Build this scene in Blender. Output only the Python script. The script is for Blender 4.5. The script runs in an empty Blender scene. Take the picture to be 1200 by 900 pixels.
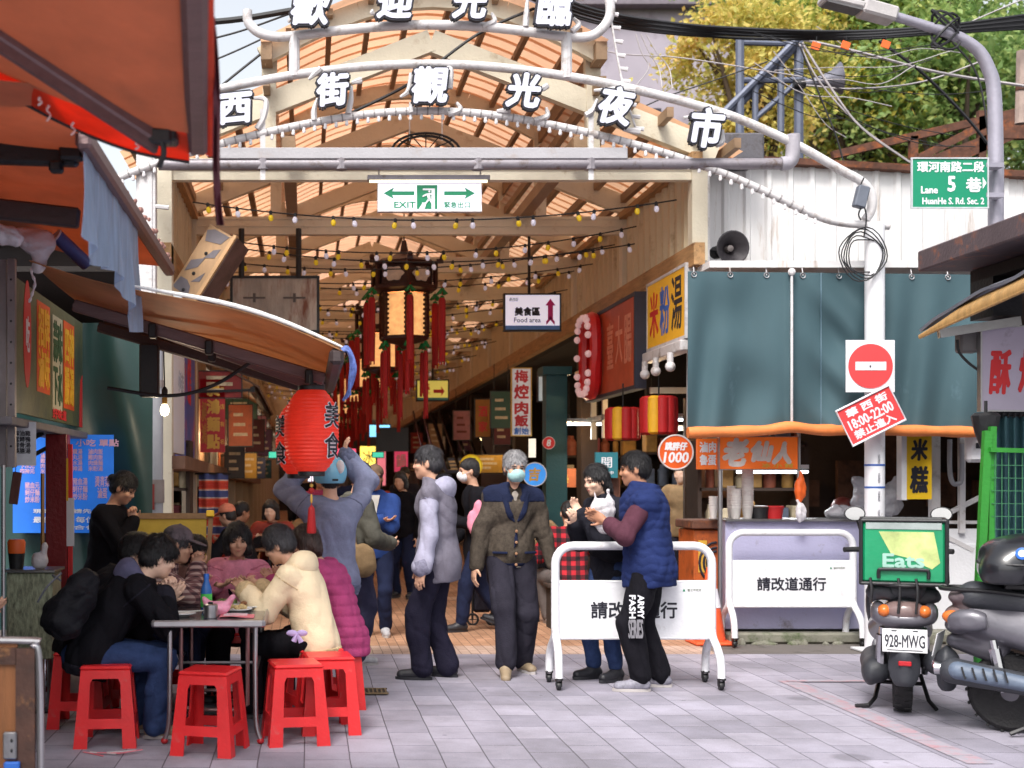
EXPO = 0.85
import bpy, math, random
import numpy as np
from mathutils import Vector, Matrix, Euler
random.seed(7); NR = np.random.RandomState(11)
R = math.radians
C = bpy.context.scene.collection
F_PX, VX, VY, CAM_H = 1500.0, 358.0, 562.0, 1.5     # focal length and vanishing point of the lens, in photo pixels

def at(px, py, d):
    return Vector(((px - VX) * d / F_PX, d, CAM_H + (VY - py) * d / F_PX))

def ground_d(py):
    return F_PX * CAM_H / (py - VY)

# ------------------------------------------------------------------ materials
MATS = {}
def lin(c):
    return tuple((x / 255 / 12.92 if x / 255 <= .04045 else ((x / 255 + .055) / 1.055) ** 2.4) for x in c)

def mat(name, col, rough=.6, metal=0., var=.18, vs=6., bump=.08, bs=40., emit=0., trans=0., spec=.5, stretch=None, dirt=None, alpha=1., coat=0., sheen=0.):
    """Principled surface with procedural colour variation and bump. col: sRGB 0-255."""
    if name in MATS: return MATS[name]
    m = bpy.data.materials.new(name); MATS[name] = m; m.use_nodes = True
    nt = m.node_tree; N = nt.nodes; L = nt.links
    b = N['Principled BSDF']; out = N['Material Output']
    c = lin(col)
    tc = N.new('ShaderNodeTexCoord'); src = tc.outputs['Object']
    if stretch:
        mp = N.new('ShaderNodeMapping'); mp.inputs['Scale'].default_value = stretch
        L.new(src, mp.inputs[0]); src = mp.outputs[0]
    n = N.new('ShaderNodeTexNoise'); n.inputs['Scale'].default_value = vs; n.inputs['Detail'].default_value = 5
    n.inputs['Roughness'].default_value = .65
    L.new(src, n.inputs['Vector'])
    r = N.new('ShaderNodeValToRGB')
    r.color_ramp.elements[0].position = .3; r.color_ramp.elements[1].position = .7
    r.color_ramp.elements[0].color = (*[x * (1 - var) for x in c], 1)
    r.color_ramp.elements[1].color = (*[min(1, x * (1 + var * .7)) for x in c], 1)
    L.new(n.outputs['Fac'], r.inputs[0]); colout = r.outputs[0]
    if dirt:
        dc, amt, ds = dirt
        n3 = N.new('ShaderNodeTexNoise'); n3.inputs['Scale'].default_value = ds; n3.inputs['Detail'].default_value = 8
        n3.inputs['Roughness'].default_value = .7; L.new(src, n3.inputs['Vector'])
        r3 = N.new('ShaderNodeValToRGB'); r3.color_ramp.elements[0].position = .66 - amt * .3; r3.color_ramp.elements[1].position = .78 - amt * .2
        L.new(n3.outputs['Fac'], r3.inputs[0])
        mx = N.new('ShaderNodeMix'); mx.data_type = 'RGBA'
        L.new(r3.outputs[0], mx.inputs[0]); L.new(colout, mx.inputs[6]); mx.inputs[7].default_value = (*lin(dc), 1)
        colout = mx.outputs[2]
    L.new(colout, b.inputs['Base Color'])
    b.inputs['Roughness'].default_value = rough; b.inputs['Metallic'].default_value = metal
    b.inputs['Specular IOR Level'].default_value = spec
    b.inputs['Coat Weight'].default_value = coat
    if alpha < 1: b.inputs['Alpha'].default_value = alpha
    if bump:
        n2 = N.new('ShaderNodeTexNoise'); n2.inputs['Scale'].default_value = bs; n2.inputs['Detail'].default_value = 4
        L.new(src, n2.inputs['Vector'])
        bp = N.new('ShaderNodeBump'); bp.inputs['Strength'].default_value = min(1, bump * 4); bp.inputs['Distance'].default_value = .01
        L.new(n2.outputs['Fac'], bp.inputs['Height']); L.new(bp.outputs[0], b.inputs['Normal'])
    if emit:
        L.new(colout, b.inputs['Emission Color']); b.inputs['Emission Strength'].default_value = emit
    if trans:
        t = N.new('ShaderNodeBsdfTranslucent'); L.new(colout, t.inputs[0])
        ms = N.new('ShaderNodeMixShader'); ms.inputs[0].default_value = trans
        L.new(b.outputs[0], ms.inputs[1]); L.new(t.outputs[0], ms.inputs[2]); L.new(ms.outputs[0], out.inputs[0])
    return m

# ------------------------------------------------------------------ objects
def tag(o, label=None, cat=None, group=None, kind=None):
    if label: o['label'] = label
    if cat: o['category'] = cat
    if group: o['group'] = group
    if kind: o['kind'] = kind
    return o

def thing(name, label, cat, loc=(0, 0, 0), rz=0., group=None, scale=1.):
    o = bpy.data.objects.new(name, None); C.objects.link(o)
    o.location = loc; o.rotation_euler = (0, 0, rz); o.scale = (scale,) * 3
    o.empty_display_size = .1
    return tag(o, label, cat, group)

def root_of(o):
    while o.parent is not None: o = o.parent
    return o

def copy_tree(o, parent=None):
    c = o.copy(); C.objects.link(c); c.parent = parent
    for ch in list(o.children): copy_tree(ch, c)
    return c

class MB:
    """collects shapes and links them as ONE mesh object"""
    def __init__(s): s.v = []; s.f = []; s.mi = []; s.cur = 0; s.M = Matrix()
    def add(s, vs, fs):
        o = len(s.v); M = s.M
        s.v.extend(M @ Vector(p) for p in vs)
        s.f.extend(tuple(i + o for i in f) for f in fs); s.mi.extend([s.cur] * len(fs)); return s
    def box(s, c, d, rot=None, ch=0.):
        hx, hy, hz = d[0] / 2, d[1] / 2, d[2] / 2
        ch = min(ch, hx * .9, hy * .9, hz * .9)
        Rm = rot.to_3x3() if rot is not None else Matrix.Identity(3); c = Vector(c)
        if ch <= 0:
            vs = [(x, y, z) for x in (-hx, hx) for y in (-hy, hy) for z in (-hz, hz)]
            fs = [(0, 1, 3, 2), (4, 6, 7, 5), (0, 4, 5, 1), (2, 3, 7, 6), (0, 2, 6, 4), (1, 5, 7, 3)]
        else:
            vs = []; idx = {}
            for sx in (-1, 1):
                for sy in (-1, 1):
                    for sz in (-1, 1):
                        for a in range(3):
                            q = [sx * (hx - ch), sy * (hy - ch), sz * (hz - ch)]
                            q[a] = (sx * hx, sy * hy, sz * hz)[a]
                            idx[(sx, sy, sz, a)] = len(vs); vs.append(tuple(q))
            fs = []
            S = (-1, 1)
            for q in S:
                fs.append([idx[(q, y, z, 0)] for y, z in ((-1, -1), (1, -1), (1, 1), (-1, 1))][::q])
                fs.append([idx[(x, q, z, 1)] for x, z in ((-1, -1), (-1, 1), (1, 1), (1, -1))][::q])
                fs.append([idx[(x, y, q, 2)] for x, y in ((-1, -1), (1, -1), (1, 1), (-1, 1))][::q])
            for a in S:
                for b in S:
                    f = [idx[(-1, a, b, 1)], idx[(1, a, b, 1)], idx[(1, a, b, 2)], idx[(-1, a, b, 2)]]; fs.append(f[::(1 if a * b < 0 else -1)][::-1])
                    f = [idx[(a, -1, b, 0)], idx[(a, 1, b, 0)], idx[(a, 1, b, 2)], idx[(a, -1, b, 2)]]; fs.append(f[::(1 if a * b > 0 else -1)][::-1])
                    f = [idx[(a, b, -1, 0)], idx[(a, b, 1, 0)], idx[(a, b, 1, 1)], idx[(a, b, -1, 1)]]; fs.append(f[::(1 if a * b < 0 else -1)][::-1])
            for x in S:
                for y in S:
                    for z in S:
                        f = [idx[(x, y, z, 0)], idx[(x, y, z, 1)], idx[(x, y, z, 2)]]
                        fs.append(f if x * y * z > 0 else f[::-1])
        return s.add([Rm @ Vector(p) + c for p in vs], fs)
    def beam(s, a, b, w, h, ch=0.):
        """box from a to b, w wide across, h high"""
        a, b = Vector(a), Vector(b); y = (b - a); L = y.length; y.normalize()
        up = Vector((0, 0, 1)) if abs(y.z) < .95 else Vector((1, 0, 0))
        x = y.cross(up).normalized(); z = x.cross(y)
        return s.box((a + b) / 2, (w, L, h), Matrix((x, y, z)).transposed(), ch)
    def tube(s, pts, r, n=8, cap=True, closed=False):
        pts = [Vector(p) for p in pts]; m = len(pts)
        rs = r if isinstance(r, (list, tuple)) else [r] * m
        vs = []; fs = []; nrm = None
        for i, p in enumerate(pts):
            if closed: t = pts[(i + 1) % m] - pts[i - 1]
            else: t = pts[min(i + 1, m - 1)] - pts[max(i - 1, 0)]
            if t.length < 1e-9: t = Vector((0, 0, 1))
            t.normalize()
            if nrm is None:
                nrm = t.orthogonal().normalized()
            else:
                nrm = (nrm - t * nrm.dot(t))
                nrm = nrm.normalized() if nrm.length > 1e-6 else t.orthogonal().normalized()
            bn = t.cross(nrm)
            for k in range(n):
                a = 2 * math.pi * k / n
                vs.append(p + (nrm * math.cos(a) + bn * math.sin(a)) * rs[i])
        for i in range(m - 1 + (1 if closed else 0)):
            j = (i + 1) % m
            for k in range(n):
                q = (k + 1) % n
                fs.append((i * n + k, i * n + q, j * n + q, j * n + k))
        if cap and not closed:
            fs.append(tuple(range(n))[::-1]); fs.append(tuple((m - 1) * n + k for k in range(n)))
        return s.add(vs, fs)
    def lathe(s, prof, n=16, o=(0, 0, 0), rot=None, sx=1., sy=1.):
        vs = []; fs = []; Rm = rot.to_3x3() if rot is not None else Matrix.Identity(3); o = Vector(o)
        for (r, z) in prof:
            for k in range(n):
                a = 2 * math.pi * k / n
                vs.append(Rm @ Vector((r * math.cos(a) * sx, r * math.sin(a) * sy, z)) + o)
        for i in range(len(prof) - 1):
            for k in range(n):
                q = (k + 1) % n
                fs.append((i * n + k, i * n + q, (i + 1) * n + q, (i + 1) * n + k))
        fs.append(tuple(range(n))[::-1]); fs.append(tuple((len(prof) - 1) * n + k for k in range(n)))
        return s.add(vs, fs)
    def ball(s, c, r, n=12, rot=None):
        r = (r, r, r) if not isinstance(r, (tuple, list)) else r
        Rm = rot.to_3x3() if rot is not None else Matrix.Identity(3); c = Vector(c)
        h = max(5, n * 2 // 3); vs = []; fs = []
        for i in range(h + 1):
            t = math.pi * i / h
            for k in range(n):
                a = 2 * math.pi * k / n
                vs.append(Rm @ Vector((r[0] * math.sin(t) * math.cos(a), r[1] * math.sin(t) * math.sin(a), -r[2] * math.cos(t))) + c)
        for i in range(h):
            for k in range(n):
                q = (k + 1) % n
                fs.append((i * n + k, i * n + q, (i + 1) * n + q, (i + 1) * n + k))
        return s.add(vs, fs)
    def prism(s, poly, o, u, w, depth):
        """polygon (2D list) in the plane o + a*u + b*w, extruded by depth along u x w, centred"""
        o, u, w = Vector(o), Vector(u), Vector(w); nn = u.cross(w).normalized() * depth / 2
        k = len(poly)
        vs = [o + u * a + w * b - nn for a, b in poly] + [o + u * a + w * b + nn for a, b in poly]
        fs = [tuple(range(k))[::-1], tuple(range(k, 2 * k))] + [(i, (i + 1) % k, (i + 1) % k + k, i + k) for i in range(k)]
        return s.add(vs, fs)
    def sheet(s, fn, nu, nv, t=.003):
        """surface fn(u,v), u,v in 0..1, as a slab of thickness t"""
        P = [[Vector(fn(i / nu, j / nv)) for j in range(nv + 1)] for i in range(nu + 1)]
        top = []; bot = []
        for i in range(nu + 1):
            for j in range(nv + 1):
                du = P[min(i + 1, nu)][j] - P[max(i - 1, 0)][j]; dv = P[i][min(j + 1, nv)] - P[i][max(j - 1, 0)]
                nn = du.cross(dv); nn = nn.normalized() if nn.length > 1e-12 else Vector((0, 0, 1))
                top.append(P[i][j] + nn * t / 2); bot.append(P[i][j] - nn * t / 2)
        K = nv + 1; o = len(top); fs = []
        for i in range(nu):
            for j in range(nv):
                a, b, c, d = i * K + j, (i + 1) * K + j, (i + 1) * K + j + 1, i * K + j + 1
                fs.append((a, b, c, d)); fs.append((a + o, d + o, c + o, b + o))
        edge = [i * K for i in range(nu + 1)] + [nu * K + j for j in range(1, nv + 1)] + [i * K + nv for i in range(nu - 1, -1, -1)] + [j for j in range(nv - 1, 0, -1)]
        for q in range(len(edge)):
            a, b = edge[q], edge[(q + 1) % len(edge)]
            fs.append((b, a, a + o, b + o))
        return s.add(top + bot, fs)
    def text(s, body, o, u, w, W, H, depth=.002, bold=0., shear=0., keep=False, sp=1.):
        """lettering fitted into the box W x H centred at o; u: reading direction, w: up; face towards u x w"""
        vs, fs = glyphs(body, shear, sp)
        if not vs: return s
        xs = [p[0] for p in vs]; ys = [p[1] for p in vs]
        cx, cy = (min(xs) + max(xs)) / 2, (min(ys) + max(ys)) / 2
        kx, ky = W / max(1e-6, max(xs) - min(xs)), H / max(1e-6, max(ys) - min(ys))
        if keep: kx = ky = min(kx, ky)
        o, u, w = Vector(o), Vector(u).normalized(), Vector(w).normalized(); n = u.cross(w)
        offs = [(0, 0)] + ([(bold * math.cos(a), bold * math.sin(a)) for a in [2 * math.pi * k / 8 for k in range(8)]] if bold else [])
        for q, (dx, dy) in enumerate(offs):
            z = depth * (1 + .02 * q) if depth > 0 else .0002 * q
            s.add([o + u * ((p[0] - cx) * kx + dx) + w * ((p[1] - cy) * ky + dy) + n * (z if p[2] > 0 else 0) for p in vs], fs)
        return s
    def build(s, name, m=None, parent=None, world=False, angle=35, smooth=True):
        me = bpy.data.meshes.new(name)
        off = root_of(parent).location if (world and parent is not None) else Vector((0, 0, 0))
        me.from_pydata([tuple(p - off) for p in s.v], [], s.f)
        ms = m if isinstance(m, (list, tuple)) else [m]
        for x in ms:
            if x is not None: me.materials.append(x)
        if len(ms) > 1: me.polygons.foreach_set('material_index', s.mi)
        if smooth:
            me.polygons.foreach_set('use_smooth', [True] * len(s.f))
            me.set_sharp_from_angle(angle=R(angle))
        me.update()
        o = bpy.data.objects.new(name, me); C.objects.link(o)
        if parent is not None: o.parent = parent
        return o

_GL = {}
def glyphs(body, shear=0., sp=1.):
    k = (body, shear, sp)
    if k in _GL: return _GL[k]
    cu = bpy.data.curves.new('lettering_source', 'FONT'); cu.body = body; cu.shear = shear; cu.extrude = .05; cu.resolution_u = 2
    cu.space_line = 1.0 * sp; cu.align_x = 'CENTER'
    o = bpy.data.objects.new('lettering_source', cu); C.objects.link(o)
    dg = bpy.context.evaluated_depsgraph_get()
    me = bpy.data.meshes.new_from_object(o.evaluated_get(dg))
    vs = [tuple(v.co) for v in me.vertices]; fs = [tuple(p.vertices) for p in me.polygons]
    bpy.data.objects.remove(o); bpy.data.curves.remove(cu); bpy.data.meshes.remove(me)
    _GL[k] = (vs, fs); return _GL[k]

UX, UY, UZ = Vector((1, 0, 0)), Vector((0, 1, 0)), Vector((0, 0, 1))
def lerp(a, b, t): return a + (b - a) * t
def curve(pts, n=8):
    """Catmull-Rom through pts"""
    P = [Vector(p) for p in pts]; P = [P[0] * 2 - P[1]] + P + [P[-1] * 2 - P[-2]]; out = []
    for i in range(1, len(P) - 2):
        for k in range(n):
            t = k / n; a, b, c, d = P[i - 1:i + 3]
            out.append(.5 * ((2 * b) + (c - a) * t + (2 * a - 5 * b + 4 * c - d) * t * t + (3 * b - a - 3 * c + d) * t ** 3))
    out.append(P[-2]); return out
def sag(a, b, drop, n=12):
    a, b = Vector(a), Vector(b)
    return [a.lerp(b, i / n) - UZ * (drop * 4 * (i / n) * (1 - i / n)) for i in range(n + 1)]
# ------------------------------------------------------------------ smooth bodies: distance fields turned into one surface
class Field:
    def __init__(s, lo, hi, h):
        s.lo = np.array(lo, dtype=np.float32); s.h = h
        s.n = np.maximum(3, np.ceil((np.array(hi) - s.lo) / h).astype(int) + 1)
        s.ax = [s.lo[i] + h * np.arange(s.n[i], dtype=np.float32) for i in range(3)]
        s.D = np.full(tuple(s.n), .3, dtype=np.float32)
    def _sub(s, lo, hi):
        a = [max(0, int((lo[i] - s.lo[i]) / s.h)) for i in range(3)]
        b = [min(int(s.n[i]), int((hi[i] - s.lo[i]) / s.h) + 2) for i in range(3)]
        if any(b[i] <= a[i] for i in range(3)): return None
        sl = tuple(slice(a[i], b[i]) for i in range(3))
        return sl, s.ax[0][sl[0]][:, None, None], s.ax[1][sl[1]][None, :, None], s.ax[2][sl[2]][None, None, :]
    def _mix(s, sl, d, k, sub=False):
        D = s.D[sl]
        if sub:
            d = -d; h = np.clip(.5 - .5 * (D - d) / k, 0, 1); s.D[sl] = D + (d - D) * h + k * h * (1 - h)
        else:
            h = np.clip(.5 + .5 * (D - d) / k, 0, 1); s.D[sl] = D + (d - D) * h - k * h * (1 - h)
    def cone(s, a, b, ra, rb, k=.02, sub=False):
        a = np.array(a, dtype=float); b = np.array(b, dtype=float); m = max(ra, rb) + 2.5 * k + 2 * s.h + .03
        q = s._sub(np.minimum(a, b) - m, np.maximum(a, b) + m)
        if q is None: return s
        sl, X, Y, Z = q; ab = b - a; L2 = max(1e-9, float(ab @ ab))
        t = np.clip(((X - a[0]) * ab[0] + (Y - a[1]) * ab[1] + (Z - a[2]) * ab[2]) / L2, 0, 1)
        d = np.sqrt((X - a[0] - ab[0] * t) ** 2 + (Y - a[1] - ab[1] * t) ** 2 + (Z - a[2] - ab[2] * t) ** 2) - (ra + (rb - ra) * t)
        s._mix(sl, d, k, sub); return s
    def ell(s, c, r, Rm=None, k=.02, sub=False):
        c = np.array(c, dtype=float); m = max(r) + 2.5 * k + 2 * s.h + .03
        q = s._sub(c - m, c + m)
        if q is None: return s
        sl, X, Y, Z = q; X = X - c[0]; Y = Y - c[1]; Z = Z - c[2]
        if Rm is not None:
            A = np.array(Rm.transposed()); X, Y, Z = (A[i][0] * X + A[i][1] * Y + A[i][2] * Z for i in range(3))
        k0 = np.sqrt((X / r[0]) ** 2 + (Y / r[1]) ** 2 + (Z / r[2]) ** 2) + 1e-6
        k1 = np.sqrt((X / r[0] ** 2) ** 2 + (Y / r[1] ** 2) ** 2 + (Z / r[2] ** 2) ** 2) + 1e-6
        s._mix(sl, k0 * (k0 - 1) / k1, k, sub); return s
    def cut(s, p, nrm, k=.006):
        """keep the side that nrm points away from"""
        nrm = np.array(Vector(nrm).normalized()); p = np.array(p, dtype=float)
        d = (s.ax[0] - p[0])[:, None, None] * nrm[0] + (s.ax[1] - p[1])[None, :, None] * nrm[1] + (s.ax[2] - p[2])[None, None, :] * nrm[2]
        h = np.clip(.5 - .5 * (s.D - d) / k, 0, 1); s.D = s.D + (d - s.D) * h + k * h * (1 - h); return s
    def folds(s, amp, freq=22., seed=0, sq=(1, 1, .6)):
        rs = np.random.RandomState(seed + 1)
        X, Y, Z = s.ax[0][:, None, None], s.ax[1][None, :, None], s.ax[2][None, None, :]
        T = 0
        for q in range(4):
            v = rs.normal(size=3); v /= np.linalg.norm(v); v = v * np.array(sq) * freq * (.6 + .35 * q); w = rs.normal(size=3) * freq * .35
            ph = v[0] * X + v[1] * Y + v[2] * Z + rs.rand() * 6 + 1.9 * np.sin(w[0] * X + w[1] * Y + w[2] * Z + rs.rand() * 6)
            T = T + (np.sin(ph) if q % 2 == 0 else 1.3 - 2.2 * np.sqrt(np.abs(np.sin(ph * .8)))) / (1 + .4 * q)
        s.D = s.D + (amp * T / 1.6).astype(np.float32); return s
    def quilt(s, amp, dz, zig=0.):
        X, Y, Z = s.ax[0][:, None, None], s.ax[1][None, :, None], s.ax[2][None, None, :]
        q = Z + zig * np.abs(((X * 2 + Y * 2) / .16) % 2 - 1)
        s.D = s.D + (amp * (1 - 2 * np.sqrt(np.abs(np.sin(np.pi * q / dz))))).astype(np.float32); return s
    def mesh(s):
        D = s.D; D[0] = D[-1] = .05; D[:, 0] = D[:, -1] = .05; D[:, :, 0] = D[:, :, -1] = .05
        S = D < 0; n = s.n
        cnt = np.zeros(tuple(n - 1), dtype=np.int8)
        for i in (0, 1):
            for j in (0, 1):
                for k in (0, 1): cnt += S[i:n[0] - 1 + i, j:n[1] - 1 + j, k:n[2] - 1 + k]
        act = np.argwhere((cnt > 0) & (cnt < 8)); N = len(act)
        if N == 0: return np.zeros((0, 3)), np.zeros((0, 4), int)
        idm = np.full(tuple(n - 1), -1, dtype=np.int32); idm[tuple(act.T)] = np.arange(N)
        off = np.array([(i, j, k) for i in (0, 1) for j in (0, 1) for k in (0, 1)])
        val = np.stack([D[tuple((act + o).T)] for o in off], 1)
        P = np.zeros((N, 3)); W = np.zeros(N)
        for a in range(8):
            for b in range(a + 1, 8):
                if np.abs(off[a] - off[b]).sum() != 1: continue
                c = (val[:, a] < 0) != (val[:, b] < 0)
                t = val[c, a] / (val[c, a] - val[c, b])
                P[c] += off[a] + (off[b] - off[a]) * t[:, None]; W[c] += 1
        P = (act + P / W[:, None]) * s.h + s.lo
        Q = []
        for ax in range(3):
            u, v = (ax + 1) % 3, (ax + 2) % 3
            sa = [slice(None)] * 3; sb = [slice(None)] * 3; sa[ax] = slice(0, -1); sb[ax] = slice(1, None)
            A, B = S[tuple(sa)], S[tuple(sb)]
            for x, flip in ((A & ~B, 0), (~A & B, 1)):
                e = np.argwhere(x)
                e = e[(e[:, u] > 0) & (e[:, v] > 0) & (e[:, u] < n[u] - 1) & (e[:, v] < n[v] - 1)]
                if not len(e): continue
                du = np.zeros(3, int); du[u] = 1; dv = np.zeros(3, int); dv[v] = 1
                q = np.stack([idm[tuple((e - du - dv).T)], idm[tuple((e - dv).T)], idm[tuple(e.T)], idm[tuple((e - du).T)]], 1)
                Q.append(q[:, ::-1] if flip else q)
        return P, np.concatenate(Q)
    def build(s, name, m, parent=None, relax=1, strands=0):
        P, Q = s.mesh()
        for _ in range(relax):          # one step of smoothing takes the grid out of the surface
            A = np.zeros_like(P); W = np.zeros(len(P))
            for i in range(4):
                np.add.at(A, Q[:, i], P[Q[:, (i + 1) % 4]]); np.add.at(W, Q[:, i], 1)
            P = P * .5 + .5 * A / np.maximum(W, 1)[:, None]
        if strands: P, Q = add_strands(P, Q, strands)
        return npmesh(name, P, Q, m, parent)

def add_strands(P, Q, n):
    """loose locks lying along a hair surface, so that its outline is not smooth"""
    rs = np.random.RandomState(n); i = rs.randint(0, len(P), n); p = P[i]; o = p - np.array((0, -.02, .02)); o /= np.linalg.norm(o, axis=1)[:, None]
    d = np.stack([o[:, 0] * .6, o[:, 1] * .6, -.9 + 0 * o[:, 0]], 1) + rs.normal(size=(n, 3)) * .22
    d -= o * (d * o).sum(1)[:, None]; d /= np.linalg.norm(d, axis=1)[:, None] + 1e-6; sd = np.cross(o, d) * .002
    L = (.018 + .022 * rs.rand(n, 1)); a = p + o * .001; m = p + d * L * .5 + o * .005; e = p + d * L + o * (.002 + .004 * rs.rand(n, 1))
    V = np.stack([a - sd, a + sd, m + sd, m - sd, e + sd * .2, e - sd * .2], 1).reshape(-1, 3); k = len(P) + 6 * np.arange(n)[:, None]
    return np.concatenate([P, V]), np.concatenate([Q, k + np.array([[0, 1, 2, 3]]), k + np.array([[3, 2, 4, 5]])])

def npmesh(name, P, Q, m, parent=None, smooth=True):
    me = bpy.data.meshes.new(name); k = Q.shape[1] if len(Q) else 4
    me.vertices.add(len(P)); me.vertices.foreach_set('co', np.asarray(P, dtype=np.float32).ravel())
    me.loops.add(len(Q) * k); me.loops.foreach_set('vertex_index', np.asarray(Q, dtype=np.int32).ravel())
    me.polygons.add(len(Q)); me.polygons.foreach_set('loop_start', np.arange(0, len(Q) * k, k, dtype=np.int32))
    me.polygons.foreach_set('loop_total', np.full(len(Q), k, dtype=np.int32))
    me.polygons.foreach_set('use_smooth', np.full(len(Q), smooth))
    if m is not None: me.materials.append(m)
    me.update(calc_edges=True); me.validate()
    o = bpy.data.objects.new(name, me); C.objects.link(o); o.parent = parent
    return o
# ------------------------------------------------------------------ people
def two_bone(a, b, l1, l2, pole):
    a, b, pole = Vector(a), Vector(b), Vector(pole); d = b - a; L = d.length
    if L > (l1 + l2) * .995: b = a + d * ((l1 + l2) * .995 / L); d = b - a; L = d.length
    d.normalize(); x = (l1 * l1 - l2 * l2 + L * L) / (2 * L); h = math.sqrt(max(0, l1 * l1 - x * x))
    p = pole - d * pole.dot(d); p = p.normalized() if p.length > 1e-5 else d.orthogonal().normalized()
    return a + d * x + p * h, b

def hand_field(fd, w, f, th, right, curl=.35, k=1., spread=0.):
    f = Vector(f).normalized(); th = Vector(th); th = (th - f * th.dot(f)).normalized()
    q = th.cross(f) if right else f.cross(th); w = Vector(w)
    Rm = Matrix((th, q, f)).transposed()
    fd.ell(w + f * .048 * k, (.041 * k, .017 * k, .054 * k), Rm, .012)
    fd.cone(w - f * .03, w + f * .03 * k, .027, .026, .015)
    for i, L in enumerate((.072, .082, .076, .058)):
        p = w + f * (.086 - .006 * abs(i - 1)) * k + th * (.030 - .0205 * i) * k; a = 0
        for sgm, fr in enumerate((.45, .32, .25)):
            a += curl * (.75, 1.05, .8)[sgm]
            dr = f * math.cos(a) + q * math.sin(a) + th * (spread * (1.5 - i) * .1)
            p2 = p + dr.normalized() * L * fr * k
            fd.cone(p, p2, .0098 * k, .0085 * k, .004); p = p2
    p = w + f * .022 * k + th * .028 * k
    d1 = (f * .62 + th * .7 + q * .32).normalized(); p2 = p + d1 * .04 * k
    fd.cone(p, p2, .0135 * k, .0105 * k, .008)
    d2 = (d1 + f * .5 + q * curl * .6 - th * curl * .4).normalized(); fd.cone(p2, p2 + d2 * .032 * k, .0105 * k, .0085 * k, .004)

def skin_mat(name, c): return mat(name, c, .5, var=.1, vs=14, bump=.02, bs=160, spec=.35)
SKIN = skin_mat('skin_warm', (205, 158, 132)); SKIN2 = skin_mat('skin_tan', (178, 128, 100)); SKIN3 = skin_mat('skin_pale', (224, 184, 160))
EYE = mat('eye_dark', (28, 20, 18), .25, bump=0, var=.1); BROW = mat('brow_dark', (40, 32, 30), .8, bump=0)
LIP = mat('lip_rose', (170, 92, 88), .5, bump=0)
HAIR = mat('hair_black', (24, 21, 24), .55, var=.5, vs=30, bump=.25, bs=120, stretch=(1, 1, .12), spec=.6)
HAIRB = mat('hair_brown', (62, 44, 38), .45, var=.45, vs=30, bump=.25, bs=120, stretch=(1, 1, .12), spec=.6)
HAIRG = mat('hair_grey', (66, 64, 68), .5, var=.5, vs=40, bump=.25, bs=120, stretch=(1, 1, .12))
HAIRW = mat('hair_white', (150, 148, 150), .5, var=.35, vs=40, bump=.25, bs=120, stretch=(1, 1, .12))
SOLE = mat('shoe_sole', (70, 68, 68), .8)

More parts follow.
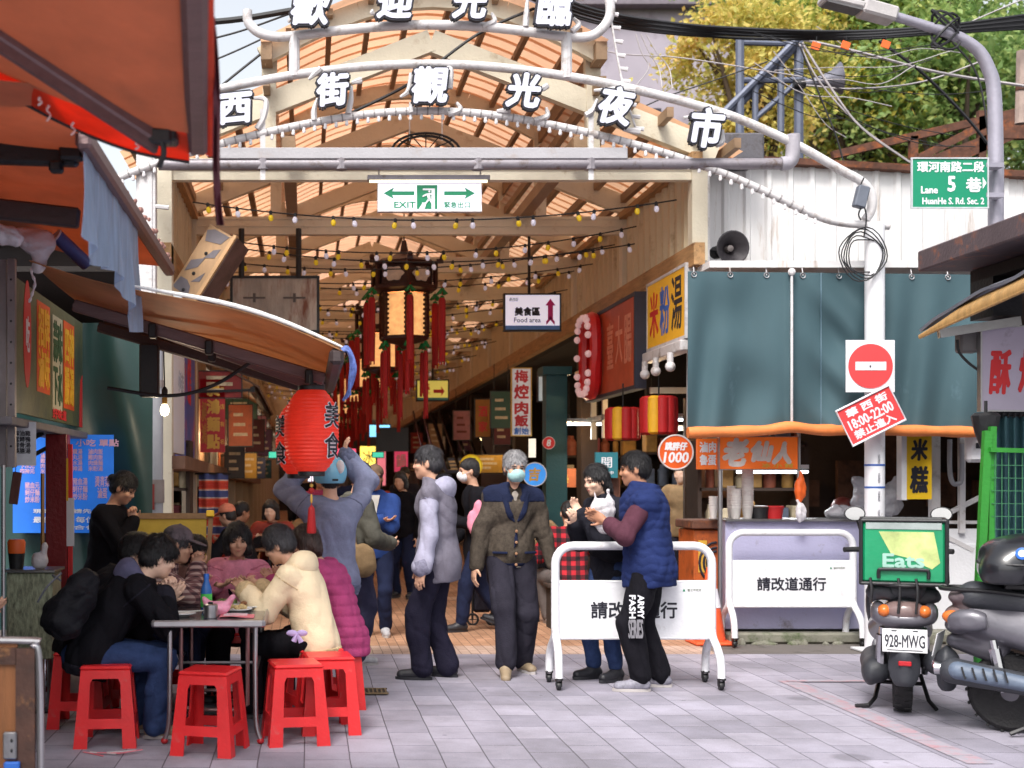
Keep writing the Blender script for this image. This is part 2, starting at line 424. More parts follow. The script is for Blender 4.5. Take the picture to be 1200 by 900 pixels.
def person(label, x, y, yaw, H=1.7, hp=None, lean=3., side=0., twist=0., hunch=6., head=(0, 4), hr=None, hl=None, er=(.5, -1, -.2), el=(-.5, -1, -.2),
           fr=None, fl=None, kr=(.08, 1, 0), kl=(-.08, 1, 0), toe=(8, -8), pitch=(0, 0), curl=(.4, .4), thr=None, thl=None, fdr=None, fdl=None,
           skin=None, top=None, vest=None, bottom=None, shoes=None, hair=('short', None), res=.009, z=0., cap=None, face=True, group=None, girth=1., shw=1., legs=True, seed=0, name='person'):
    k = H / 1.72; ik = 1 / k; skin = skin or SKIN
    o = thing(name, label, 'person', (x, y, z), R(yaw), group, k)
    V = lambda p: Vector(p) * ik
    p = Vector((0, 0, .925 if hp is None else hp * ik))
    def TR(l, tw): return (Matrix.Rotation(R(tw), 3, 'Z') @ Matrix.Rotation(R(side), 3, 'Y') @ Matrix.Rotation(R(-l), 3, 'X'))
    T, Tm, Tu = TR(lean * .5, 0), TR(lean, twist * .5), TR(lean + hunch, twist)
    mid = p + Tm @ Vector((0, 0, .24)); nk = mid + Tu @ Vector((0, 0, .275))
    Rh = Matrix.Rotation(R(head[0]), 3, 'Z') @ Matrix.Rotation(R(-head[1]), 3, 'X')
    hc = nk + Tu @ Vector((0, .012, .06)) + Rh @ Vector((0, .022, .105))
    J = {}
    for sd, sg, h, e, th, fd_ in (('r', 1, hr, er, thr, fdr), ('l', -1, hl, el, thl, fdl)):
        sh = nk + Tu @ Vector((.168 * shw * sg, -.005, -.078))
        tgt = V(h) if h is not None else sh + Vector((.07 * sg, .03, -.52))
        eb, w = two_bone(sh, tgt, .29, .255, e)
        f = Vector(fd_).normalized() if fd_ is not None else (w - eb).normalized()
        J[sd] = (sh, eb, w, f, Vector(th) if th is not None else Vector((-.25 * sg, 1, .1)))
    for sd, sg, h, kn, in (('fr', 1, fr, kr), ('fl', -1, fl, kl)):
        hip = p + T @ Vector((.09 * sg, 0, -.045))
        an = V(h) if h is not None else Vector((.1 * sg, 0, .085))
        kne, an = two_bone(hip, an, .415, .41, kn); J[sd] = (hip, kne, an)
    pts = [hc, p] + [q for v in J.values() for q in v[:3]]
    lo = [min(q[i] for q in pts) - .23 for i in range(3)]; hi = [max(q[i] for q in pts) + .23 for i in range(3)]
    hi[2] = max(hi[2], hc.z + .15)
    g = girth
    def torso(F, t, lowz=True, k_=.05):
        F.ell(p + T @ Vector((0, -.005, 0)), (.158 * g + t, .118 * g + t, .125 + t), T, k_)
        F.ell(p.lerp(mid, .6) + T @ Vector((0, .005, 0)), (.146 * g + t, .112 * g + t, .17 + t), Tm, k_)
        F.ell(mid.lerp(nk, .48) + Tu @ Vector((0, 0, -.01)), (.168 * shw + t, .116 * g + t, .175 + t), Tu, k_)
        for sd, sg in (('r', 1), ('l', -1)):
            F.cone(nk + Tu @ Vector((.045 * sg, -.012, -.035)), J[sd][0], .048 + t * .7, .053 + t * .8, k_ * .8)
    def arms(F, t, to=1., k_=.03, sides='rl', wide=0.):
        for sd in sides:
            sh, eb, w = J[sd][:3]
            F.cone(sh, eb, .054 + t, .043 + t + wide * .5, k_)
            F.cone(eb, eb.lerp(w, to), .043 + t + wide * .5, .031 + t * .8 + wide, .015)
    def legsf(F, t, wide=0., k_=.035, to=1.):
        for sd in ('fr', 'fl'):
            hp_, kn, an = J[sd]
            F.cone(hp_, kn, .092 * (g * .5 + .5) + t, .060 + t + wide * .6, k_)
            F.cone(kn, kn.lerp(an, to), .060 + t + wide * .6, .042 + t + wide, .02)
        F.ell(p + T @ Vector((0, -.03, -.05)), (.158 * g + t, .115 + t, .11 + t), T, k_)
    # body: one continuous surface with head, neck, hands
    B = Field(lo, hi, res * ik)
    torso(B, -.016); arms(B, -.008)
    if legs: legsf(B, -.014)
    B.cone(nk + Tu @ Vector((0, -.005, -.04)), hc + Rh @ Vector((0, -.022, -.06)), .056, .05, .03)
    E = lambda c, r, kk=.02, sub=False: B.ell(hc + Rh @ Vector(c), r, Rh, kk, sub)
    E((0, -.014, .042), (.075, .094, .084)); E((0, .022, -.035), (.06, .066, .075), .03)
    B.cone(hc + Rh @ Vector((0, .03, -.05)), hc + Rh @ Vector((0, .058, -.088)), .046, .024, .03)
    if face:
        for sg in (1, -1):
            E((.032 * sg, .1, .008), (.017, .016, .011), .012, True)
            E((.076 * sg, -.012, -.006), (.011, .02, .032), .006)
            E((.04 * sg, .062, -.022), (.024, .024, .02), .02)
        B.cone(hc + Rh @ Vector((0, .084, .016)), hc + Rh @ Vector((0, .099, -.020)), .008, .0115, .012)
        E((0, .091, -.025), (.018, .011, .009), .008); E((0, .078, .028), (.05, .015, .010), .015)
        E((0, .085, -.056), (.021, .010, .010), .008)
    for sd, rt in (('r', True), ('l', False)):
        hand_field(B, J[sd][2], J[sd][3], J[sd][4], rt, curl[0 if rt else 1])
    B.build('body', skin, o)
    HL = Matrix.Translation(hc) @ Rh.to_4x4()
    if face and res < .012:
        for sg in (1, -1):
            b = MB(); b.M = HL; b.ball((.032 * sg, .079, .008), (.011, .008, .0045), 8); b.build('eye', EYE, o)
            b = MB(); b.M = HL; b.tube([(.015 * sg, .093, .026), (.032 * sg, .0915, .031), (.05 * sg, .081, .026)], [.003, .0042, .002], 6); b.build('eyebrow', BROW, o)
        b = MB(); b.M = HL; b.ball((0, .0885, -.053), (.0195, .0075, .0035), 8); b.ball((0, .087, -.060), (.016, .0075, .0045), 8); b.build('lips', LIP, o)
    # clothes
    def cloth(nm, m, t, arm=0., hem=-.1, fold=.007, wide=0., collar=0., legc=None, sides='rl', parent=o, to=1., kk=.05, quilt=None, rib=None):
        F = Field(lo, hi, res * ik)
        if legc is None:
            torso(F, t, k_=kk)
            F.ell(p + T @ Vector((0, -.012, -.075)), (.150 * g + t, .122 * g + t, .16), T, .04)
            if hem < -.16: F.cone(p + T @ Vector((0, -.01, -.1)), p + T @ Vector((0, 0, hem - .1)), .128 * g + t, .132 * g + t, .06)
            if not arm:
                for sd in 'rl': F.ell(J[sd][0], (.046 + t,) * 3, None, .03)
            if collar: F.cone(nk + Tu @ Vector((0, -.015, -.05)), nk + Tu @ Vector((0, -.02, collar - .03)), .08, .066 + t, .02)
            F.cut(p + T @ Vector((0, 0, hem)), T @ Vector((0, 0, -1)))
            F.cut(nk + Tu @ Vector((0, 0, max(collar, .012))), Tu @ Vector((0, -.35, 1)))
            if arm: arms(F, t, arm, wide=wide, sides=sides)
            F.folds(fold * 1.35, 24, seed)
            if quilt: F.quilt(*quilt)
        else:
            legsf(F, t, wide, to=to); F.folds(fold * 1.5, 22, seed + 5, (1, 1, .6))
            F.cut(p + T @ Vector((0, 0, .1)), T @ Vector((0, 0, 1)))
        base = F.D.copy(); ob = F.build(nm, m, parent)
        if rib:
            X, Y, Z = F.ax[0][:, None, None], F.ax[1][None, :, None], F.ax[2][None, None, :]
            def along(c, d): return (X - c[0]) * d[0] + (Y - c[1]) * d[1] + (Z - c[2]) * d[2]
            def part(nm2, off, mask): G = Field(lo, hi, res * ik); G.D = np.maximum(base - off, mask).astype(np.float32); G.build(nm2, rib, ob)
            c = p + T @ Vector((0, 0, hem)); part('hem_band', .007, np.maximum(np.abs(along(c, T @ UZ) - .028) - .032, np.sqrt((X - c[0]) ** 2 + (Y - c[1]) ** 2) - .24))
            if arm > .9:
                for sd in sides:
                    sh, eb, w = J[sd][:3]; K = Field(lo, hi, res * ik); K.cone(eb.lerp(w, .88), eb.lerp(w, 1.03), .075, .075, .004); part('cuff', .005, K.D)
                    d = (eb - sh).normalized(); c = sh + d * .03; part('armhole_seam', .004, np.maximum(np.abs(along(c, d)) - .007, np.sqrt((X - c[0]) ** 2 + (Y - c[1]) ** 2 + (Z - c[2]) ** 2) - .12))
        return ob
    if bottom: cloth('trousers', bottom['m'], bottom.get('t', .008), legc=1, fold=bottom.get('fold', .006), wide=bottom.get('wide', .012), to=bottom.get('to', .97))
    tp = None
    if top:
        tp = cloth(top.get('name', 'jacket'), top['m'], top.get('t', .014), top.get('arm', .97), top.get('hem', -.1), top.get('fold', .007), top.get('wide', .008), top.get('collar', 0.), quilt=top.get('quilt'), rib=top.get('rib'))
    if vest:
        vs_ = cloth(vest.get('name', 'vest'), vest['m'], vest.get('t', .026), 0, vest.get('hem', -.1), vest.get('fold', .007), collar=vest.get('collar', .03), quilt=vest.get('quilt'))
    # hair, cap, shoes
    st, hm = hair[0], hair[1] or HAIR
    if st:
        Hf = Field((-.15, -.2, -.2), (.15, .15, .19), res * .8)
        vol = hair[2] if len(hair) > 2 else 0.
        Hf.ell((0, -.016, .05), (.080 + vol, .099 + vol, .090 + vol)); Hf.ell((0, -.055, .0), (.072 + vol, .062 + vol, .075))
        if st == 'bob':
            for sg in (1, -1): Hf.cone((.068 * sg, -.01, .03), (.074 * sg, .0, -.085), .036, .034, .03)
            Hf.ell((0, -.065, -.04), (.085, .055, .09), None, .03); Hf.folds(.005, 85, seed, (1, 1, .15))
            Hf.ell((0, .105, -.045), (.057, .085, .105), None, .01, True); Hf.cut((0, 0, -.112), (0, .15, -1))
        elif st == 'long':
            for sg in (1, -1): Hf.cone((.064 * sg, -.02, .03), (.066 * sg, -.045, -.1), .026, .024, .03)
            Hf.ell((0, -.07, -.07), (.08, .05, .12), None, .03); Hf.folds(.004, 60, seed, (1, 1, .2))
            Hf.ell((0, .1, -.045), (.06, .085, .11), None, .01, True)
        else:
            Hf.folds(.0045 + vol * .1, 75, seed, (1, 1, .4))
            if st == 'fringe': Hf.cone((-.05, .07, .06), (.05, .07, .06), .03, .03, .02)
            Hf.ell((0, .1, -.03), (.066, .085, .078 if st != 'fringe' else .07), None, .012, True)
            for sg in (1, -1): Hf.ell((.085 * sg, .0, -.02), (.03, .03, .035), None, .01, True)
            Hf.cut((0, -.05, -.062), (0, .6, -1), .01)
        if st == 'bun': Hf.ell((0, -.125, .03), (.036, .036, .036), None, .015)
        ho = Hf.build('hair', hm, o, strands=2200 if res < .009 else 0); ho.data.transform(HL)
    if cap:
        cm, kind = cap
        Cf = Field((-.16, -.17, -.12), (.16, .24, .2), res * .7)
        if kind == 'cap':
            Cf.ell((0, -.012, .062), (.09, .108, .09)); Cf.cut((0, 0, .045), (0, .12, -1))
            Cf.ell((0, .125, .048), (.075, .075, .011), Matrix.Rotation(R(-10), 3, 'X'), .006); Cf.ell((0, -.012, .152), (.012, .012, .008), None, .006)
        elif kind == 'helmet':
            Cf.ell((0, -.012, .035), (.128, .145, .135)); Cf.cut((0, -.0, -.075), (0, -.05, -1), .02); Cf.ell((0, .15, -.03), (.085, .11, .09), None, .02, True)
            Cf.ell((0, -.01, -.06), (.1, .12, .09), None, .01, True)
        co = Cf.build('cap' if kind == 'cap' else 'helmet', cm, o); co.data.transform(HL)
    if shoes and legs:
        for i, sd in enumerate(('fr', 'fl')):
            an = J[sd][2]; Sf = Field((-.075, -.11, -.02), (.075, .24, .14), min(res, .009))
            Sf.cone((0, -.03, .05), (0, .03, .058), .042, .042, .02); Sf.cone((0, .03, .045), (0, .155, .034), .044, .036, .02)
            Sf.cone((0, 0, .07), (0, -.005, .105), .04, .042, .02); Sf.cut((0, 0, .018), (0, 0, -1)); Sf.folds(.0015, 60, i)
            MM = Matrix.Translation((an.x, an.y, an.z)) @ Matrix.Rotation(R(-toe[i]), 4, 'Z') @ Matrix.Rotation(R(-pitch[i]), 4, 'X') @ Matrix.Translation((0, .0, -.085))
            so = Sf.build('shoe', shoes if not isinstance(shoes, tuple) else shoes[0], o); so.data.transform(MM)
            b = MB(); b.M = MM; q = [(.038 * math.cos(a), .062 + .138 * math.sin(a) - (.0)) for a in [2 * math.pi * t / 16 for t in range(16)]]
            b.prism([(px_ * (1.1 if py_ > .06 else .95), py_) for px_, py_ in q], (0, 0, .011), UX, UY, .022)
            b.build('sole', SOLE if not isinstance(shoes, tuple) else shoes[1], so)
    o_info = dict(root=o, J=J, nk=nk, hc=hc, Rh=Rh, Tu=Tu, T=T, p=p, mid=mid, HL=HL, k=k, top=tp)
    return o_info
# ------------------------------------------------------------------ camera, sky, sun
scn = bpy.context.scene
cam = bpy.data.cameras.new('camera'); cam_o = bpy.data.objects.new('camera', cam); C.objects.link(cam_o)
cam_o.location = (0, 0, CAM_H); cam_o.rotation_euler = (R(90), 0, 0)
cam.sensor_width = 36; cam.lens = F_PX / 1200 * 36
cam.shift_x = (600 - VX) / 1200; cam.shift_y = (VY - 450) / 1200
cam.clip_start = .05; cam.clip_end = 3000
cam.dof.use_dof = True; cam.dof.focus_distance = 9.4; cam.dof.aperture_fstop = 2.4
scn.camera = cam_o
w = bpy.data.worlds.new('World'); scn.world = w; w.use_nodes = True
nt = w.node_tree; bg = nt.nodes['Background']
sky = nt.nodes.new('ShaderNodeTexSky'); sky.sky_type = 'NISHITA'; sky.sun_disc = False
SUN_EL, SUN_AZ = R(52), R(205)       # azimuth from north (+Y), clockwise: the sun stands behind the camera, a little to the left
sky.sun_elevation = SUN_EL; sky.sun_rotation = SUN_AZ; sky.dust_density = 4; sky.air_density = 1.2; sky.ozone_density = 1.
hs = nt.nodes.new('ShaderNodeHueSaturation'); hs.inputs['Saturation'].default_value = .28; hs.inputs['Value'].default_value = 1.25   # thin bright cloud
nt.links.new(sky.outputs[0], hs.inputs['Color']); nt.links.new(hs.outputs[0], bg.inputs[0]); bg.inputs[1].default_value = .12
sl = bpy.data.lights.new('sun', 'SUN'); sl.energy = 1.7; sl.angle = R(18); sl.color = (1, .96, .9)
so = bpy.data.objects.new('sun', sl); C.objects.link(so)
sd = Vector((math.sin(SUN_AZ) * math.cos(SUN_EL), math.cos(SUN_AZ) * math.cos(SUN_EL), math.sin(SUN_EL)))
so.rotation_euler = sd.to_track_quat('Z', 'Y').to_euler()
scn.view_settings.view_transform = 'Standard'; scn.view_settings.look = 'None'; scn.view_settings.exposure = EXPO; scn.view_settings.gamma = 1
scn.cycles.use_denoising = True; scn.cycles.max_bounces = 8; scn.cycles.transparent_max_bounces = 12
scn.cycles.sample_clamp_indirect = 6; scn.cycles.caustics_reflective = False; scn.cycles.caustics_refractive = False

# ------------------------------------------------------------------ ground
def paving_mat(name, c1, c2, mortar, bw, rh, ms, off=.5, rough=.75, dirt=.35, gloss=.2, spots=False):
    m = bpy.data.materials.new(name); m.use_nodes = True; nt = m.node_tree; N, L = nt.nodes, nt.links; b = N['Principled BSDF']
    tc = N.new('ShaderNodeTexCoord'); mp = N.new('ShaderNodeMapping'); mp.inputs['Rotation'].default_value = (0, 0, R(90)); L.new(tc.outputs['Object'], mp.inputs[0])
    br = N.new('ShaderNodeTexBrick'); br.offset = off; br.inputs['Scale'].default_value = 1; br.inputs['Brick Width'].default_value = bw; br.inputs['Row Height'].default_value = rh
    br.inputs['Mortar Size'].default_value = ms; br.inputs['Mortar Smooth'].default_value = .3; br.inputs['Bias'].default_value = 0
    br.inputs['Color1'].default_value = (*lin(c1), 1); br.inputs['Color2'].default_value = (*lin(c2), 1); br.inputs['Mortar'].default_value = (*lin(mortar), 1)
    wn = N.new('ShaderNodeTexNoise'); wn.inputs['Scale'].default_value = 2.2; wn.inputs['Detail'].default_value = 2; L.new(mp.outputs[0], wn.inputs['Vector'])
    va = N.new('ShaderNodeVectorMath'); va.operation = 'SCALE'; va.inputs[3].default_value = .012; L.new(wn.outputs['Color'], va.inputs[0])
    vb = N.new('ShaderNodeVectorMath'); vb.operation = 'ADD'; L.new(mp.outputs[0], vb.inputs[0]); L.new(va.outputs[0], vb.inputs[1]); L.new(vb.outputs[0], br.inputs['Vector'])
    n = N.new('ShaderNodeTexNoise'); n.inputs['Scale'].default_value = 1.1; n.inputs['Detail'].default_value = 9; n.inputs['Roughness'].default_value = .72; L.new(tc.outputs['Object'], n.inputs['Vector'])
    rp = N.new('ShaderNodeValToRGB'); rp.color_ramp.elements[0].position = .36; rp.color_ramp.elements[1].position = .62
    rp.color_ramp.elements[0].color = (1 - dirt, 1 - dirt, 1 - dirt * 1.05, 1); rp.color_ramp.elements[1].color = (1.06, 1.06, 1.06, 1); L.new(n.outputs['Fac'], rp.inputs[0])
    f = N.new('ShaderNodeTexNoise'); f.inputs['Scale'].default_value = 130; f.inputs['Detail'].default_value = 3; L.new(tc.outputs['Object'], f.inputs['Vector'])
    rf = N.new('ShaderNodeMapRange'); rf.inputs[1].default_value = .3; rf.inputs[2].default_value = .7; rf.inputs[3].default_value = .86; rf.inputs[4].default_value = 1.1; L.new(f.outputs['Fac'], rf.inputs[0])
    m1 = N.new('ShaderNodeMix'); m1.data_type = 'RGBA'; m1.blend_type = 'MULTIPLY'; m1.inputs[0].default_value = 1; L.new(br.outputs['Color'], m1.inputs[6]); L.new(rp.outputs[0], m1.inputs[7])
    m2 = N.new('ShaderNodeMix'); m2.data_type = 'RGBA'; m2.blend_type = 'MULTIPLY'; m2.inputs[0].default_value = 1; L.new(m1.outputs[2], m2.inputs[6]); L.new(rf.outputs[0], m2.inputs[7])
    last = m2.outputs[2]
    if spots:                       # trodden gum and oil drops
        for sc_, rad, dk in ((2.6, .055, .62), (.9, .11, .72), (9, .05, .8)):
            vo = N.new('ShaderNodeTexVoronoi'); vo.inputs['Scale'].default_value = sc_; L.new(tc.outputs['Object'], vo.inputs['Vector'])
            rs_ = N.new('ShaderNodeMapRange'); rs_.inputs[1].default_value = rad * .7; rs_.inputs[2].default_value = rad; rs_.inputs[3].default_value = dk; rs_.inputs[4].default_value = 1; L.new(vo.outputs['Distance'], rs_.inputs[0])
            m4 = N.new('ShaderNodeMix'); m4.data_type = 'RGBA'; m4.blend_type = 'MULTIPLY'; m4.inputs[0].default_value = 1; L.new(last, m4.inputs[6]); L.new(rs_.outputs[0], m4.inputs[7]); last = m4.outputs[2]
    L.new(last, b.inputs['Base Color'])
    rr = N.new('ShaderNodeMapRange'); rr.inputs[3].default_value = rough - gloss; rr.inputs[4].default_value = rough + .1; L.new(n.outputs['Fac'], rr.inputs[0]); L.new(rr.outputs[0], b.inputs['Roughness'])
    bp = N.new('ShaderNodeBump'); bp.inputs['Strength'].default_value = .5; bp.inputs['Distance'].default_value = .006
    sb = N.new('ShaderNodeMath'); sb.operation = 'MULTIPLY_ADD'; sb.inputs[1].default_value = .25; L.new(f.outputs['Fac'], sb.inputs[0])
    iv = N.new('ShaderNodeMath'); iv.operation = 'SUBTRACT'; iv.inputs[0].default_value = 1; L.new(br.outputs['Fac'], iv.inputs[1]); L.new(iv.outputs[0], sb.inputs[2])
    L.new(sb.outputs[0], bp.inputs['Height']); L.new(bp.outputs[0], b.inputs['Normal'])
    return m
ASPH = mat('asphalt', (78, 78, 80), .9, vs=3, bump=.15, bs=90)
PAVE = paving_mat('plaza_paver', (146, 142, 156), (174, 169, 184), (88, 84, 93), .37, .247, .0036, dirt=.34, spots=True)
PAVEA = paving_mat('arcade_paver', (168, 126, 98), (190, 146, 116), (92, 66, 50), .17, .0843, .0035, dirt=.3)
PAVEB = paving_mat('arcade_edge_paver', (178, 150, 134), (196, 168, 152), (110, 88, 78), .17, .0843, .0035, dirt=.3)
def flat(name, x0, x1, y0, y1, z, m, kind='structure'):
    b = MB(); b.add([(x0, y0, z), (x1, y0, z), (x1, y1, z), (x0, y1, z)], [(0, 1, 2, 3)]); o = b.build(name, m); tag(o, kind=kind); return o
flat('ground', -900, 900, -200, 1500, -.03, ASPH)
flat('plaza_paving', -7, 12, -3, 11.0, 0, PAVE)
flat('arcade_edge_paving', -1.5, 3.55, 11.0, 11.55, 0, PAVEB)
flat('arcade_paving', -1.5, 3.55, 11.55, 66, 0, PAVEA)
CONC = mat('shop_concrete', (104, 98, 94), .8, vs=2, dirt=((60, 55, 52), .4, 3))
flat('shop_floor_left', -6, -1.5, 11.0, 66, -.004, CONC); flat('shop_floor_right', 3.55, 12, 11.0, 66, -.004, CONC)
# faded red line on the plaza
redl = mat('faded_red_paint', (188, 138, 146), .8, var=.2, vs=9, dirt=((156, 152, 163), 1.15, 9))
b = MB()
p0, p1 = at(922, 798, ground_d(798)), at(1150, 896, ground_d(896)); p0.z = p1.z = .004
wv = UX * .07
for i in range(14):
    a, c = p0.lerp(p1, i / 14), p0.lerp(p1, (i + .97) / 14)
    b.add([a - wv, a + wv, c + wv, c - wv], [(0, 1, 2, 3)])
o = b.build('red_line_marking', redl); tag(o, kind='structure')
b = MB(); a, c = at(922, 799, ground_d(799)), at(1030, 799, ground_d(799)); a.z = c.z = .008
b.add([a - UY * .04, c - UY * .04, c + UY * .04, a + UY * .04], [(0, 1, 2, 3)]); o = b.build('red_line_marking', redl); tag(o, kind='structure')
# drain grate
dr = thing('drain_grate', 'rusty steel drain grate set in the grey paving near the red stools', 'drain grate', at(432, 812, ground_d(812)))
dr.location.z = .004
b = MB(); b.box((0, 0, .004), (.26, .2, .006)); b.build('pit', mat('pit_dark', (60, 52, 44), .9), dr)
b = MB()
for i in range(9): b.box((-.12 + i * .03, 0, .01), (.01, .2, .008))
b.box((0, .1, .01), (.27, .014, .01)); b.box((0, -.1, .01), (.27, .014, .01))
b.build('grating', mat('rusty_iron', (132, 112, 84), .7, .3, var=.4, vs=30), dr)
# ------------------------------------------------------------------ the covered market street
X0, X1, XC = -1.3, 3.6, 1.15
CREAM = mat('cream_steel', (216, 206, 184), .6, var=.08, vs=3, dirt=((176, 156, 126), .22, 4))
TAN = mat('tan_steel', (150, 122, 94), .6, var=.2, vs=3)
WOODB = mat('eave_timber', (172, 132, 88), .7, var=.3, vs=4, stretch=(6, .6, 6), dirt=((90, 62, 40), .4, 5))
BAND = mat('side_cladding_paint', (206, 190, 158), .6, var=.1, vs=2, dirt=((160, 138, 104), .3, 3))
ROOFM = mat('roof_fibreglass', (220, 172, 138), .5, var=.16, vs=1.2, bump=.05, bs=20, trans=.7)
ROOFW = mat('roof_fibreglass_pale', (216, 170, 134), .5, var=.16, vs=1.2, bump=.05, bs=20, trans=.7)
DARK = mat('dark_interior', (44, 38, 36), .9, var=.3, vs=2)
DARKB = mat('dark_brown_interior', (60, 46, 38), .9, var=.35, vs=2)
arc = thing('market_arcade', 'long covered market street with orange translucent vaulted roof on cream trusses', 'market hall', (XC, 11.4, 0))
TY = [11.75 + 2.6 * i for i in range(19)]
b = MB()
def low_z(dx): return 4.52 + (2.62 - abs(dx)) * .52
b.beam((XC - 2.62, 0, 4.50), (XC, 0, 5.52), .1, .2); b.beam((XC, .004, 5.517), (XC + 2.62, .004, 4.497), .1, .2)
b.box((XC, 0, 4.34), (5.0, .1, .2)); b.box((XC, -.054, 4.34), (5.0, .012, .03)); b.box((XC, -.054, 4.42), (5.0, .014, .025))
for sx in (-1.48, 1.48): b.box((XC + sx, 0, 4.83), (.12, .11, .85)); b.box((XC + sx, .0, 5.35), (.14, .1, .3))
b.box((XC - 2.45, 0, 2.25), (.16, .16, 4.5)); b.box((XC + 2.45, 0, 4.0), (.14, .14, 1.0))
trs = b.build('roof_truss', CREAM, arc, True); trs.location = Vector((0, TY[0] - 11.4, 0)); trs.data.transform(Matrix.Translation((0, 11.4, 0)))
for y in TY[1:]:
    c = trs.copy(); C.objects.link(c); c.location = (0, y - 11.4, 0)
# arched ribs of the raised middle roof
def vault(t): return XC - 1.55 + 3.1 * t, 5.42 + .52 * math.sin(math.pi * t)
b = MB(); rib = [(vault(t / 14)[0], 0, vault(t / 14)[1] - .09) for t in range(15)]
for i in range(14): b.beam(rib[i], rib[i + 1], .08, .16)
rb = b.build('roof_rib', CREAM, arc, True); rb.data.transform(Matrix.Translation((0, 11.4, 0)))
rb.location = (0, .2, 0)
for y in TY[1:]:
    c = rb.copy(); C.objects.link(c); c.location = (0, y - 11.4, 0)
# roof sheets: overlapping strips, so that light comes through one or two layers
b = MB(); b2 = {-1: MB(), 1: MB()}
Y = 11.4; i = 0
while Y < 61:
    Y2 = Y + .33; zt = .012
    P = [vault(t / 12) for t in range(13)]
    for q in range(12):
        (xa, za), (xb, zb) = P[q], P[q + 1]
        b.add([(xa, Y, za), (xb, Y, zb), (xb, Y2, zb + zt), (xa, Y2, za + zt)], [(0, 1, 2, 3)])
    for sg in (-1, 1):
        bb = b2[sg]
        pts = [(XC + sg * 1.42, 5.16), (XC + sg * 2.1, 4.86), (XC + sg * 2.85, 4.5)]
        if sg < 0 or True:
            for q in range(2):
                (xa, za), (xb, zb) = pts[q], pts[q + 1]
                bb.add([(xa, Y + .3, za), (xb, Y + .3, zb), (xb, Y2 + .3, zb + zt), (xa, Y2 + .3, za + zt)], [(0, 1, 2, 3)])
    Y += .26; i += 1
b.build('vault_sheeting', ROOFM, arc, True)
for q in (-1, 1): b2[q].build('side_roof_sheeting', ROOFW, arc, True)
# dark laps / purlins under the sheets
for k, t in enumerate((.08, .2, .32, .44, .56, .68, .8, .92)):
    x, z = vault(t); b = MB(); b.beam((x, 11.45, z - .04), (x, 61, z - .04), .05, .06); b.build('purlin', TAN, arc, True)
for sg in (-1, 1):
    for dx in (1.5, 1.8, 2.1, 2.4, 2.7):
        b = MB(); z = 4.5 + (2.85 - dx) * .46 - .07; b.beam((XC + sg * dx, 11.4, z), (XC + sg * dx, 61, z), .06, .09); b.build('purlin', TAN, arc, True)
for sg in (-1, 1):
    b = MB(); b.beam((XC + sg * 1.5, 11.45, 5.34), (XC + sg * 1.5, 61, 5.34), .1, .16); b.beam((XC + sg * 1.3, 11.4, 4.5), (XC + sg * 1.3, 61, 4.5), .12, .12); b.build('main_purlin', TAN, arc, True)
    # cladding band with vertical ribs, and the timber beam below it
    X = X1 if sg > 0 else X0
    b = MB(); y = 11.7
    pr = []
    while y < 61:
        pr += [(y, 0), (y + .10, 0), (y + .13, .035), (y + .2, .035), (y + .23, 0)]; y += .23
    vs = []; fs = []
    for (yy, dx) in pr: vs += [(X - sg * dx, yy, 3.64), (X - sg * dx, yy, 4.42)]
    for q in range(len(pr) - 1): fs.append((2 * q, 2 * q + 2, 2 * q + 3, 2 * q + 1))
    b.add(vs, fs); b.build('side_cladding', BAND, arc, True, smooth=False)
    b = MB(); b.beam((X - sg * .03, 11.6, 3.55), (X - sg * .03, 61, 3.55), .1, .2); b.beam((X - sg * .05, 11.6, 4.44), (X - sg * .05, 61, 4.44), .1, .07); b.build('eave_beam', WOODB, arc, True)
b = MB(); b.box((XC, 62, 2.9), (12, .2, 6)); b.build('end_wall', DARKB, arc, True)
# shop blocks behind both sides of the street
for sg in (1, -1):
    bl = thing('shop_block', 'dark row of food stalls along the signboard side of the covered street' if sg > 0 else 'dark row of shops with hanging goods beside the striped cloth', 'shops', (6 if sg > 0 else -3.5, 12, 0))
    xa, xb = (3.75, 9.5) if sg > 0 else (-6, -1.5)
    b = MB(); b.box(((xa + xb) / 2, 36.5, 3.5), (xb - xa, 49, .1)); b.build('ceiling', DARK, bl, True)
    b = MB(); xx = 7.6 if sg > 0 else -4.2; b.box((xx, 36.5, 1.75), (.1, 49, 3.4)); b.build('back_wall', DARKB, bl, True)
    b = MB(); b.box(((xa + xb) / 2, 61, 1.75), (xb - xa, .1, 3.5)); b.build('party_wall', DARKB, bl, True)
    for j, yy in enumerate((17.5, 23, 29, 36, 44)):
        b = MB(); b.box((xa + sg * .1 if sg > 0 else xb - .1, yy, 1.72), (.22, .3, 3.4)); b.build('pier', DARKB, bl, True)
        b = MB(); b.box(((xa + .9 + xx) / 2 if sg > 0 else (xb - .9 + xx) / 2, yy, 1.72), (abs(xx - (xa + .9 if sg > 0 else xb - .9)), .1, 3.35)); b.build('party_wall', DARK, bl, True)
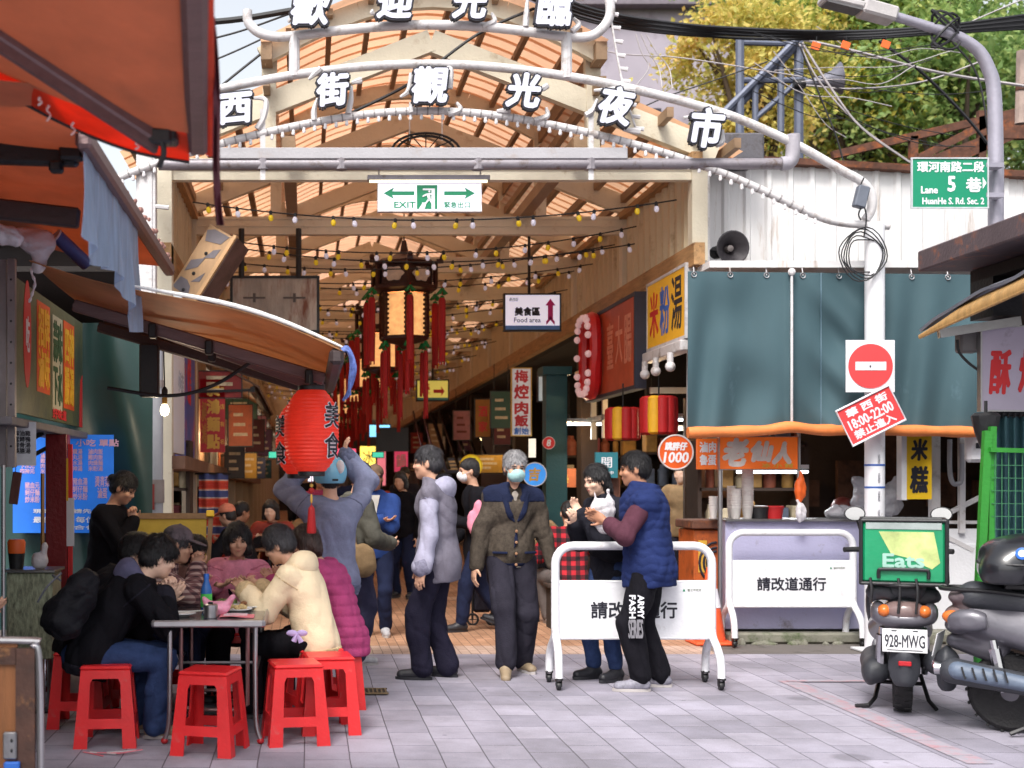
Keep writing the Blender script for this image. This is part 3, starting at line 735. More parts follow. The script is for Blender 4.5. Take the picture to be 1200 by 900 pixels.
# ------------------------------------------------------------------ entrance arch with its lettering
WHT = mat('white_paint', (204, 201, 202), .5, var=.1, vs=4, dirt=((150, 138, 130), .42, 7))
WHT2 = mat('white_clean', (226, 226, 230), .4, var=.06, vs=2, dirt=((196, 190, 188), .25, 6))
GREYP = mat('grey_pipe', (136, 130, 136), .45, .3, var=.15, vs=5, dirt=((100, 84, 74), .35, 8))
INK = mat('ink_black', (30, 30, 42), .6, var=.1, bump=0)
BLK = mat('black_plastic', (30, 30, 33), .5, var=.2)
BLKM = mat('black_metal', (34, 33, 36), .45, .3, var=.2)
WIRE = mat('black_wire', (26, 26, 30), .6, bump=0)
STEEL = mat('stainless', (176, 174, 176), .28, .9, var=.1, vs=6, bump=.02)
DA = 11.2
A = lambda px, py, d=DA: at(px, py, d)
arch = thing('entrance_arch', 'white tubular entrance arch carrying big calligraphy characters over the street', 'arch', A(500, 562) - UZ * 1.5)
XA = 500
def mirror(pts): return [(2 * XA - x, y) for x, y in reversed(pts)] + pts[1:]
up = mirror([(500, 75), (560, 77), (620, 83), (680, 92), (740, 104), (800, 119), (860, 137), (930, 168), (985, 199), (1010, 213), (1021, 228), (1021, 246), (1014, 258)])
lo_ = mirror([(500, 130), (550, 132), (600, 138), (650, 147), (700, 158), (750, 171), (800, 186), (850, 204), (900, 226), (950, 250), (985, 261), (1042, 265)])
b = MB(); b.tube(curve([A(*p) for p in up], 4), .039, 12); b.build('upper_tube', WHT, arch, True)
LO = curve([A(*p) for p in lo_], 4)
b = MB(); b.tube(LO, .034, 12); b.build('lower_tube', WHT, arch, True)
TIE = mat('cable_tie_grey', (150, 146, 146), .6)       # ties round the lower tube
for i in range(9, len(LO) - 9, 1): b = MB(); b.tube([LO[i], LO[i].lerp(LO[i + 1], .14)], .0375, 8); b.build('cable_tie', TIE, arch, True)
bm = MB(); bm.lathe([(.0, -.05), (.012, -.046), (.017, -.03), (.013, -.015), (.013, .0)], 8); first = None
step = 0; acc = 0; n_b = 0
for i in range(10, len(LO) - 8):
    for h in (.5,):
        p = LO[i].lerp(LO[i + 1], h) - UZ * .031 - UY * .01
        if first is None: first = bm.build('bulb', mat('bulb_frosted', (215, 212, 214), .3, bump=0), arch); first.location = p - arch.location
        elif n_b < 98: c = first.copy(); C.objects.link(c); c.location = p - arch.location
        n_b += 1
# upper frame with the curled ends
fr = [(290, 12), (291, 26), (303, 38), (322, 43), (345, 42), (395, 36), (450, 31), (500, 29), (560, 31), (610, 36), (662, 43), (690, 43), (706, 33), (715, 16), (712, -6), (700, -22), (690, -26)]
b = MB(); b.tube(curve([A(*p) for p in fr], 4), .042, 12); b.build('welcome_frame', WHT, arch, True)
for x, y1 in ((345, 90), (664, 92)): b = MB(); b.tube([A(x, 40), A(x, y1)], .048, 10); b.build('frame_post', WHT, arch, True)
b = MB(); b.tube(curve([A(*p) for p in [(330, -60), (420, -72), (500, -75), (600, -70), (700, -55)]], 5), .05, 10); b.build('welcome_frame_top', WHT, arch, True)
for x in (1025, -25):
    b = MB(); p = A(x, 264); b.tube([(p.x, p.y, 0), p], .083, 20); b.box((p.x, p.y, .01), (.3, .3, .02), ch=.004)
    po = b.build('arch_pole', WHT2, arch, True)
    if x > 0:
        for yy in (545, 571): b = MB(); q = A(x, yy); b.tube([q - UZ * .008, q + UZ * .008], .0855, 20); b.build('blue_tape', mat('blue_tape', (52, 92, 170), .5, bump=0), po, True)
        b = MB()
        for i in range(9): b.text('請勿張貼', p + UX * .0 - UY * .0845 + UZ * (-2.05 - i * .16), UX, UZ, .02, .09, .001)
        b.build('lettering', mat('faint_print', (150, 150, 158), .6, bump=0), po, True)
for x in (308, 692):
    b = MB(); b.box((A(x, 170) - UY * .02), (.045, .008, .62)); b.build('hanging_strap', WHT, arch, True)
def calli(ch, px, py, wpx, hpx, rot, neon):
    d = DA - .1; s = F_PX / d; o = at(px, py, d); u = UX * math.cos(R(rot)) + UZ * math.sin(R(rot)); w_ = UZ * math.cos(R(rot)) - UX * math.sin(R(rot))
    W, H = wpx / s, hpx / s
    b = MB(); b.text(ch, o, u, w_, W, H, .05, bold=.030, shear=.12); bk = b.build('character_backing', INK, arch, True, smooth=False)
    b = MB(); b.text(ch, o - UY * .052, u, w_, W, H, .012, bold=.0125, shear=.12); b.build('character_face', mat('character_white', (214, 216, 232), .5, var=.03, bump=0), bk, True, smooth=False)
    if neon:
        for st in neon:
            b = MB(); pp = curve([at(px + a, py + c, DA - .03) for a, c in st], 5); n_ = len(pp)
            b.tube(pp, [.027 * (.45 + .55 * min(1, i / n_ * 2)) for i in range(n_)], 6)
            b.build('neon_stroke', WHT, arch, True)
calli('西', 277, 129, 38, 33, 6, [[(18, -14), (34, -12), (32, 8), (24, 22)], [(-26, 0), (-18, -4)]])
calli('街', 390, 107, 36, 36, 4, [[(-28, -14), (-14, -27)], [(-18, 8), (-22, 22), (-22, 34)], [(22, -6), (21, 10), (18, 26)], [(22, -10), (34, -13)]])
calli('觀', 503, 102, 40, 40, 0, [[(20, -22), (25, -20), (24, 2)], [(-34, 12), (-24, 4), (-20, -16)], [(32, 18), (36, 26), (22, 32)], [(-22, 18), (-20, 30)]])
calli('光', 612, 108, 38, 38, -3, [[(-30, 22), (-14, 22)], [(28, 18), (29, 28), (14, 33)], [(18, 0), (30, -8)]])
calli('夜', 720, 126, 38, 42, -9, [[(-24, -20), (0, -21), (24, -20)], [(-20, -10), (-26, 4), (-34, 9)], [(10, 26), (30, 28)]])
calli('市', 827, 152, 36, 44, -4, [[(-26, -14), (0, -17), (28, -16)], [(20, 0), (19, 14), (12, 18)], [(-19, 4), (-18, 14)]])
calli('歡', 364, 12, 44, 38, 0, [[(-26, 14), (-20, 6)]])
calli('迎', 462, 6, 40, 34, 0, [[(-28, 10), (-24, 8)]])
calli('光', 549, 5, 38, 36, 0, [[(27, 10), (30, 20), (16, 26)]])
calli('臨', 648, 15, 40, 34, 0, [[(-30, -16), (-32, 16)], [(26, -16), (36, -18)], [(24, 6), (30, 14), (22, 22)]])
# gantry: conduit pipe with a white cable tray
ga = thing('gantry_beam', 'grey steel pipe with long white cable tray crossing under the arch lettering', 'beam', A(560, 192))
b = MB(); b.tube([A(186, 193), A(915, 192)], .05, 14); b.build('pipe', GREYP, ga, True)
b = MB(); b.box(A(494, 181), (480 / 133.9, .1, .098), ch=.006); b.build('cable_tray', mat('tray_white', (168, 166, 170), .5, var=.08, vs=3, dirt=((160, 150, 146), .3, 5)), ga, True)
b = MB(); b.tube(curve([A(915, 192), A(925, 190), A(929, 180), A(929, 158)], 4), .062, 12); b.build('pipe_elbow', mat('grey_wrap', (160, 156, 164), .6), ga, True)
for x in (308, 400, 560, 692): b = MB(); b.tube([A(x, 186.2), A(x, 199)], .054, 10); b.build('pipe_clamp', GREYP, ga, True)
# round fan / old lamp ring above the gantry
fn = thing('ring_lamp', 'dark round wire ring hanging behind the gantry under the raised roof', 'fixture', at(499, 172, 12.3))
b = MB()
for rr in (.28, .33): b.tube([at(499, 178, 12.3) + Vector((rr * math.cos(a), 0, rr * .55 * math.sin(a))) for a in [math.pi * t / 14 for t in range(15)]], .012, 6)
for i in range(7): a = math.pi * (i + .5) / 7; b.tube([at(499, 178, 12.3), at(499, 178, 12.3) + Vector((.33 * math.cos(a), 0, .18 * math.sin(a)))], .006, 5)
b.build('ring', BLKM, fn, True)
b = MB(); b.tube([at(480, 165, 12.3), at(480, 120, 12.3)], .006, 5); b.tube([at(518, 165, 12.3), at(518, 120, 12.3)], .006, 5); b.build('hanger', WHT2, fn, True)

# ------------------------------------------------------------------ signs
def sign(name, label, cat, o, u, w_, W, H, face, depth=.06, frame=None, fw=.02, glow=0, group=None):
    """a box sign at o; u reading direction, w up. Returns (root, panel); the face lies at o, the box behind it"""
    u, w_ = Vector(u).normalized(), Vector(w_).normalized(); n = u.cross(w_)
    t = thing(name, label, cat, o - w_ * H / 2, 0, group)
    b = MB(); b.prism([(-W / 2, -H / 2), (W / 2, -H / 2), (W / 2, H / 2), (-W / 2, H / 2)], o - n * depth / 2, u, w_, depth); p = b.build('panel', face, t, True)
    if frame:
        b = MB()
        for a, c, ww, hh in ((0, H / 2 + fw / 2 - .002, W + 2 * fw, fw), (0, -H / 2 - fw / 2 + .002, W + 2 * fw, fw), (W / 2 + fw / 2 - .002, 0, fw, H - .004), (-W / 2 - fw / 2 + .002, 0, fw, H - .004)):
            b.prism([(-ww / 2, -hh / 2), (ww / 2, -hh / 2), (ww / 2, hh / 2), (-ww / 2, hh / 2)], o + u * a + w_ * c - n * (depth / 2 - .008), u, w_, depth)
        b.build('frame', frame, t, True)
    def letter(body, a, c, tw, th, m, bold=0., keep=False, shear=0., nm='lettering', off=.001):
        b = MB(); b.text(body, o + u * a + w_ * c + n * off, u, w_, tw, th, .002, bold, shear, keep); return b.build(nm, m, p, True, smooth=False)
    def shape(poly, m, nm='symbol', off=.002, th=.003):
        b = MB()
        for q in (poly if isinstance(poly[0][0], (tuple, list)) else [poly]): b.prism(q, o + n * off, u, w_, th)
        return b.build(nm, m, p, True, smooth=False)
    return t, p, letter, shape, n
SGW = mat('sign_white', (226, 226, 232), .45, var=.03, bump=0)
SGLIT = mat('sign_white_lit', (226, 224, 240), .4, var=.03, bump=0, emit=.35)
GRN = mat('sign_green', (0, 128, 86), .45, var=.06, bump=0)
RED = mat('sign_red', (206, 40, 44), .5, var=.08, bump=0)
ORG = mat('sign_orange', (226, 98, 34), .5, var=.1, bump=0)
YEL = mat('sign_yellow', (228, 186, 32), .5, var=.06, bump=0)
MAG = mat('sign_magenta', (214, 42, 140), .5, var=.04, bump=0)
BLU = mat('sign_blue', (40, 100, 190), .5, var=.08, bump=0)
GOLD = mat('sign_gold', (206, 160, 60), .45, var=.15, bump=0)
def arrow(x, y, L, sgn, th): return [(x, y - th / 2), (x, y + th / 2), (x + sgn * L * .72, y + th / 2), (x + sgn * L * .66, y + th * 1.5), (x + sgn * L, y), (x + sgn * L * .66, y - th * 1.5), (x + sgn * L * .72, y - th / 2)][::sgn]
s_ = F_PX / 11.3
t, p, let, shp, n = sign('exit_sign', 'white and green emergency exit sign with arrows hanging under the gantry', 'exit sign', at(503.5, 231, 11.3), UX, UZ, 121 / s_, 33 / s_, SGLIT, .07, WHT, .006)
let('EXIT', -29 / s_, -9 / s_, 25 / s_, 7 / s_, GRN, .002); let('緊急出口', 32 / s_, -9 / s_, 30 / s_, 7 / s_, GRN, .001)
shp([arrow(-18 / s_, 4.5 / s_, 36 / s_, -1, 4.5 / s_), arrow(17 / s_, 4.5 / s_, 36 / s_, 1, 4.5 / s_)], GRN, 'arrow')
q = lambda pts: [(a / s_, c / s_) for a, c in pts]
shp(q([(-15, -14), (9, -14), (9, 14), (-15, 14)]), GRN, 'pictogram')
shp([q([(-13, -14), (-6, -14), (-4, -8), (-9, -8)]), q([(2, -14), (6, -14), (6, 10), (-8, 10), (-8, 8), (2, 8)])], SGW, 'pictogram', .005)
shp([q([(-2, 6.5), (-.5, 8), (1, 6.5), (-.5, 5)]), q([(-4, 4), (0, 4.5), (1, -2), (-2, -3)]), q([(-4, 4), (-9, 1), (-8, 0), (-3, 2)]), q([(-2, -2), (1, -2), (4, -7), (5.5, -12), (4, -12), (1.5, -7)]), q([(-2, -2), (0, -3), (-4, -8), (-9, -8), (-9, -6.5), (-5, -6.5)]), q([(0, 3), (5, 1), (5.5, 2), (0, 5)])], SGW, 'pictogram', .008)
b = MB(); b.box(at(502, 209, 11.3), (143 / s_, .09, 5 / s_)); b.build('lamp_housing', GREYP, t, True)
b = MB(); b.box(at(502, 212.5, 11.29), (138 / s_, .03, 2.5 / s_)); b.build('lamp_tube', mat('warm_tube', (255, 238, 200), .4, bump=0, emit=1.2), t, True)
b = MB(); b.tube([at(444, 214, 11.3), at(444, 198, 11.3)], .006, 6); b.tube([at(563, 214, 11.3), at(563, 198, 11.3)], .006, 6); b.build('hanger', WHT, t, True)

d = 16; s_ = F_PX / d
t, p, let, shp, n = sign('food_area_sign', 'white hanging sign with magenta up arrow for the food area', 'sign', at(624, 366, d), UX, UZ, 64 / s_, 41 / s_, SGLIT, .09, BLK, .02)
let('美食區', -6 / s_, 1 / s_, 29 / s_, 9.5 / s_, INK, .006); let('Food area', -6 / s_, -9 / s_, 31 / s_, 5.5 / s_, INK, .001); let('華西街', -22 / s_, 15 / s_, 11 / s_, 4.5 / s_, INK, 0, shear=.2)
shp([q([(18, -8), (24, -8), (24, 8), (27, 8), (21, 16), (15, 8), (18, 8)]), q([(16, -15), (21, -9), (26, -15), (26, -10.5), (21, -5), (16, -10.5)][::1])], MAG, 'arrow')
shp([q([(-32, -20.4), (32, -20.4), (32, -15.5), (-32, -15.5)])], mat('sign_pale_blue', (96, 150, 226), .5, bump=0), 'skyline_stripe')
b = MB(); b.tube([at(620, 344, d), at(620, 274, d)], .018, 8); b.build('hanger', BLKM, t, True)
d = 21.; s_ = F_PX / d
t, p, let, shp, n = sign('restroom_sign', 'small yellow hanging restroom sign with red arrow deeper in the street', 'sign', at(507, 457.5, d), UX, UZ, 36 / s_, 23 / s_, mat('sign_yellow_lit', (214, 196, 92), .45, var=.04, bump=0, emit=.3), .08, BLK, .02)
let('男', -10 / s_, -3 / s_, 4 / s_, 4 / s_, INK); let('女', -4.5 / s_, -3 / s_, 4 / s_, 4 / s_, RED)
shp([q([(-11, 0.5), (-9, .5), (-8.5, 5), (-11.5, 5)]), q([(-10.8, 6), (-9.2, 6), (-9.2, 7.6), (-10.8, 7.6)])], INK, 'pictogram'); shp([q([(-6, .5), (-3, .5), (-4, 5), (-5, 5)]), q([(-5.3, 6), (-3.7, 6), (-3.7, 7.6), (-5.3, 7.6)])], RED, 'pictogram')
shp(arrow(1 / s_, -1 / s_, 13 / s_, 1, 4 / s_), RED, 'arrow'); shp([q([(-18, -11.4), (18, -11.4), (18, -8.5), (-18, -8.5)])], mat('sign_teal', (70, 150, 160), .5, bump=0), 'skyline_stripe')
b = MB(); b.tube([at(507, 446, d), at(507, 425, d)], .02, 8); b.build('hanger', BLKM, t, True)
# blank billboard
d = 14.2; s_ = F_PX / d
t, p, let, shp, n = sign('blank_billboard', 'faded grey billboard in black frame hanging on two black bars', 'billboard', at(322, 356.5, d), UX, UZ, 99 / s_, 61 / s_, mat('faded_poster', (176, 166, 154), .5, var=.5, vs=1.6, dirt=((120, 66, 40), .5, 2.2), stretch=(2.2, 1, .5)), .06, BLK, .03)
for x in (283, 350): b = MB(); b.tube([at(x, 326, d), at(x, 268, d)], .032, 8); b.build('hanger', BLK, t, True)
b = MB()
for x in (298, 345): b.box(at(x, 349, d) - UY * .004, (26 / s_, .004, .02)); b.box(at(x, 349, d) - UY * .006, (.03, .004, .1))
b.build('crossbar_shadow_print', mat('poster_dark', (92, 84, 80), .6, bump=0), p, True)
# signs along the right-hand eave, facing the street
U_, W_ = -UY, UZ
t, p, let, shp, n = sign('yellow_shop_sign', 'yellow shop sign with red and blue characters beside the blue tarp', 'shop sign', Vector((3.5, 12.45, 3.15)), U_, W_, 1.3, .64, mat('sign_amber', (214, 158, 34), .5, var=.1, vs=3, bump=0, emit=.12), .1, WHT, .03)
let('米', -.4, 0, .3, .44, RED, .008); let('粉', -.02, 0, .32, .46, BLU, .008); let('湯', .38, .02, .34, .5, INK, .006)
b = MB(); b.box((3.52, 12.45, 2.74), (.14, 1.34, .1), ch=.01); 
b.build('lower_ledge', WHT, t, True)
for y in (12.0, 12.5, 12.9):
    b = MB(); b.tube([(3.42, y, 2.69), (3.42, y, 2.6)], .03, 8); b.ball((3.42, y, 2.56), .05, 10); b.build('spotlight', WHT, t, True)
t, p, let, shp, n = sign('red_shop_sign', 'orange red shop sign with a big ring of round bulbs on its far end', 'shop sign', Vector((3.38, 14.3, 2.93)), U_, W_, 2.3, .92, mat('sign_rust_red', (178, 72, 40), .55, var=.22, vs=3, bump=0), .12, mat('sign_navy_edge', (38, 40, 56), .6), .04)
let('臺', .1, .05, .28, .5, mat('sign_faded_lettering', (206, 130, 104), .6, bump=0), .006); let('大', .5, .08, .3, .5, MATS['sign_faded_lettering'], .006); let('腸', .88, .05, .3, .5, MATS['sign_faded_lettering'], .006)
ring = []
for i in range(40):
    a = 2 * math.pi * i / 40; ca, sa = math.cos(a), math.sin(a)
    ring.append(Vector((3.3, 14.85 - .3 * math.copysign(abs(ca) ** .6, ca), 2.93 + .44 * math.copysign(abs(sa) ** .6, sa))))
b = MB(); b.tube(ring, .07, 8, closed=True); rg = b.build('bulb_ring', mat('ring_red', (196, 30, 34), .4, bump=0), t, True)
for i in range(0, 40, 2):
    b = MB(); b.ball(ring[i] - UX * .085, .042, 8); b.build('bulb', mat('ring_bulb', (226, 190, 190), .3, bump=0, emit=.15), rg, True)
# ------------------------------------------------------------------ palace lanterns with red tassels
LWOOD = mat('lantern_rosewood', (58, 24, 20), .4, var=.3, vs=12, stretch=(1, 1, .2))
LGLOW = mat('lantern_silk_lit', (236, 172, 108), .5, var=.3, vs=9, bump=0, emit=.55)
LPALE = mat('lantern_silk_unlit', (216, 196, 176), .6, var=.2, vs=10, bump=0)
TASR = mat('tassel_red', (164, 14, 18), .7, var=.3, vs=40, stretch=(1, 1, .05), bump=.2, bs=90)
TASG = mat('tassel_green', (16, 120, 62), .7, var=.2)
def hexp(r, z, rot=0): return [Vector((r * math.cos(R(60 * k + rot)), r * math.sin(R(60 * k + rot)), z)) for k in range(6)]
def lantern():
    t = thing('palace_lantern', 'x', 'lantern', (0, 0, 0), 0, 'palace lanterns down the middle of the street')
    def ringf(r, z0, z1, ww, post):
        b = MB()
        for z in (z0, z1):
            P = hexp(r, z)
            for k in range(6): b.beam(P[k], P[(k + 1) % 6], ww, ww * .9)
        P, Q = hexp(r, z0), hexp(r, z1)
        for k in range(6): b.beam(P[k], Q[k], post, post)
        return b
    b = ringf(.43, -.42, -.12, .05, .045)
    for k, p in enumerate(hexp(.5, -.1)): b.box(p * .98, (.07, .07, .05), Matrix.Rotation(R(60 * k), 3, 'Z')); b.ball(p * 1.04 + UZ * .05, .035, 6)
    b.lathe([(.44, -.12), (.36, -.06), (.2, -.02), (.06, .06), (.03, .2)], 6); b.lathe([(.46, -.44), (.34, -.47), (.30, -.47)], 6)
    b.build('crown', LWOOD, t)
    for k in range(6):
        a, c = hexp(.40, -.27)[k], hexp(.40, -.27)[(k + 1) % 6]; m_ = (a + c) / 2; u = (c - a).normalized()
        b = MB(); pr = [(.13 * (1 + .12 * math.cos(6 * q)) * math.cos(q), .09 * (1 + .12 * math.cos(6 * q)) * math.sin(q)) for q in [2 * math.pi * i / 24 for i in range(24)]]
        b.prism([(-.17, -.12), (.17, -.12), (.17, .12), (-.17, .12)], m_ - m_.normalized() * .01 + UZ * 0, u, UZ, .008); f = b.build('crown_panel', LWOOD, t)
        b = MB(); b.prism(pr, m_ + Vector((m_.x, m_.y, 0)).normalized() * .006, u, UZ, .01); b.build('cloud_picture', LPALE, f)
    b = ringf(.31, -1.06, -.47, .045, .05)
    P = hexp(.31, -1.02)
    for k in range(6):                          # fretwork along the panel edges
        a, c = hexp(.3, 0)[k], hexp(.3, 0)[(k + 1) % 6]
        for i in range(9):
            z = -.52 - i * .06; b.box(a.lerp(c, .11) + UZ * z, (.022, .022, .03)); b.box(a.lerp(c, .89) + UZ * z, (.022, .022, .03))
    b.lathe([(.33, -1.08), (.26, -1.1), (.1, -1.14), (.03, -1.2)], 6)
    b.build('body_frame', LWOOD, t)
    for k in range(6):
        a, c = hexp(.29, -.77)[k], hexp(.29, -.77)[(k + 1) % 6]
        b = MB(); b.prism([(-.135, -.27), (.135, -.27), (.135, .27), (-.135, .27)], (a + c) / 2, (c - a).normalized(), UZ, .006); b.build('lit_panel', LGLOW, t)
    def tassel(p, L, r):
        b = MB(); b.tube([p, p - UZ * .12], .006, 5); b.tube([p - UZ * .14, p - UZ * .18, p - UZ * (.18 + L * .5), p - UZ * (.18 + L)], [r * .6, r, r * 1.05, r * .9], 9)
        for q in range(5):
            a = q * 1.257; o_ = Vector((math.cos(a), math.sin(a), 0)) * r * .8; b.tube([p - UZ * .18 + o_ * .7, p - UZ * (.22 + L) + o_], .008, 4)
        tt = b.build('tassel', TASR, t)
        b = MB()
        for q in range(4):
            a = q * 1.57 + .4; b.beam(p - UZ * .03, p - UZ * .10 + Vector((math.cos(a), math.sin(a), 0)) * r * 1.5, .035, .02)
        b.ball(p - UZ * .15, r * .75, 6); b.build('green_knot', TASG, tt)
    for k, p in enumerate(hexp(.52, -.42)): tassel(p, .78, .046)
    for k, p in enumerate(hexp(.3, -1.08, 0)): tassel(p, (.5, .8)[k % 2], .03)
    b = MB(); b.tube([(0, 0, .1), (0, 0, .55)], .01, 6); b.build('hanger', BLKM, t)
    return t
lan = lantern()
labs = ['front palace lantern of dark hexagonal wood with green knots and red tassels', 'second palace lantern, half hidden behind the front one', 'third palace lantern deeper along the middle of the street', 'fourth palace lantern, a small glowing box past the third', 'fifth palace lantern, tiny glow further down the street', 'sixth palace lantern, last small glow above the crowd']
for i, y in enumerate((15.2, 19.4, 23.6, 28, 33, 38.5)):
    o = lan if i == 0 else copy_tree(lan)
    o.location = (1.17 - .02 * i, y, 4.15); o.rotation_euler.z = R(34 + 4 * i); o.scale = (.92,) * 3; o['label'] = labs[i]
    l = bpy.data.lights.new('lantern_light', 'POINT'); l.energy = 20; l.color = (1, .62, .28); l.shadow_soft_size = .22
    lo2 = bpy.data.objects.new('lantern_light', l); C.objects.link(lo2); lo2.parent = o; lo2.location = (0, 0, -.78)

# ------------------------------------------------------------------ string lights across the street
BY = mat('bulb_yellow', (214, 178, 32), .35, var=.05, bump=0, emit=.12); BW = mat('bulb_white', (214, 208, 222), .35, var=.05, bump=0, emit=.12)
b = MB(); b.lathe([(.0, -.105), (.018, -.1), (.03, -.075), (.028, -.05), (.016, -.03)], 8); b1 = b.build('bulb', BY); b = MB(); b.v = list(b.v)
b = MB(); b.lathe([(.0, -.105), (.018, -.1), (.03, -.075), (.028, -.05), (.016, -.03)], 8); b2_ = b.build('bulb', BW)
b = MB(); b.lathe([(.018, -.04), (.02, -.02), (.02, .01), (.008, .02)], 7); bsk = b.build('socket', BLK)
protos = [b1, b2_, bsk]; used = set()
STR = [(11.9, 3.98, .18, 2), (13.0, 4.02, .22, -1), (13.5, 3.85, .2, 3), (14.6, 4.0, .18, 0)] + [(15.2 + .95 * i, 3.97 + .1 * math.sin(i * 2.1), .14 + .08 * ((i * 7) % 3) / 2, (i % 4) - 1.5) for i in range(24)]
for i, (y, z, dp, tl) in enumerate(STR):
    t = thing('string_light', 'string of alternating yellow and white bulbs sagging across the covered street', 'string light', (X0 + .25, y, z), 0, 'string lights across the covered street')
    P = sag((X0 + .25, y, z + .05 * tl), (X1 - .15, y + .35 * math.sin(i * 1.7), z + .12), dp, 28)
    b = MB(); b.tube(P, .007, 5, cap=False); b.build('wire', WIRE, t, True)
    n_ = 16 + (i % 4)
    for k in range(n_):
        u = (k + .5 + .25 * math.sin(k * 3.3 + i)) / n_; f = u * 28; q = P[int(f)].lerp(P[min(28, int(f) + 1)], f - int(f)) - t.location
        c = protos[(k + i) % 2].copy(); C.objects.link(c); c.parent = t; c.location = q; c.scale = (.82,) * 3; c.rotation_euler = (random.uniform(-.25, .25), random.uniform(-.25, .25), 0)
        if y < 24: e = bsk.copy(); C.objects.link(e); e.parent = c
for o in protos: bpy.data.objects.remove(o)
# string of small bulbs dropping from the welcome frame
t = thing('bulb_chain', 'white chain of small bulbs dropping from the upper frame to the arch', 'string light', A(728, 150))
P = curve([A(*p) for p in ((709, -40), (713, 0), (719, 40), (726, 80), (734, 115), (745, 150))], 5)
b = MB(); b.tube(P, .01, 5); b.build('wire', WHT, t, True)
for i in range(1, len(P), 2): b = MB(); b.tube([P[i], P[i] + UX * .07 - UZ * .01], [.014, .02], 6); b.build('bulb', MATS['bulb_frosted'], t, True)
# ------------------------------------------------------------------ stall on the right: corrugated wall, blue tarp, counter
GALV = mat('corrugated_white', (222, 220, 220), .5, var=.07, vs=1.2, bump=.03, dirt=((170, 150, 136), .28, 2.2), stretch=(3, 1, .35))
RUST = mat('rusty_steel', (96, 62, 48), .8, .2, var=.45, vs=9, dirt=((150, 84, 44), .45, 7))
cw = thing('corrugated_wall', 'white corrugated metal wall with rusty top edge above the blue tarp', 'wall', Vector((6, 12.5, 3.2)))
b = MB(); x = 3.72; pr = []
while x < 9.6: pr += [(x, 0), (x + .13, 0), (x + .15, -.03), (x + .19, -.03), (x + .21, 0)]; x += .21
def topz(x): return 4.62 - (x - 3.7) * .055
vs = []; fs = []
for (xx, dy) in pr: vs += [(xx, 12.5 + dy, 2.0), (xx, 12.5 + dy, topz(xx))]
for q in range(len(pr) - 1): fs.append((2 * q, 2 * q + 2, 2 * q + 3, 2 * q + 1))
b.add(vs, fs); b.build('sheeting', GALV, cw, True, smooth=False)
b = MB(); b.beam((3.8, 12.48, topz(3.8) + .02), (9.6, 12.48, topz(9.6) + .02), .2, .06); b.build('top_flashing', RUST, cw, True)
b = MB(); b.box((3.66, 12.2, 3.9), (.1, .9, 1.3)); b.build('corner_panel', WHT, cw, True)
b = MB(); b.box((3.95, 12.3, 4.64), (.75, .5, .26), ch=.02); b.build('rooftop_unit', mat('grimy_grey', (92, 90, 96), .7, var=.3, dirt=((60, 54, 50), .5, 6)), cw, True)
b = MB(); b.box((6.4, 11.95, 3.42), (5.6, 1.1, .06)); b.build('tarp_roof', GALV, cw, True)
# tarp
TARP = mat('tarp_blue_grey', (66, 92, 100), .8, var=.1, vs=1.6, bump=.06, bs=9, dirt=((92, 120, 132), .1, 3), stretch=(1, 1, .5), trans=.12)
TARPO = mat('tarp_orange_hem', (222, 128, 66), .6, var=.15, vs=5)
tp = thing('blue_tarp', 'large blue grey tarp with orange hem hanging in front of the stall', 'tarp', at(978, 505, 11.4))
def tarpf(u, v):
    px = lerp(806, 1160, u); s0 = lerp(318, 322, u); s1 = 506 - 5 * math.exp(-((u - .34) / .05) ** 2) - 3 * math.sin(u * 3.1)
    yy = lerp(s0, s1, v); d = 11.4
    k = .034 * math.sin(u * 38 + 3 * v + 2 * math.sin(u * 9)) * (.35 + v) + .03 * math.sin(u * 11 - 4 * v) * v + .035 * math.exp(-((u - .34) / .012) ** 2)
    k += .03 * math.sin((u * 14 + v * 10)) * math.exp(-((u - .1 - v * .18) / .07) ** 2) + .04 * math.sin(v * 16 - u * 30) * math.exp(-((u - .5) / .1) ** 2)
    return at(px, yy, d - k)
b = MB(); b.sheet(tarpf, 130, 40, .006); b.build('tarp_sheet', TARP, tp, True, angle=80)
P = [at(lerp(806, 1160, i / 40), 507 - 4 * math.exp(-((i / 40 - .34) / .06) ** 2) - 3 * math.sin(i / 40 * 3.1), 11.33) for i in range(41)]
b = MB(); b.tube(P, [.05 + .004 * math.sin(i * 1.1) for i in range(41)], 12); b.build('rolled_hem', TARPO, tp, True)
b = MB(); P = [tarpf(.34, i / 16) - UY * .03 for i in range(17)]; b.tube(P, .012, 6); b.ball(P[0], .035, 8); b.build('tie_rope', WHT, tp, True)
for px in (1018, 958): 
    b = MB(); b.tube([tarpf((px - 806) / 346, v / 14) - UY * .012 for v in range(15)], .006, 5); b.build('seam', mat('tarp_seam', (86, 112, 126), .6, bump=0), tp, True)
for i in range(9):
    b = MB(); q = tarpf(.02 + i * .12, .02) - UY * .008; b.tube([q + Vector((.022 * math.cos(a), 0, .022 * math.sin(a))) for a in [2 * math.pi * k / 10 for k in range(10)]], .006, 5, closed=True); b.build('eyelet', STEEL, tp, True); b = MB(); b.tube([q, q + UZ * .07 + UY * .02], .005, 4); b.build('tie', WHT, tp, True)
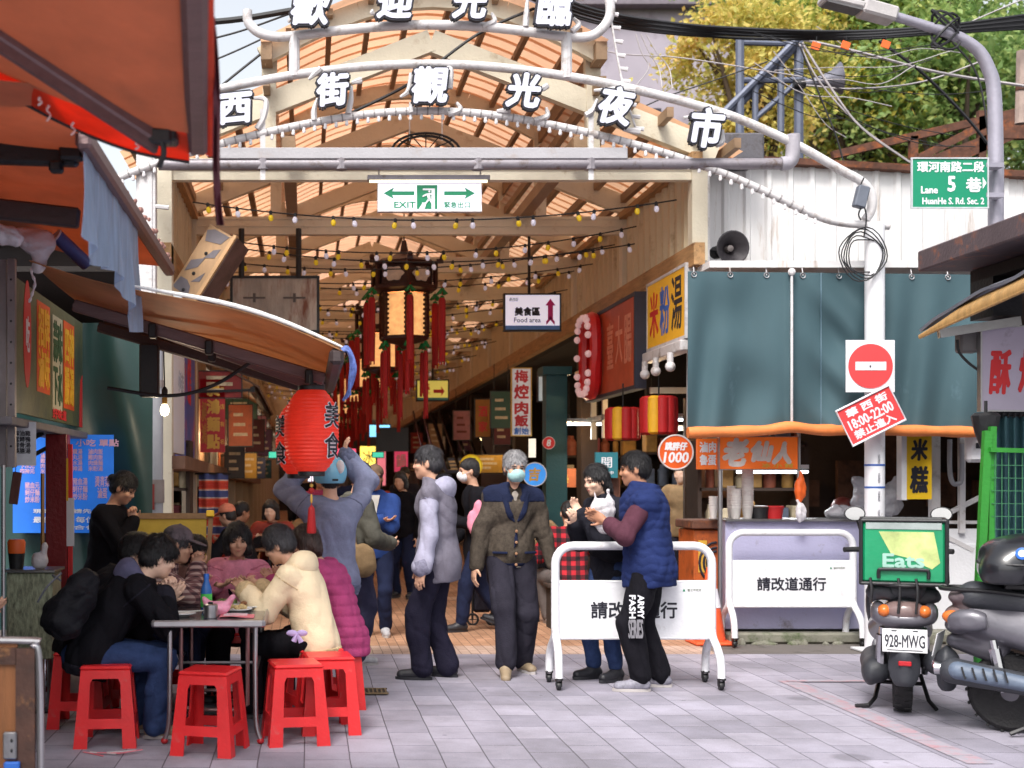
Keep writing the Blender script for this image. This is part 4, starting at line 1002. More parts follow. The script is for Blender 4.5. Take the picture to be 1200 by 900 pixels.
# horn loudspeaker on the wall
def horn(label, c, ax, r, L, m, grp=None):
    t = thing('horn_speaker', label, 'loudspeaker', c, 0, grp); ax = Vector(ax).normalized(); rot = ax.to_track_quat('Z', 'Y').to_matrix()
    b = MB(); b.lathe([(.045, -L), (.05, -L * .8), (.07, -L * .55), (r * .55, -L * .25), (r * .95, -.01), (r, .0), (r * .93, .004), (r * .5, -L * .2), (.02, -L * .55)], 22, rot=rot); b.build('bell', m, t)
    b = MB(); b.lathe([(.0, -L * .5), (.035, -L * .48), (.03, -L * .2), (.012, -L * .16), (0, -L * .15)], 14, rot=rot); b.build('throat_plug', mat('horn_grey', (120, 112, 110), .5), t)
    b = MB(); b.lathe([(.05, -L - .14), (.062, -L - .13), (.062, -L - .01), (.05, -L)], 14, rot=rot); b.build('driver', BLKM, t)
    b = MB(); b.tube([ax * -L, ax * (-L) + UZ * .0 + UX * -.12], .014, 6); b.build('bracket', BLKM, t)
    return t
horn('black horn loudspeaker mounted on the white corrugated wall', at(859, 290, 11.9), (.1, -1, -.05), .16, .26, mat('horn_black', (58, 54, 58), .45, .3))
# counter
LIL = mat('counter_lilac', (176, 174, 204), .55, var=.06, vs=2.5, dirt=((120, 112, 112), .22, 3.5))
CON = mat('mossy_concrete', (126, 124, 112), .85, var=.25, vs=5, dirt=((74, 86, 54), .5, 6))
ct = thing('food_counter', 'pale lilac stall counter on a mossy concrete footing', 'counter', Vector((5.2, 11.85, 0)))
xa = at(850, 700, 11.8).x; xb = at(1200, 700, 11.8).x
b = MB(); b.box(((xa + at(1016, 0, 11.8).x) / 2, 12.0, .62), (at(1016, 0, 11.8).x - xa, .4, 1.0), ch=.008); b.build('front', LIL, ct, True)
b = MB(); b.box(((xa + at(1016, 0, 11.8).x) / 2, 12.0, 1.125), (at(1016, 0, 11.8).x - xa + .02, .5, .022), ch=.004); b.build('worktop', STEEL, ct, True)
b = MB(); b.box(((xa + xb) / 2, 11.86, .05), (xb - xa, .36, .1), ch=.02)
for i in range(30): b.ball((random.uniform(xa, xb), 11.67 + random.uniform(-.03, .03), .0), (random.uniform(.03, .09), .04, random.uniform(.02, .06)), 6)
b.build('footing', CON, ct, True)
wp = thing('panel_partition', 'white steel framed partition with diagonal braces beside the yellow sign', 'partition', Vector((5.9, 11.9, 0)))
W1 = at(1093, 0, 11.9).x; W2 = at(1200, 0, 11.9).x; Wm = at(1016, 0, 11.9).x + .02
b = MB(); b.box(((Wm + W2) / 2, 11.98, .5), (W2 - Wm, .05, .8), ch=.004); b.box(((W1 + W2) / 2 - .0, 11.985, .96), (W2 - W1, .04, .16)); b.build('lower_panel', WHT2, wp, True)
b = MB()
for px, ww in ((1098, .09), (1130, .05)): X = at(px, 0, 11.9).x; b.box((X, 11.95, 1.5), (ww, .05, 1.0))
b.beam(at(1100, 607, 11.96), at(1150, 582, 11.96), .04, .04); b.beam(at(1100, 625, 11.97), at(1140, 645, 11.97), .04, .04); b.beam(at(1093, 612, 11.985), at(1155, 612, 11.985), .03, .03)
b.build('post_frame', WHT, wp, True)
mb_ = thing('meter_box', 'white electricity meter box hung at the end of the orange hem', 'meter', at(1142, 525, 11.5))
b = MB(); b.box((0, 0, 0), (.16, .1, .26), ch=.03); b.build('case', WHT2, mb_); b = MB(); b.box((0.02, -.052, .02), (.07, .006, .05)); b.build('display', INK, mb_); 
b = MB(); b.tube(curve([(-.02, 0, .1), (-.05, 0, .2), (-.02, 0, .3)], 5), .012, 6); b.build('cable', WIRE, mb_)
hs_ = thing('grey_hose', 'grey flexible hose looped on the white partition frame', 'hose', at(1120, 580, 11.85))
b = MB(); b.tube(curve([at(1113, 515, 11.85), at(1113, 550, 11.85), at(1116, 565, 11.85), at(1122, 567, 11.85), at(1127, 560, 11.85), at(1127, 520, 11.85)], 6), .022, 8); b.build('tube', mat('hose_grey', (150, 150, 156), .6), hs_, True)
# yellow cake sign
d = 11.7; s_ = F_PX / d
t, p, let, shp, n = sign('rice_cake_sign', 'yellow vertical sign with two black characters under the tarp hem', 'shop sign', at(1077, 547, d), UX, UZ, 30 / s_, 76 / s_, YEL, .06, None)
let('米', 0, 20 / s_, 18 / s_, 24 / s_, INK, .008, shear=.1); let('糕', 0, -15 / s_, 20 / s_, 30 / s_, INK, .008, shear=.1)
b = MB(); b.box(at(1059, 547, d) + UY * .04, (6 / s_, .1, 78 / s_)); b.build('side_case', WHT2, t, True)
# orange hanging sign
s_ = F_PX / d
t, p, let, shp, n = sign('orange_stall_sign', 'orange stall sign with smudged white brush lettering above the cup stacks', 'shop sign', at(889, 531, d), UX, UZ, 92 / s_, 38 / s_, mat('orange_panel', (226, 104, 30), .5, var=.12, vs=4, bump=0, emit=.12), .05, STEEL, .008)
SMW = mat('brush_white', (206, 196, 190), .6, var=.15, vs=14, bump=0)
let('老', -27 / s_, 1 / s_, 28 / s_, 30 / s_, SMW, .016, shear=.2); let('仙', 4 / s_, 2 / s_, 24 / s_, 22 / s_, SMW, .014, shear=.2); let('人', 27 / s_, 0, 20 / s_, 24 / s_, SMW, .014, shear=.2)
let('冰 小 館', 22 / s_, -14.5 / s_, 36 / s_, 5 / s_, GOLD, .002)
t, p, let, shp, n = sign('orange_menu_panel', 'narrow orange panel with dense white characters left of the orange stall sign', 'shop sign', at(829.5, 532, d + .05), UX, UZ, 24 / s_, 36 / s_, MATS['orange_panel'], .05)
let('滷肉', 0, 8 / s_, 19 / s_, 12 / s_, SGW, .003); let('魯蛋', 0, -7 / s_, 19 / s_, 12 / s_, SGW, .003)
# posts, cups, bags
t = thing('stall_post', 'thin steel post standing at the corner of the lilac counter', 'post', at(846, 755, 11.75) * 1); t.location.z = 0
b = MB(); q0 = at(846, 0, 11.7); b.tube([(q0.x, 11.75, 0), (q0.x, 11.75, 1.95)], .022, 8); b.build('post', STEEL, t, True)
t = thing('stall_post', 'thin steel post under the right end of the orange stall sign', 'post', Vector((at(937, 0, 11.78).x, 11.8, 1.13)))
b = MB(); b.tube([(0, 0, 0), (0, 0, .82)], .018, 8); b.build('post', STEEL, t)
CUP = mat('paper_cup', (218, 212, 208), .5, var=.06, vs=10)
def cups(px, py0, n_, r, label, d=11.95):
    t = thing('cup_stack', label, 'cups', Vector((at(px, 0, d).x, d, 1.137))); 
    for i in range(n_):
        b = MB(); b.lathe([(r * .72, 0), (r, .1), (r * 1.08, .1), (r * 1.08, .108), (r, .112), (r * .9, .108)], 16, (0, 0, i * .024)); b.build('cup', CUP, t)
cups(876, 0, 17, .052, 'tallest stack of white paper cups on the lilac counter')
cups(862, 0, 8, .05, 'shorter stack of white paper cups left of the tall one', 11.9)
cups(857, 0, 9, .038, 'narrow stack of cream paper cups behind the shorter stack', 12.08)
cups(836, 0, 5, .04, 'low stack of clear cups at the end of the orange drink cart', 11.9)
t = thing('red_tub', 'small red plastic tub on the stall counter', 'tub', Vector((at(907, 0, 11.95).x, 11.95, 1.137)))
b = MB(); b.lathe([(.07, 0), (.085, .1), (.092, .1), (.092, .112), (.08, .112), (.078, .1)], 18); b.build('tub', RED, t); b = MB(); b.tube([(.085 * math.cos(a), .085 * math.sin(a), .11) for a in [2 * math.pi * i / 16 for i in range(16)]], .008, 6, closed=True); b.build('rim', RED, t)
t = thing('black_tub', 'dark round tub next to the red tub on the counter', 'tub', Vector((at(890, 0, 11.98).x, 11.98, 1.137)))
b = MB(); b.lathe([(.08, 0), (.1, .1), (.106, .1), (.106, .112), (.09, .1)], 18); b.build('tub', BLK, t); b = MB(); b.lathe([(.1, .1), (.108, .105), (.1, .115), (.02, .12)], 18); b.build('lid', mat('tub_lid', (112, 84, 66), .5), t)
def blob(name, label, cat, c, m, prims, folds_=.008, res=.012, part='bag', group=None):
    t = thing(name, label, cat, c, 0, group); lo = [-.4] * 3; hi = [.4] * 3
    F = Field(lo, hi, res)
    for q in prims:
        if len(q) == 2: F.ell(q[0], q[1], None, .03)
        else: F.cone(*q, .02)
    F.folds(folds_, 45, len(prims)); F.build(part, m, t); return t
PLAST = mat('clear_plastic', (206, 206, 214), .25, var=.12, vs=14, bump=.2, bs=30, alpha=.62)
PLASTW = mat('white_plastic_bag', (226, 222, 226), .35, var=.08, vs=14, bump=.25, bs=35, trans=.25)
blob('plastic_bag', 'big clear plastic bag standing open on the counter behind the sign pole', 'bag', Vector((at(1028, 0, 12.0).x, 12.0, 1.14)), PLAST, [((0, 0, .16), (.24, .12, .17)), ((-.13, 0, .3), (-.2, 0, .36), .06, .04), ((.16, 0, .3), (.22, 0, .38), .06, .04)], .014)
blob('plastic_bag', 'small clear bag of food beside the mossy counter edge mirror', 'bag', Vector((at(985, 0, 11.95).x, 11.95, 1.14)), PLAST, [((0, 0, .05), (.14, .1, .07)), ((.15, 0, .05), (.13, .1, .06))], .012)
t = blob('round_pot', 'dark red round pot behind the small clear bag', 'pot', Vector((at(988, 0, 12.12).x, 12.12, 1.137)), mat('pot_red', (96, 34, 26), .35), [((0, 0, .1), (.11, .1, .1))], .001, part='bowl')
blob('orange_bag', 'orange plastic bag hanging from the sign post above the counter', 'bag', at(938, 574, 11.68), ORG, [((0, 0, 0), (.05, .035, .12)), ((0, 0, .08), (0, 0, .16), .02, .012)], .01, .01)
blob('plastic_bag', 'limp white plastic bag hanging under the orange bag', 'bag', at(939, 601, 11.66), PLASTW, [((0, 0, 0), (.045, .03, .09)), ((0, 0, .05), (-.03, 0, .11), .02, .01)], .01, .01)
# lit tubes inside the stalls
TUBE = mat('lit_tube', (240, 248, 255), .3, var=.02, bump=0, emit=3)
def tube_light(label, c, L, e, along=UX, grp='lit tubes in the stalls'):
    t = thing('tube_light', label, 'tube light', c, 0, grp)
    b = MB(); b.tube([along * (-L / 2), along * (L / 2)], .015, 8); b.build('tube', TUBE, t); b = MB(); b.beam(along * (-L / 2) + UZ * .05, along * (L / 2) + UZ * .05, .06, .04); b.build('housing', WHT, t)
    l = bpy.data.lights.new('tube_glow', 'AREA'); l.shape = 'RECTANGLE'; l.size = L; l.size_y = .06; l.energy = e; l.color = (.95, .98, 1)
    q = bpy.data.objects.new('tube_glow', l); C.objects.link(q); q.parent = t; q.location = (0, 0, -.04)
    if abs(along.y) > .5: q.rotation_euler = (0, 0, R(90))
tube_light('lit white tube above the cups under the orange stall sign', at(905, 553, 12.6), .7, 10)
tube_light('long lit white tube over the dark food stall by the teal column', at(680, 497, 16.2), .75, 16)
tube_light('lit white tube behind the two red and yellow drum lanterns', at(790, 492, 14.6), 1.0, 16)
t = thing('stall_backdrop', 'dark cluttered back wall of the stall behind the counter', 'wall', Vector((6, 14.2, 0)))
b = MB(); b.box((6.3, 14.2, 1.2), (4.2, .08, 2.4)); b.build('boards', DARKB, t, True)
b = MB()
for i in range(7):
    b.box((4.5 + i * .5, 14.1, 1.5 + .2 * math.sin(i * 2)), (.3, .06, .4 + .2 * math.sin(i * 5)))
b.build('hanging_goods_panel', mat('dim_goods', (92, 62, 48), .8, var=.6, vs=5), t, True)
# orange drink cart between counter and street
oc = thing('drink_cart', 'orange drink cart with black swirl beside the lilac counter', 'cart', Vector((at(828, 0, 12.1).x, 12.1, 0)))
b = MB(); b.box((0, .15, .6), (.3, .5, .86), ch=.01); b.build('cabinet', mat('cart_orange', (176, 86, 34), .5, var=.3, vs=4, dirt=((90, 50, 30), .4, 5)), oc)
b = MB(); b.box((0, .13, 1.08), (.36, .56, .08), ch=.01); b.build('top', RUST, oc)
b = MB()
for rr in (.09, .12, .16): b.tube([(.06 + rr * math.cos(a), -.108, .72 + rr * 1.2 * math.sin(a)) for a in [R(90 + 18 * i) for i in range(10)]], .012, 6)
b.build('swirl_mark', INK, oc)
b = MB(); b.box((-.07, -.105, .78), (.08, .006, .3)); b.build('label_strip', GOLD, oc)
b = MB()
for sx in (-.12, .12):
    for sy in (0, .3): b.tube([(sx, sy - .03, 0.0), (sx, sy - .03, .2)], .02, 6)
b.build('legs_frame', BLKM, oc)
tc = thing('traffic_cone', 'orange traffic cone with white band half hidden behind the wheeled barrier', 'traffic cone', Vector((at(832, 0, 11.7).x, 11.7, 0)))
b = MB(); b.box((0, 0, .015), (.36, .36, .03), ch=.01); b.build('base', mat('cone_orange', (232, 92, 48), .5), tc); b = MB(); b.lathe([(.14, .03), (.03, .7), (.02, .7)], 18); b.build('cone', MATS['cone_orange'], tc); b = MB(); b.lathe([(.093, .34), (.064, .5)], 18); b.lathe([(.096, .335), (.066, .505)], 18); b.build('white_band', SGW, tc)

# ------------------------------------------------------------------ things of the right-hand shops inside the street
def disc_sign(label, c, r, m, name='round_sign', texts=(), edge=None, yaw=0):
    t = thing(name, label, 'sign', c); rot = Matrix.Rotation(R(90), 3, 'X')
    b = MB(); b.lathe([(r * .98, -.05), (r, -.04), (r, .0), (r * .98, .004)], 32, rot=rot); p = b.build('disc', m, t)
    b = MB(); b.tube([(r * math.cos(a), -.004, r * math.sin(a)) for a in [2 * math.pi * i / 40 for i in range(40)]], r * .05, 6, closed=True); b.build('rim', edge or WHT, t)
    for s, dx, dz, ww, hh, mm, bo in texts: b = MB(); b.text(s, (dx, -.006, dz), UX, UZ, ww, hh, .003, bo, .15); b.build('lettering', mm, p, smooth=False)
    return t, p
d = 12.3; s_ = F_PX / d
disc_sign('orange round sign with white handwriting and the number 1000', at(792, 530, d), 20 / s_, mat('round_orange', (206, 84, 26), .5, var=.1, bump=0, emit=.1), texts=[('跳胖仔', 0, 7 / s_, 26 / s_, 9 / s_, SGW, .004), ('1000', 0, -6 / s_, 29 / s_, 12 / s_, SGW, .004)])
d = 17; s_ = F_PX / d
disc_sign('yellow round sign with black gourd mark above the heads', at(552, 546, d), 13 / s_, mat('round_yellow', (206, 176, 24), .5, bump=0, emit=.3), texts=[('8', 0, -.02, .1, .16, INK, .012), ('古早味', 0, .09, .12, .03, INK, .002)], edge=YEL)
disc_sign('blue round lit sign with white rim beside the white head of hair', at(626.5, 556, 14.5), 13 / s_ * .9, mat('round_blue', (52, 130, 206), .5, bump=0, emit=.4), texts=[('吉', 0, 0, .12, .14, GOLD, .006)])
disc_sign('small red round sign low on the teal column', at(643, 519, 15.6), .075, RED, texts=[('8', 0, 0, .05, .08, SGW, .003)])
def slab_sign(name, label, px, py, d, wpx, hpx, m, texts=(), frame=None, depth=.05, yaw=0):
    s_ = F_PX / d; u = UX * math.cos(R(yaw)) + UY * math.sin(R(yaw))
    t, p, let, shp, n = sign(name, label, 'sign', at(px, py, d), u, UZ, wpx / s_, hpx / s_, m, depth, frame, .015)
    for s, dx, dy, ww, hh, mm, bo in texts: let(s, dx / s_, dy / s_, ww / s_, hh / s_, mm, bo)
    return t
slab_sign('pork_rice_sign', 'tall white hanging sign with red characters for braised pork rice', 611, 471, 17, 22, 78, mat('sign_white_dim', (206, 200, 200), .5, bump=0, emit=.15), [('梅', 0, 30, 15, 14, RED, .006), ('焢', 0, 12, 16, 16, RED, .008), ('肉', 0, -7, 15, 14, RED, .008), ('飯', 0, -22, 15, 13, RED, .008), ('創始', 0, -34, 17, 8, BLU, .003)], GOLD)
t = slab_sign('teal_sign', 'small teal square sign with white print behind the woman with the bag', 711, 545, 12.8, 26, 30, mat('sign_teal2', (40, 116, 128), .5, var=.1, bump=0), [('開', 0, 3, 12, 12, SGW, .001), ('營業中', 0, -9, 16, 4, SGW, .001)], None, .05, 0)
t = slab_sign('wooden_board', 'slatted brown wooden board leaning below the teal sign', 712, 583, 12.9, 26, 44, mat('dark_wood', (82, 46, 30), .6, var=.5, vs=8, stretch=(12, 1, 1)), [], RUST)
t = slab_sign('lamp_panel', 'tilted lit white lamp panel above the blue round sign', 624, 525, 15, 8, 22, mat('panel_lit', (226, 220, 204), .4, var=.2, bump=0, emit=.5), [], None, .04)
t = slab_sign('oval_light', 'white lit narrow panel beside the tall pork rice sign', 634, 453, 16.5, 6, 34, mat('panel_lit2', (200, 208, 208), .4, bump=0, emit=.2), [], BLK)
t = slab_sign('orange_board', 'dark orange board hanging low beside the pork rice sign', 660, 560, 16.8, 30, 22, MATS['cart_orange'], [('熱', 0, 0, 12, 12, GOLD, .003)])
t = slab_sign('amber_shop_sign', 'dim amber shop sign turned sideways under the far eave', 566, 490, 20, 18, 44, mat('dim_amber', (168, 112, 36), .6, var=.3, vs=3, bump=0), [('酒', 0, 8, 10, 12, RED, .004), ('家', 0, -10, 10, 12, RED, .004)], BLK)
TEAL = mat('teal_paint', (20, 74, 78), .5, var=.12, vs=3)
tcn = thing('teal_column', 'dark teal square column at the edge of the covered street', 'column', Vector((at(650, 0, 16).x, 16, 0)))
b = MB(); b.box((0, 0, 1.4), (.26, .26, 2.8)); b.box((0, 0, .04), (.34, .34, .08)); b.box((0, 0, 2.85), (.36, .36, .1)); b.build('shaft', TEAL, tcn)
DL = [mat('drum_red', (176, 24, 28), .55, var=.12, vs=8, trans=.2), mat('drum_yellow', (222, 166, 36), .55, var=.1, vs=8, trans=.2)]
def drum(label, c, r, h):
    t = thing('drum_lantern', label, 'lantern', c, 0, 'red and yellow drum lanterns in the food stall')
    for k in range(10):
        a0, a1 = 2 * math.pi * k / 10, 2 * math.pi * (k + 1) / 10; b = MB(); am = (a0 + a1) / 2
        b.lathe([(r * .2, -h * .5), (r * .36, -h * .44), (r * .38, 0), (r * .36, h * .44), (r * .2, h * .5)], 12, (r * .72 * math.cos(am), r * .72 * math.sin(am), 0)); b.build('lobe', DL[1 if k in (6, 2) else 0], t)
    b = MB(); b.lathe([(r * .7, -h * .5), (r * .7, -h * .46)], 16); b.lathe([(r * .7, h * .46), (r * .7, h * .5)], 16); b.tube([(0, 0, h * .5), (0, 0, h * .5 + .25)], .008, 5); b.build('cap_ring', BLKM, t)
drum('drum lantern with red and yellow lobes, the lower one nearer the teal sign', at(730, 497, 13.2), .17, .34)
drum('drum lantern with red and yellow lobes, hanging above the orange round sign', at(772, 487, 12.6), .17, .38)
# stall furniture inside the right-hand row
rf = thing('steel_shelving', 'bare steel frame and shelf under the red shop sign', 'frame', Vector((3.6, 14.6, 2.2)))
b = MB(); b.box((3.6, 15.4, 2.6), (.06, .06, 1.2)); b.box((3.6, 16.0, 2.6), (.06, .06, 1.2)); b.beam((3.6, 14.2, 2.25), (3.6, 17, 2.25), .06, .06); b.beam((3.6, 14.2, 2.9), (3.6, 17, 2.9), .05, .05); b.beam((3.55, 13.2, 2.42), (5.2, 13.2, 2.42), .05, .06); b.beam((3.55, 14.9, 2.1), (5.6, 14.9, 2.1), .05, .06)
b.build('bars', CREAM, rf, True)
ks = thing('shop_step', 'low dark raised floor edge of the food stall beside the street', 'step', Vector((4.2, 14, 0)))
b = MB(); b.box((4.35, 15.0, .07), (2.0, 4.2, .14), ch=.01); b.build('slab', CONC, ks, True)
# ------------------------------------------------------------------ road sign pole, barriers, street lamp
p = at(1020, 430, 11.08)
s_ = F_PX / 11.0
t, pn, let, shp, n = sign('no_entry_sign', 'square white no entry sign with red disc on the white pole', 'traffic sign', at(1020, 429, 11.0), UX, UZ, 57 / s_, 61 / s_, SGW, .012)
RS = mat('road_sign_red', (226, 70, 72), .45, var=.04, bump=0)
shp([(26 / s_ * math.cos(a), 26 / s_ * math.sin(a)) for a in [2 * math.pi * i / 48 for i in range(48)]], RS, 'red_disc', .003, .006)
shp([(-18 / s_, -5 / s_), (18 / s_, -5 / s_), (18 / s_, 5 / s_), (-18 / s_, 5 / s_)], SGW, 'white_bar', .007, .006)
b = MB(); b.ball(at(1020, 429, 10.985), .008, 8); b.box(at(1022, 429, 11.06), (.04, .1, .05)); b.build('bolt', BLKM, t, True)
d = 10.97; s_ = F_PX / d; a_ = R(26.5); u = UX * math.cos(a_) + UZ * math.sin(a_); w_ = UZ * math.cos(a_) - UX * math.sin(a_)
t, pn, let, shp, n = sign('time_limit_sign', 'tilted red plate with white closing hours below the no entry disc', 'traffic sign', at(1020.5, 487, d), u, w_, 69 / s_, 45 / s_, RS, .01)
let('華 西 街', 1 / s_, 13.5 / s_, 52 / s_, 9.5 / s_, SGW, .003); let('18:00-22:00', 0, 0, 56 / s_, 11.5 / s_, SGW, .003); let('禁止進入', -1 / s_, -13 / s_, 52 / s_, 10 / s_, SGW, .003)
fr_ = [(-34.5, -22.5), (34.5, -22.5), (34.5, 22.5), (-34.5, 22.5)]
b = MB(); b.tube([at(1020.5, 487, d - .004) + u * (x / s_) + w_ * (y / s_) for x, y in fr_], .011, 6, closed=True); b.build('white_border', SGW, t, True)
for i, (px, py) in enumerate(((1010, 290), (1000, 285))):
    pass
cc = thing('cable_coil', 'black cables coiled on the white pole at the arch end', 'cable', at(1015, 292, 11.1))
b = MB()
for i in range(5):
    rx, rz = .13 + .02 * i, .16 + .015 * i; b.tube([(rx * math.cos(a) - .01 * i, -.02 * i + .05, -.05 + rz * math.sin(a) + .02 * math.sin(3 * a + i)) for a in [2 * math.pi * k / 22 for k in range(22)]], .006, 5, closed=True)
b.tube(curve([(-.02, 0, .1), (.0, .0, .3), (-.06, 0, .5), (-.02, .0, .62)], 5), .007, 5); b.build('loop', WIRE, cc)
bx = thing('junction_box', 'small grey junction box hanging from the arch tube end', 'box', at(1009, 231, 11.1)); b = MB(); b.box((0, 0, 0), (.1, .08, .19), Matrix.Rotation(R(14), 3, 'Y'), .01); b.build('case', mat('box_grey', (98, 104, 116), .5), bx); b = MB(); b.tube(curve([(0, 0, -.09), (-.02, 0, -.15), (0, 0, -.2)], 4), .007, 5); b.build('cable', WIRE, bx)
# wheeled barriers
def barrier(label, px, py, wpx):
    d = ground_d(py); t = thing('wheeled_barrier', label, 'barrier', Vector((at(px, py, d).x, d, 0)), 0, 'white wheeled barriers')
    W = wpx * d / F_PX / 2 - .03; H = 1.02; r = .13
    prof = [(-W, .40), (-W, H - r)] + [(-W + r - r * math.cos(a), H - r + r * math.sin(a)) for a in [R(15 * i) for i in range(1, 6)]] + [(-W + r, H), (W - r, H)] + [(W - r + r * math.sin(a), H - r + r * math.cos(a)) for a in [R(15 * i) for i in range(1, 6)]] + [(W, H - r), (W, .40)]
    b = MB(); b.tube([(x, 0, z) for x, z in prof], .031, 14); b.build('hoop', WHT2, t)
    for sx in (-1, 1):
        for sy in (-1, 1):
            b = MB(); b.tube(curve([(sx * W, 0, .42), (sx * (W + .0), sy * .025, .36), (sx * (W + .005), sy * .12, .28), (sx * (W + .01), sy * .17, .2), (sx * (W + .01), sy * .185, .085)], 5), [.029] * 21, 12); lg = b.build('leg', WHT2, t)
            b = MB(); b.box((sx * (W + .01), sy * .185, .082), (.05, .05, .014)); b.box((sx * (W + .01) - .018, sy * .185 + .008, .055), (.006, .04, .05)); b.box((sx * (W + .01) + .018, sy * .185 + .008, .055), (.006, .04, .05)); b.build('caster_fork', BLKM, lg)
            b = MB(); b.lathe([(.008, -.014), (.03, -.014), (.033, -.006), (.033, .006), (.03, .014), (.008, .014)], 16, (sx * (W + .01), sy * .185 + .012, .0335), Matrix.Rotation(R(90), 3, 'Y')); b.build('caster_wheel', BLK, lg)
    b = MB(); b.box((0, 0, .555), (2 * W - .05, .022, .40), ch=.004); pn = b.build('panel', WHT2, t)
    b = MB()
    for z in (.352, .757): b.tube([(-W, 0, z), (W, 0, z)], .013, 8)
    b.build('rail', WHT2, t)
    b = MB(); b.text('請改道通行', (0, -.0125, .555), UX, UZ, .62, .118, .0015, .0028); b.build('lettering', INK, pn, smooth=False)
    b = MB(); b.text('臺北市政府', (W - .13, -.0125, .70), UX, UZ, .1, .02, .001); b.build('lettering', mat('logo_grey', (120, 126, 110), .6, bump=0), pn, smooth=False)
    b = MB(); b.prism([(W - .215, .69), (W - .195, .69), (W - .205, .712)], (0, -.0125, 0), UX, UZ, .002); b.build('logo_mark', GRN, pn, smooth=False)
barrier('white wheeled barrier the man in the navy vest stands at', 742.5, 804.5, 193)
barrier('white wheeled barrier placed by itself before the lilac counter', 927, 756, 153)
# street lamp
d = 11.6; X = at(1167, 0, d).x
sl_ = thing('street_lamp', 'grey street lamp pole with curved arm carrying the green lane sign', 'street lamp', Vector((X, d, 0)))
LP = mat('lamp_grey', (156, 153, 166), .45, .3, var=.12, vs=4)
pts = [Vector((X, d, 0)), Vector((X, d, 3)), at(1167, 200, d), at(1165, 110, d), at(1158, 80, d), at(1145, 58, d), at(1120, 42, d), at(1090, 32, d), at(1045, 18, d)]
b = MB(); b.tube(curve(pts, 5), [.066] * 11 + [.064 - .0008 * i for i in range(30)], 14); b.build('pole', LP, sl_, True)
b = MB(); b.beam(at(1048, 20, d), at(1008, 9, d), .2, .13, .02); b.build('lamp_base', mat('lamp_housing', (176, 172, 172), .5), sl_, True); b = MB(); b.beam(at(1010, 10, d), at(962, -1, d), .2, .07, .02); lh = b.build('lamp_head', MATS['lamp_housing'], sl_, True)
b = MB(); b.beam(at(1006, 14, d - .01) , at(966, 4, d - .01), .16, .02); b.build('lens', mat('lamp_lens', (92, 90, 92), .3), lh, True)
b = MB(); 
for i in range(6): q = at(1108, 38, d); b.tube([q + Vector((.12 * math.cos(a), .12 * math.sin(a) * .6, .12 * math.sin(a + i) + .03 * i - .06)) for a in [2 * math.pi * k / 14 for k in range(14)]], .012, 5, closed=True)
b.build('cable_wrap', WIRE, sl_, True)
d2 = 11.42; s_ = F_PX / d2
t, pn, let, shp, n = sign('lane_sign', 'green street name sign for lane 5 clamped to the lamp pole', 'street sign', at(1113, 214.5, d2), UX, UZ, 88 / s_, 57 / s_, mat('street_green', (0, 134, 98), .4, var=.04, bump=0), .02, mat('sign_silver', (200, 204, 208), .4, .4), .012)
let('環河南路二段', 1 / s_, 19 / s_, 78 / s_, 12 / s_, SGW, .003); let('Lane', -24 / s_, -8 / s_, 19 / s_, 8 / s_, SGW, .003); let('5', 2 / s_, -1 / s_, 8 / s_, 17 / s_, SGW, .006); let('巷', 28 / s_, -2 / s_, 17 / s_, 16 / s_, SGW, .005); let('HuanHe S. Rd. Sec. 2', 4 / s_, -21 / s_, 72 / s_, 7.5 / s_, SGW, .002)
shp([(38.5 / s_, -7 / s_), (43 / s_, 0), (38.5 / s_, 7 / s_)][::1], SGW, 'arrow')
for y in (195, 230): b = MB(); b.box(at(1162, y, d2 + .06), (.16, .12, .04)); b.build('clamp', LP, t, True)

# ------------------------------------------------------------------ kiosk at the right edge
kk = thing('fried_food_kiosk', 'dark kiosk with rusty roof edge and fried food sign at the picture edge', 'kiosk', Vector((5.6, 8.4, 0)))
b = MB(); b.box((6.35, 7.4, 3.05), (4.0, 3.4, .145), ch=.01); b.build('roof', mat('roof_edge_weathered', (92, 80, 84), .6, .2, var=.25, vs=4, dirt=((168, 98, 54), .38, 4)), kk, True)
b = MB(); b.box((6.5, 7.45, 2.93), (3.6, 3.2, .08)); b.build('roof_underside', DARK, kk, True)
b = MB(); b.beam((4.9, 9.05, 0), (4.9, 9.05, 2.9), .08, .08); b.beam((4.8, 8.9, 2.62), (4.8, 8.9, 2.9), .3, .2); b.build('corner_post', BLKM, kk, True)
b = MB(); b.box((7.0, 9.3, 1.45), (3.8, .06, 2.9)); b.build('back_wall', DARKB, kk, True)
kg = thing('kiosk_awning', 'folded grey awning with golden brown lip under the rusty kiosk roof', 'awning', at(1140, 370, 8.6))
F0, F1 = at(1078, 392, 8.9), at(1215, 330, 7.7)
AWG = mat('awning_grey', (120, 124, 134), .5, var=.15, vs=4); AWL = mat('awning_gold', (190, 150, 96), .35, .2, var=.3, vs=7, stretch=(1, 4, 1))
bk0, bk1 = F0 + Vector((.75, .0, .3)), F1 + Vector((.75, 0, .3))
b = MB(); b.sheet(lambda u, v: F0.lerp(F1, u).lerp(bk0.lerp(bk1, u), v) + UZ * (.095 * (1 - v) * min(1, .25 + u * 2.2) + .03 * math.sin(v * 3.1) + .01 * math.sin(u * 14)), 16, 8, .02); b.build('fabric', AWG, kg, True, angle=80)
b = MB(); b.sheet(lambda u, v: F0.lerp(F1, u) + Vector((.07 * v * v - .012 * math.sin(3.1 * v), 0, -.02 + .115 * v * min(1, .25 + u * 2.2))), 16, 8, .018); b.tube([F0.lerp(F1, i / 12) - UZ * .02 for i in range(13)], .012, 8); b.build('lip', AWL, kg, True, angle=60)
